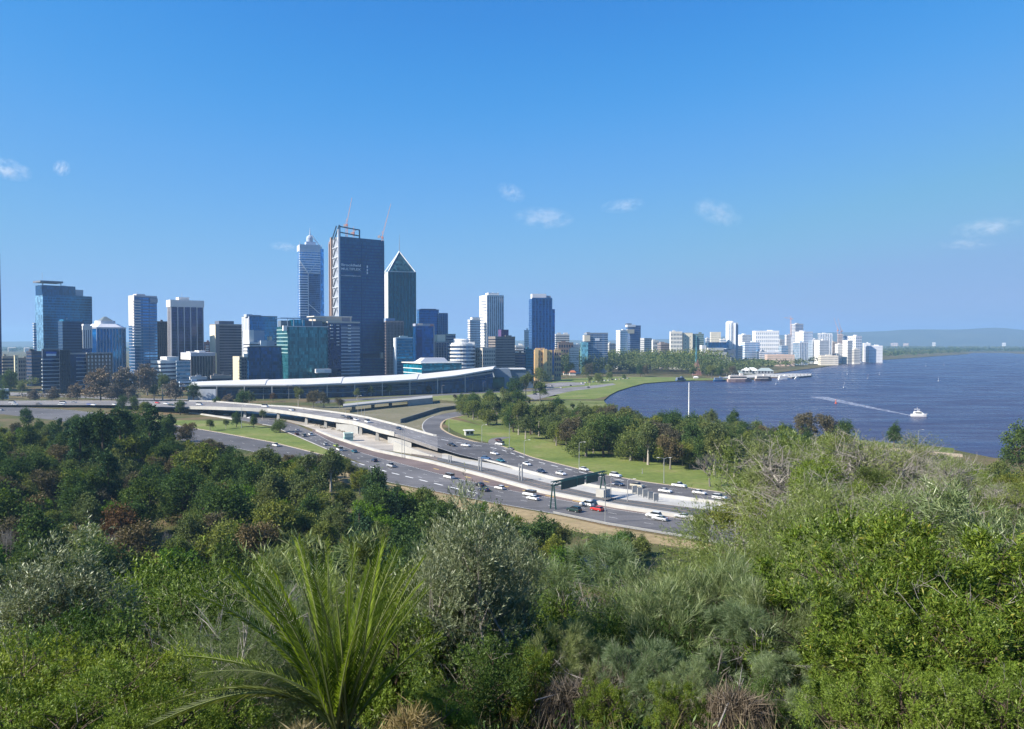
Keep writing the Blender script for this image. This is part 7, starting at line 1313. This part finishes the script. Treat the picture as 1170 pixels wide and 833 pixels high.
bush_proto('deep2', 'leafy_shrub', 104, 1.6, 1.9, 18, 4400, 9, .15, .06, .015, FL['deep'], M['bark'], dead=6, size=.34, up=.75, inner=.74, cl=42, cw=.095)
bush_proto('shade1', 'dark_shrub', 105, 2.2, 3.0, 14, 4400, 8, .15, .075, .022, FL['shade'], M['bark'], dead=12)
bush_proto('silver1', 'silver_leaved_shrub', 106, 1.05, 4.4, 26, 6400, 9, .20, .085, .014, FL['silver'], M['bark_grey'], spread=.6, up=.8, size=.5, sub=4, dead=6, z0=.18, inner=.35, cl=30, cw=.2)
bush_proto('feather1', 'feathery_shrub', 107, 2.0, 3.0, 12, 3000, 14, .24, .13, .006, FL['feather'], M['twig_white'], spread=.6, up=.5, dead=46, inner=.3)
bush_proto('needle1', 'sheoak_shrub', 108, 1.7, 4.2, 12, 2600, 16, .18, .26, .0075, FL['needle'], M['bark_grey'], spread=.55, up=.1, droop=.35, dead=22, inner=.70, sub=9, size=.36, cl=44, cw=.10)
bush_proto('needle2', 'sheoak_shrub', 109, 2.2, 3.6, 14, 2900, 16, .18, .24, .0075, FL['needle'], M['bark'], spread=.6, up=.4, droop=.05, dead=26, inner=.70, sub=9, size=.36, cl=44, cw=.10)
bush_proto('wattle1', 'wattle_shrub', 110, 2.8, 4.4, 20, 8200, 9, .22, .085, .011, FL['wattle'], M['bark_grey'], spread=.7, up=.3, dead=22, inner=.35)
bush_proto('scrub1', 'grey_scrub_tree', 111, 4.2, 6.5, 22, 3000, 8, .40, .17, .030, FL['feather'], M['twig_white'], .2, dead=300, inner=.5, sub=10)
bush_proto('scrub2', 'grey_scrub_tree', 112, 3.8, 6.0, 20, 4200, 8, .40, .17, .030, FL['wattle'], M['twig_white'], .17, dead=170, inner=.5, sub=10)
bush_proto('hill1', 'hill_shrub', 113, 2.8, 4.0, 18, 4200, 7, .28, .15, .038, LEAF['olive'], M['bark_grey'], dead=16)
bush_proto('hill2', 'hill_shrub', 114, 3.0, 4.4, 18, 4200, 7, .28, .15, .038, LEAF['dark'], M['bark'], dead=8)
bush_proto('hill3', 'hill_shrub', 115, 2.6, 4.2, 12, 2200, 9, .36, .30, .025, FL['needle'], M['bark_grey'], dead=20)
bush_proto('hill4', 'hill_shrub', 116, 2.6, 3.6, 16, 4200, 7, .26, .13, .034, FL['deep'], M['bark'], dead=8)
def fplant(key, u, vt, Y, label, ws=1.0, cat='shrub', group=None, vb=None, sink=0.0):
    x = at_y(u, 500, Y).x; z = hill_z(x, Y) - sink; h = zv(vt, Y) - z; s = max(.2, h / HF[key]); p = T_[key]
    if key in USEDT: o = copy_tree(p)
    else: USEDT.add(key); o = p
    o.location = (x, Y, z); o.rotation_euler = (0, 0, random.uniform(0, 6.28)); w_ = ws * min(s, 1.15 + .12 * s); o.scale = (w_, w_, s); tag(o, label, cat, group); PLACED.append((x, Y, WF[key] * s * ws * .7)); return o
for a in [
 ('spring1', 1062, 600, 12.5, 'bright green leafy shrub filling the lower right, tallest of its kind', 1.1), ('spring2', 1150, 588, 13.5, 'bright green leafy shrub cut by the right picture edge', 1.15), ('spring2', 1000, 650, 11.5, 'bright green leafy shrub at the left end of the big right thicket', 1.0), ('spring2', 1105, 680, 9.4, 'bright green leafy shrub in the bottom right corner', 1.2), ('spring1', 1045, 700, 9.6, 'bright green leafy shrub at the bottom edge left of the corner one', 1.0), ('spring2', 1190, 660, 9.4, 'bright green leafy shrub at the lower right picture edge', 1.1), ('spring1', 1115, 594, 16, 'bright green leafy shrub at the back of the right thicket', 1.1), ('spring2', 1035, 630, 12.4, 'bright green leafy shrub left of the tallest one', 1.0), ('deep1', 1060, 760, 7.6, 'deep green leafy shrub low in the bottom right corner', 1.2), ('deep1', 990, 772, 8.0, 'deep green leafy shrub at the bottom left of the right thicket', 1.1), ('deep1', 1150, 765, 7.4, 'deep green leafy shrub on the bottom edge at far right', 1.2), ('needle2', 915, 672, 11.8, 'bushy sheoak leaning against the bright right thicket', .9),
 ('deep1', 40, 722, 9.2, 'mid green leafy shrub in the lower left corner', 1.15), ('deep1', 150, 728, 9.0, 'mid green leafy shrub at lower left, second from the corner', 1.1), ('deep2', 235, 772, 8.2, 'mid green low shrub at the bottom left of the cycad', 1.0), ('deep2', 90, 775, 7.6, 'mid green low shrub on the bottom edge at left', 1.2), ('deep2', -20, 770, 7.8, 'mid green low shrub cut by the lower left corner', 1.0), ('deep2', 185, 785, 7.4, 'mid green low shrub on the bottom edge between two others', 1.0),
 ('shade1', 215, 655, 13.5, 'dark shrub behind the lower left mid green shrubs', 1.0), ('shade1', 110, 690, 13, 'dark shrub below the silver-leaved bush at left', 1.0), ('silver1', 62, 622, 15, 'silver-leaved shrub with pale stems at the left', 1.6), ('shade1', 160, 660, 17, 'dark shrub left of the feathery grey bush', 1.0), ('hill4', 195, 640, 24, 'green shrub below the brown clearing', 1.0),
 ('feather1', 285, 640, 12.0, 'feathery grey-green shrub with bleached twigs left of the cycad', 1.05), ('feather1', 345, 655, 13.5, 'feathery grey-green shrub right behind the cycad fronds', .9), ('feather1', 250, 690, 10.5, 'feathery pale shrub at the foot of the grey-green one', .8),
 ('silver1', 530, 574, 10.6, 'tall silver-leaved shrub right of the cycad', 1.0), ('silver1', 574, 600, 12.0, 'silver-leaved shrub leaning out to the right of the tall one', .85), ('silver1', 500, 612, 11.6, 'silver-leaved shrub hugging the left of the tall one', .8),
 ('shade1', 480, 690, 10.5, 'dark shaded shrub right behind the cycad', .9), ('shade1', 545, 735, 9.0, 'dark shaded shrub in the bottom middle', 1.0), ('shade1', 600, 720, 11, 'dark shaded shrub below the leaning silver one', .8), ('deep2', 440, 680, 10.4, 'small green shrub between the cycad and the silver-leaved shrub', .7), ('deep2', 500, 790, 7.6, 'low dim shrub on the bottom edge right of the cycad', 1.0),
 ('deep1', 668, 668, 13.5, 'fresh green shrub below the small palm in the middle', .9), ('wattle1', 720, 652, 15, 'pale green shrub beside the wispy sheoak', .6), ('shade1', 600, 680, 13.5, 'dark green shrub between the silver shrub and the sheoaks', .8), ('shade1', 770, 705, 11.5, 'dark hollow shrub under the flat-topped sheoak', .8), ('spring2', 612, 735, 9.6, 'small fresh green shrub left of the pale tussock', .6), ('shade1', 700, 700, 12, 'dark hollow shrub in the middle of the lower scrub', .7),
 ('needle1', 625, 640, 14, 'drooping grey-green sheoak left of centre bottom', 1.0), ('needle1', 690, 615, 17, 'tall wispy sheoak below the pond glint', 1.0), ('needle2', 640, 720, 10.2, 'bushy sheoak at the bottom left of the dead brown tussock', .9), ('needle2', 735, 660, 12.5, 'bushy sheoak in the middle of the lower right scrub', 1.0), ('needle2', 800, 645, 13.5, 'bushy sheoak with a flat top left of the right thicket', 1.0), ('needle2', 880, 655, 12.5, 'bushy sheoak touching the bright right thicket', 1.0), ('needle1', 850, 690, 11, 'drooping sheoak in front of the flat-topped one', .9), ('needle2', 730, 735, 9.6, 'bushy low sheoak at the bottom middle right', .9), ('needle1', 905, 745, 9.2, 'drooping sheoak at the bottom left of the right thicket', .9), ('needle2', 790, 760, 8.8, 'bushy low sheoak on the bottom edge', .8), ('spring2', 690, 800, 7.8, 'low bright green shrub on the bottom edge in the middle', .8), ('spring2', 770, 812, 7.4, 'lowest bright green shrub at the bottom edge right of the middle one', .7), ('shade1', 870, 770, 9.2, 'dark shaded shrub behind the large dead tussock', .8),
 ('wattle1', 915, 548, 24, 'pale green wattle spreading over the freeway edge', 1.05), ('wattle1', 925, 588, 19, 'pale green wattle behind the right sheoaks', .9), ('wattle1', 885, 600, 20, 'pale green wattle low in front of the freeway end', .9), ('wattle1', 800, 628, 22, 'pale green wattle at the centre right slope', .7), ('wattle1', 960, 600, 20, 'pale green wattle left of the tallest bright shrub', .8),
 ('scrub1', 905, 502, 44, 'grey twiggy scrub tree left of the group below the river', 1.1), ('scrub2', 950, 496, 50, 'green-tipped scrub tree second in the group below the river', 1.1), ('scrub1', 995, 495, 46, 'grey twiggy scrub tree in the middle of the group below the river', 1.2), ('scrub1', 1050, 500, 48, 'grey twiggy scrub tree right of the middle one', 1.2), ('scrub2', 885, 492, 56, 'green-tipped scrub tree at the far left of the group', 1.0), ('scrub1', 1085, 518, 40, 'grey twiggy scrub tree at the right end of the group', 1.0), ('scrub1', 960, 542, 33, 'grey twiggy scrub tree lower in the group', 1.1), ('scrub1', 1020, 550, 31, 'densest grey twiggy scrub tree above the bright right shrubs', 1.1), ('scrub2', 905, 550, 32, 'green-tipped scrub tree above the pale wattles', 1.0), ('scrub2', 1095, 560, 30, 'green-tipped scrub tree above the right edge shrub', 1.0), ('scrub2', 1150, 550, 34, 'green-tipped scrub tree at the right picture edge', 1.1), ('scrub1', 1010, 510, 62, 'grey twiggy scrub tree at the back of the group', 1.0)]:
    fplant(*a)
# shrubs scattered over the rest of the slope
HL = [(-200, 700), (60, 690), (200, 660), (250, 640), (400, 625), (480, 610), (600, 618), (700, 632), (800, 636), (850, 600), (870, 552), (905, 530), (1000, 528), (1100, 545), (1400, 545)]
FAR = [(-200, 640), (200, 622), (400, 590), (500, 585), (600, 602), (700, 622), (800, 626), (850, 575), (870, 516), (1000, 508), (1095, 518), (1130, 534), (1400, 530)]
rs = random.Random(23); got = 0
for k in range(6000):
    if got >= 150: break
    y = 14 + 150 * rs.random() ** 1.2; u = rs.uniform(-60, 1230); x = at_y(u, 500, y).x; key = rs.choice(['hill1', 'hill1', 'hill2', 'hill3', 'hill3', 'hill4'] + (['scrub1', 'scrub2', 'hill1'] if u > 820 and y > 30 else []))
    z = hill_z(x, y); s = rs.uniform(.7, 1.35); h = HF[key] * s; f = sstep(16, 70, y); vl = interp(HL, u) * (1 - f) + interp(FAR, u) * f + rs.uniform(0, 14); hm = zv(vl, y) - z
    if hm < 1.4: continue
    if h > hm: s *= hm / h
    w = WF[key] * s * 1.1
    if any((a - x) ** 2 + (b - y) ** 2 < (.55 * (w + r)) ** 2 for a, b, r in PLACED if abs(b - y) < 9): continue
    uu, vv = proj((x, y, z + h * .5))
    if any(inpoly((uu, vv), q) for q in CLEAR): continue
    p = T_[key]
    if key in USEDT: o = copy_tree(p)
    else: USEDT.add(key); o = p
    o.location = (x, y, z - .1); o.rotation_euler = (0, 0, rs.uniform(0, 6.28)); o.scale = (s * 1.15, s * 1.15, s); PLACED.append((x, y, w * .7)); got += 1
    zone = 'left' if u < 480 else 'middle' if u < 830 else 'right'
    nm = {'hill1': 'olive-green rounded shrub', 'hill2': 'dark green rounded shrub', 'hill3': 'grey-green wispy shrub', 'hill4': 'fresh green leafy shrub', 'scrub1': 'grey twiggy scrub tree', 'scrub2': 'green-tipped scrub tree'}[key]
    tag(o, f'{nm} on the {zone} of the slope below the foreground plants', 'shrub', f'{nm}s on the {zone} slope')
# ---- cycad with its fronds
def cycad():
    B0 = at_y(388, 826, 7.6); B0.z = hill_z(B0.x, B0.y) - .1; root = empty('cycad', B0, 0, 'large green cycad with long upright fronds at the bottom left centre', 'cycad'); rg = np.random.default_rng(77)
    MB().lathe([(.22, -.2), (.26, .1), (.2, .3), (.08, .38)], 10).build('trunk', M['bark'], root)
    tips = [(345, 610, .5, 0), (366, 622, -.3, 0), (378, 628, .2, 0), (432, 608, .3, 0), (418, 634, -.5, 0), (447, 622, .5, 0), (474, 630, .1, 0), (462, 640, -.4, 0), (300, 634, .5, 0), (272, 640, .1, 0), (236, 668, -.2, 0), (258, 655, .6, 0), (322, 642, -.4, 0), (396, 652, -.7, 0), (408, 700, -1.0, 0), (440, 690, -.7, 0), (352, 660, -.6, 0), (482, 668, .5, 0), (292, 668, .9, 0), (330, 628, .9, 0), (404, 622, .9, 0), (455, 652, .9, 0), (384, 668, -.8, 0), (310, 655, -.6, 0), (340, 618, .7, 0), (425, 615, -.2, 0), (372, 612, .6, 0), (436, 640, .6, 0), (400, 612, -.3, 0), (286, 652, -.5, 0), (360, 640, -.9, 0), (470, 655, -.5, 0), (498, 720, -.2, 0),
            (180, 800, -.5, 1), (232, 762, -.3, 1), (218, 742, .3, 0), (168, 826, -.7, 1)]
    for u, v, dy, pale in tips:
        T = at_y(u, v, B0.y + dy) - B0; o = Vector((rg.normal() * .05, rg.normal() * .05, .3)); hd = Vector((T.x, T.y, 0)); Lg = (T - o).length
        c = o + (Vector((0, 0, 1)) * (.55 if not pale else .75) + hd.normalized() * (.25 if not pale else .4)) * Lg * .62
        pts = []; N = 26
        for i in range(N + 1):
            t = i / N; pts.append(o * (1 - t) ** 2 + c * 2 * t * (1 - t) + T * t * t + (hd.normalized() * .05 - Vector((0, 0, .04))) * Lg * max(0, t - .6) ** 2 * 6)
        fr = MB().tube(pts, [.013 * (1 - .8 * i / N) + .002 for i in range(N + 1)], 5).build('frond', wallmat((.16, .19, .06)), root)
        P, Dv, S, Ln = [], [], [], []
        tw = rg.normal() * .5
        for i in range(5, N):
            for e in (0, .33, .66):
                t = (i + e) / N; p = pts[i].lerp(pts[i + 1], e); tg = (pts[i + 1] - pts[i]).normalized(); nrm = (-hd.normalized() * max(0, tg.z) + Vector((0, 0, 1)) * (1.05 - abs(tg.z))); nrm = (nrm - tg * nrm.dot(tg)).normalized(); sd = tg.cross(nrm); sd = (sd * math.cos(tw) + nrm * math.sin(tw)).normalized()
                for s in (-1, 1): P.append(p); Dv.append(sd * s * .62 + tg * .85 + nrm * .18 + Vector((0, 0, -.12 if pale else 0)) + Vector(rdir(rg, 1)[0]) * .06); S.append(nrm * .45 + tg.cross(sd) * .3 + sd * .1 * s); Ln.append(.195 * (1 - .55 * (t - .2)) * (.6 + .4 * min(1, (t - .15) * 5)))
        link('leaflets', leaf_mesh('leaflets', np.array(P), np.array(Dv), np.array(S), np.array(Ln), .013, FL['frond_pale' if pale else 'frond']), fr)
cycad()
# ---- dead tussocks, fallen branches and dry grass
def tussock(u, v, Y, n, size, label, leaf='dead'):
    p = at_y(u, v, Y); z = hill_z(p.x, Y) ; r = empty('dead_tussock', (p.x, Y, z), 0, label, 'tussock'); zt = max(.5, p.z - z); rg = np.random.default_rng(int(u)); d = rdir(rg, n); d[:, 2] = np.abs(d[:, 2]) * .7; P = np.c_[rg.normal(size=n) * .15 * size, rg.normal(size=n) * .12 * size, zt * .55 + rg.normal(size=n) * .15 * size]
    Dv = d.copy(); P2 = P + d * size * .45; D2 = d * .35; D2[:, 2] -= 1
    link('blades', leaf_mesh('blades', np.r_[P, P2], np.r_[Dv, D2 + rdir(rg, n) * .3], rdir(rg, 2 * n), size * rg.uniform(.3, .65, 2 * n), .0085, FL[leaf]), r); MB().tube([(0, 0, -.2), (.05, 0, zt * .6)], [.12, .1], 7).build('stem', M['bark'], r)
tussock(652, 775, 9.0, 2200, .55, 'pale brown dead tussock at the bottom left of centre'); tussock(838, 795, 8.4, 3000, .6, 'large grey-brown dead tussock at the bottom right of centre'); tussock(690, 748, 9.8, 1800, .6, 'smaller grey dead tussock behind the pale brown one'); tussock(470, 826, 6.8, 1000, .36, 'straw-coloured dry tussock on the bottom edge right of the cycad', 'straw'); tussock(345, 830, 6.8, 800, .3, 'straw-coloured dry tussock at the foot of the cycad', 'straw')
def dead_branch(a, b_, Y, label, r0=.012):
    p, q = at_y(a[0], a[1], Y), at_y(b_[0], b_[1], Y + .8); r = empty('dead_branch', p, 0, label, 'branch'); rg = np.random.default_rng(int(a[0])); d = q - p; mb = MB().tube([(0, 0, 0), d * .35 + Vector((0, 0, .06)), d * .7 - Vector((0, 0, .04)), d], [r0, r0 * .8, r0 * .5, r0 * .2], 6)
    for k in range(7): s = d * (.25 + .7 * rg.random()); e = s + (d.normalized() + Vector(rdir(rg, 1)[0]) * .8).normalized() * d.length * (.12 + .2 * rg.random()); mb.tube([s, s.lerp(e, .5) + Vector((0, 0, .02)), e], [r0 * .45, r0 * .3, r0 * .1], 4)
    mb.build('wood', M['twig_white'], r)
dead_branch((612, 800), (705, 790), 8.8, 'long bleached branch lying across the bottom below the pale tussock', .009); dead_branch((690, 800), (632, 752), 9.2, 'bleached branch slanting up to the left behind the pale tussock', .008); dead_branch((820, 833), (850, 775), 8.0, 'grey dead stem leaning beside the large dead tussock', .012); dead_branch((520, 770), (508, 705), 10, 'reddish bare stems under the tall silver-leaved shrub', .014)
rg5 = np.random.default_rng(55)
def groundcover(name, n, leaf, y0, y1, llen, lw, per, h):
    y = y0 + (y1 - y0) * rg5.random(n) ** 1.3; x = (rg5.random(n) * 2 - 1) * (y * .78 + 1.5); P = np.c_[x, y, [hill_z(a, b) for a, b in zip(x, y)]]; Q = np.repeat(P, per, 0); d = rdir(rg5, n * per); d[:, 2] = np.abs(d[:, 2]) + .5
    Q[:, :2] += rg5.normal(size=(n * per, 2)) * .12; Q[:, 2] += rg5.random(n * per) * h
    o = link(name, leaf_mesh(name, Q, d, rdir(rg5, n * per), llen * rg5.uniform(.5, 1.3, n * per), lw, FL[leaf])); o['kind'] = 'stuff'
groundcover('dry_grass', 500, 'straw', 4.8, 16, .30, .005, 16, .02); groundcover('ground_cover', 1300, 'shade', 6.5, 40, .07, .016, 26, .25); groundcover('ground_cover', 1500, 'shade', 14, 90, .24, .06, 20, .6)
# ---- tidy: drop prototypes that were never placed
for k, o in list(T_.items()):
    if k not in USEDT:
        for c in kids(o): bpy.data.objects.remove(c)
        bpy.data.objects.remove(o)
for k, o in PROTO.items():
    if k not in USED:
        for c in list(o.children_recursive): bpy.data.objects.remove(c)
        bpy.data.objects.remove(o)
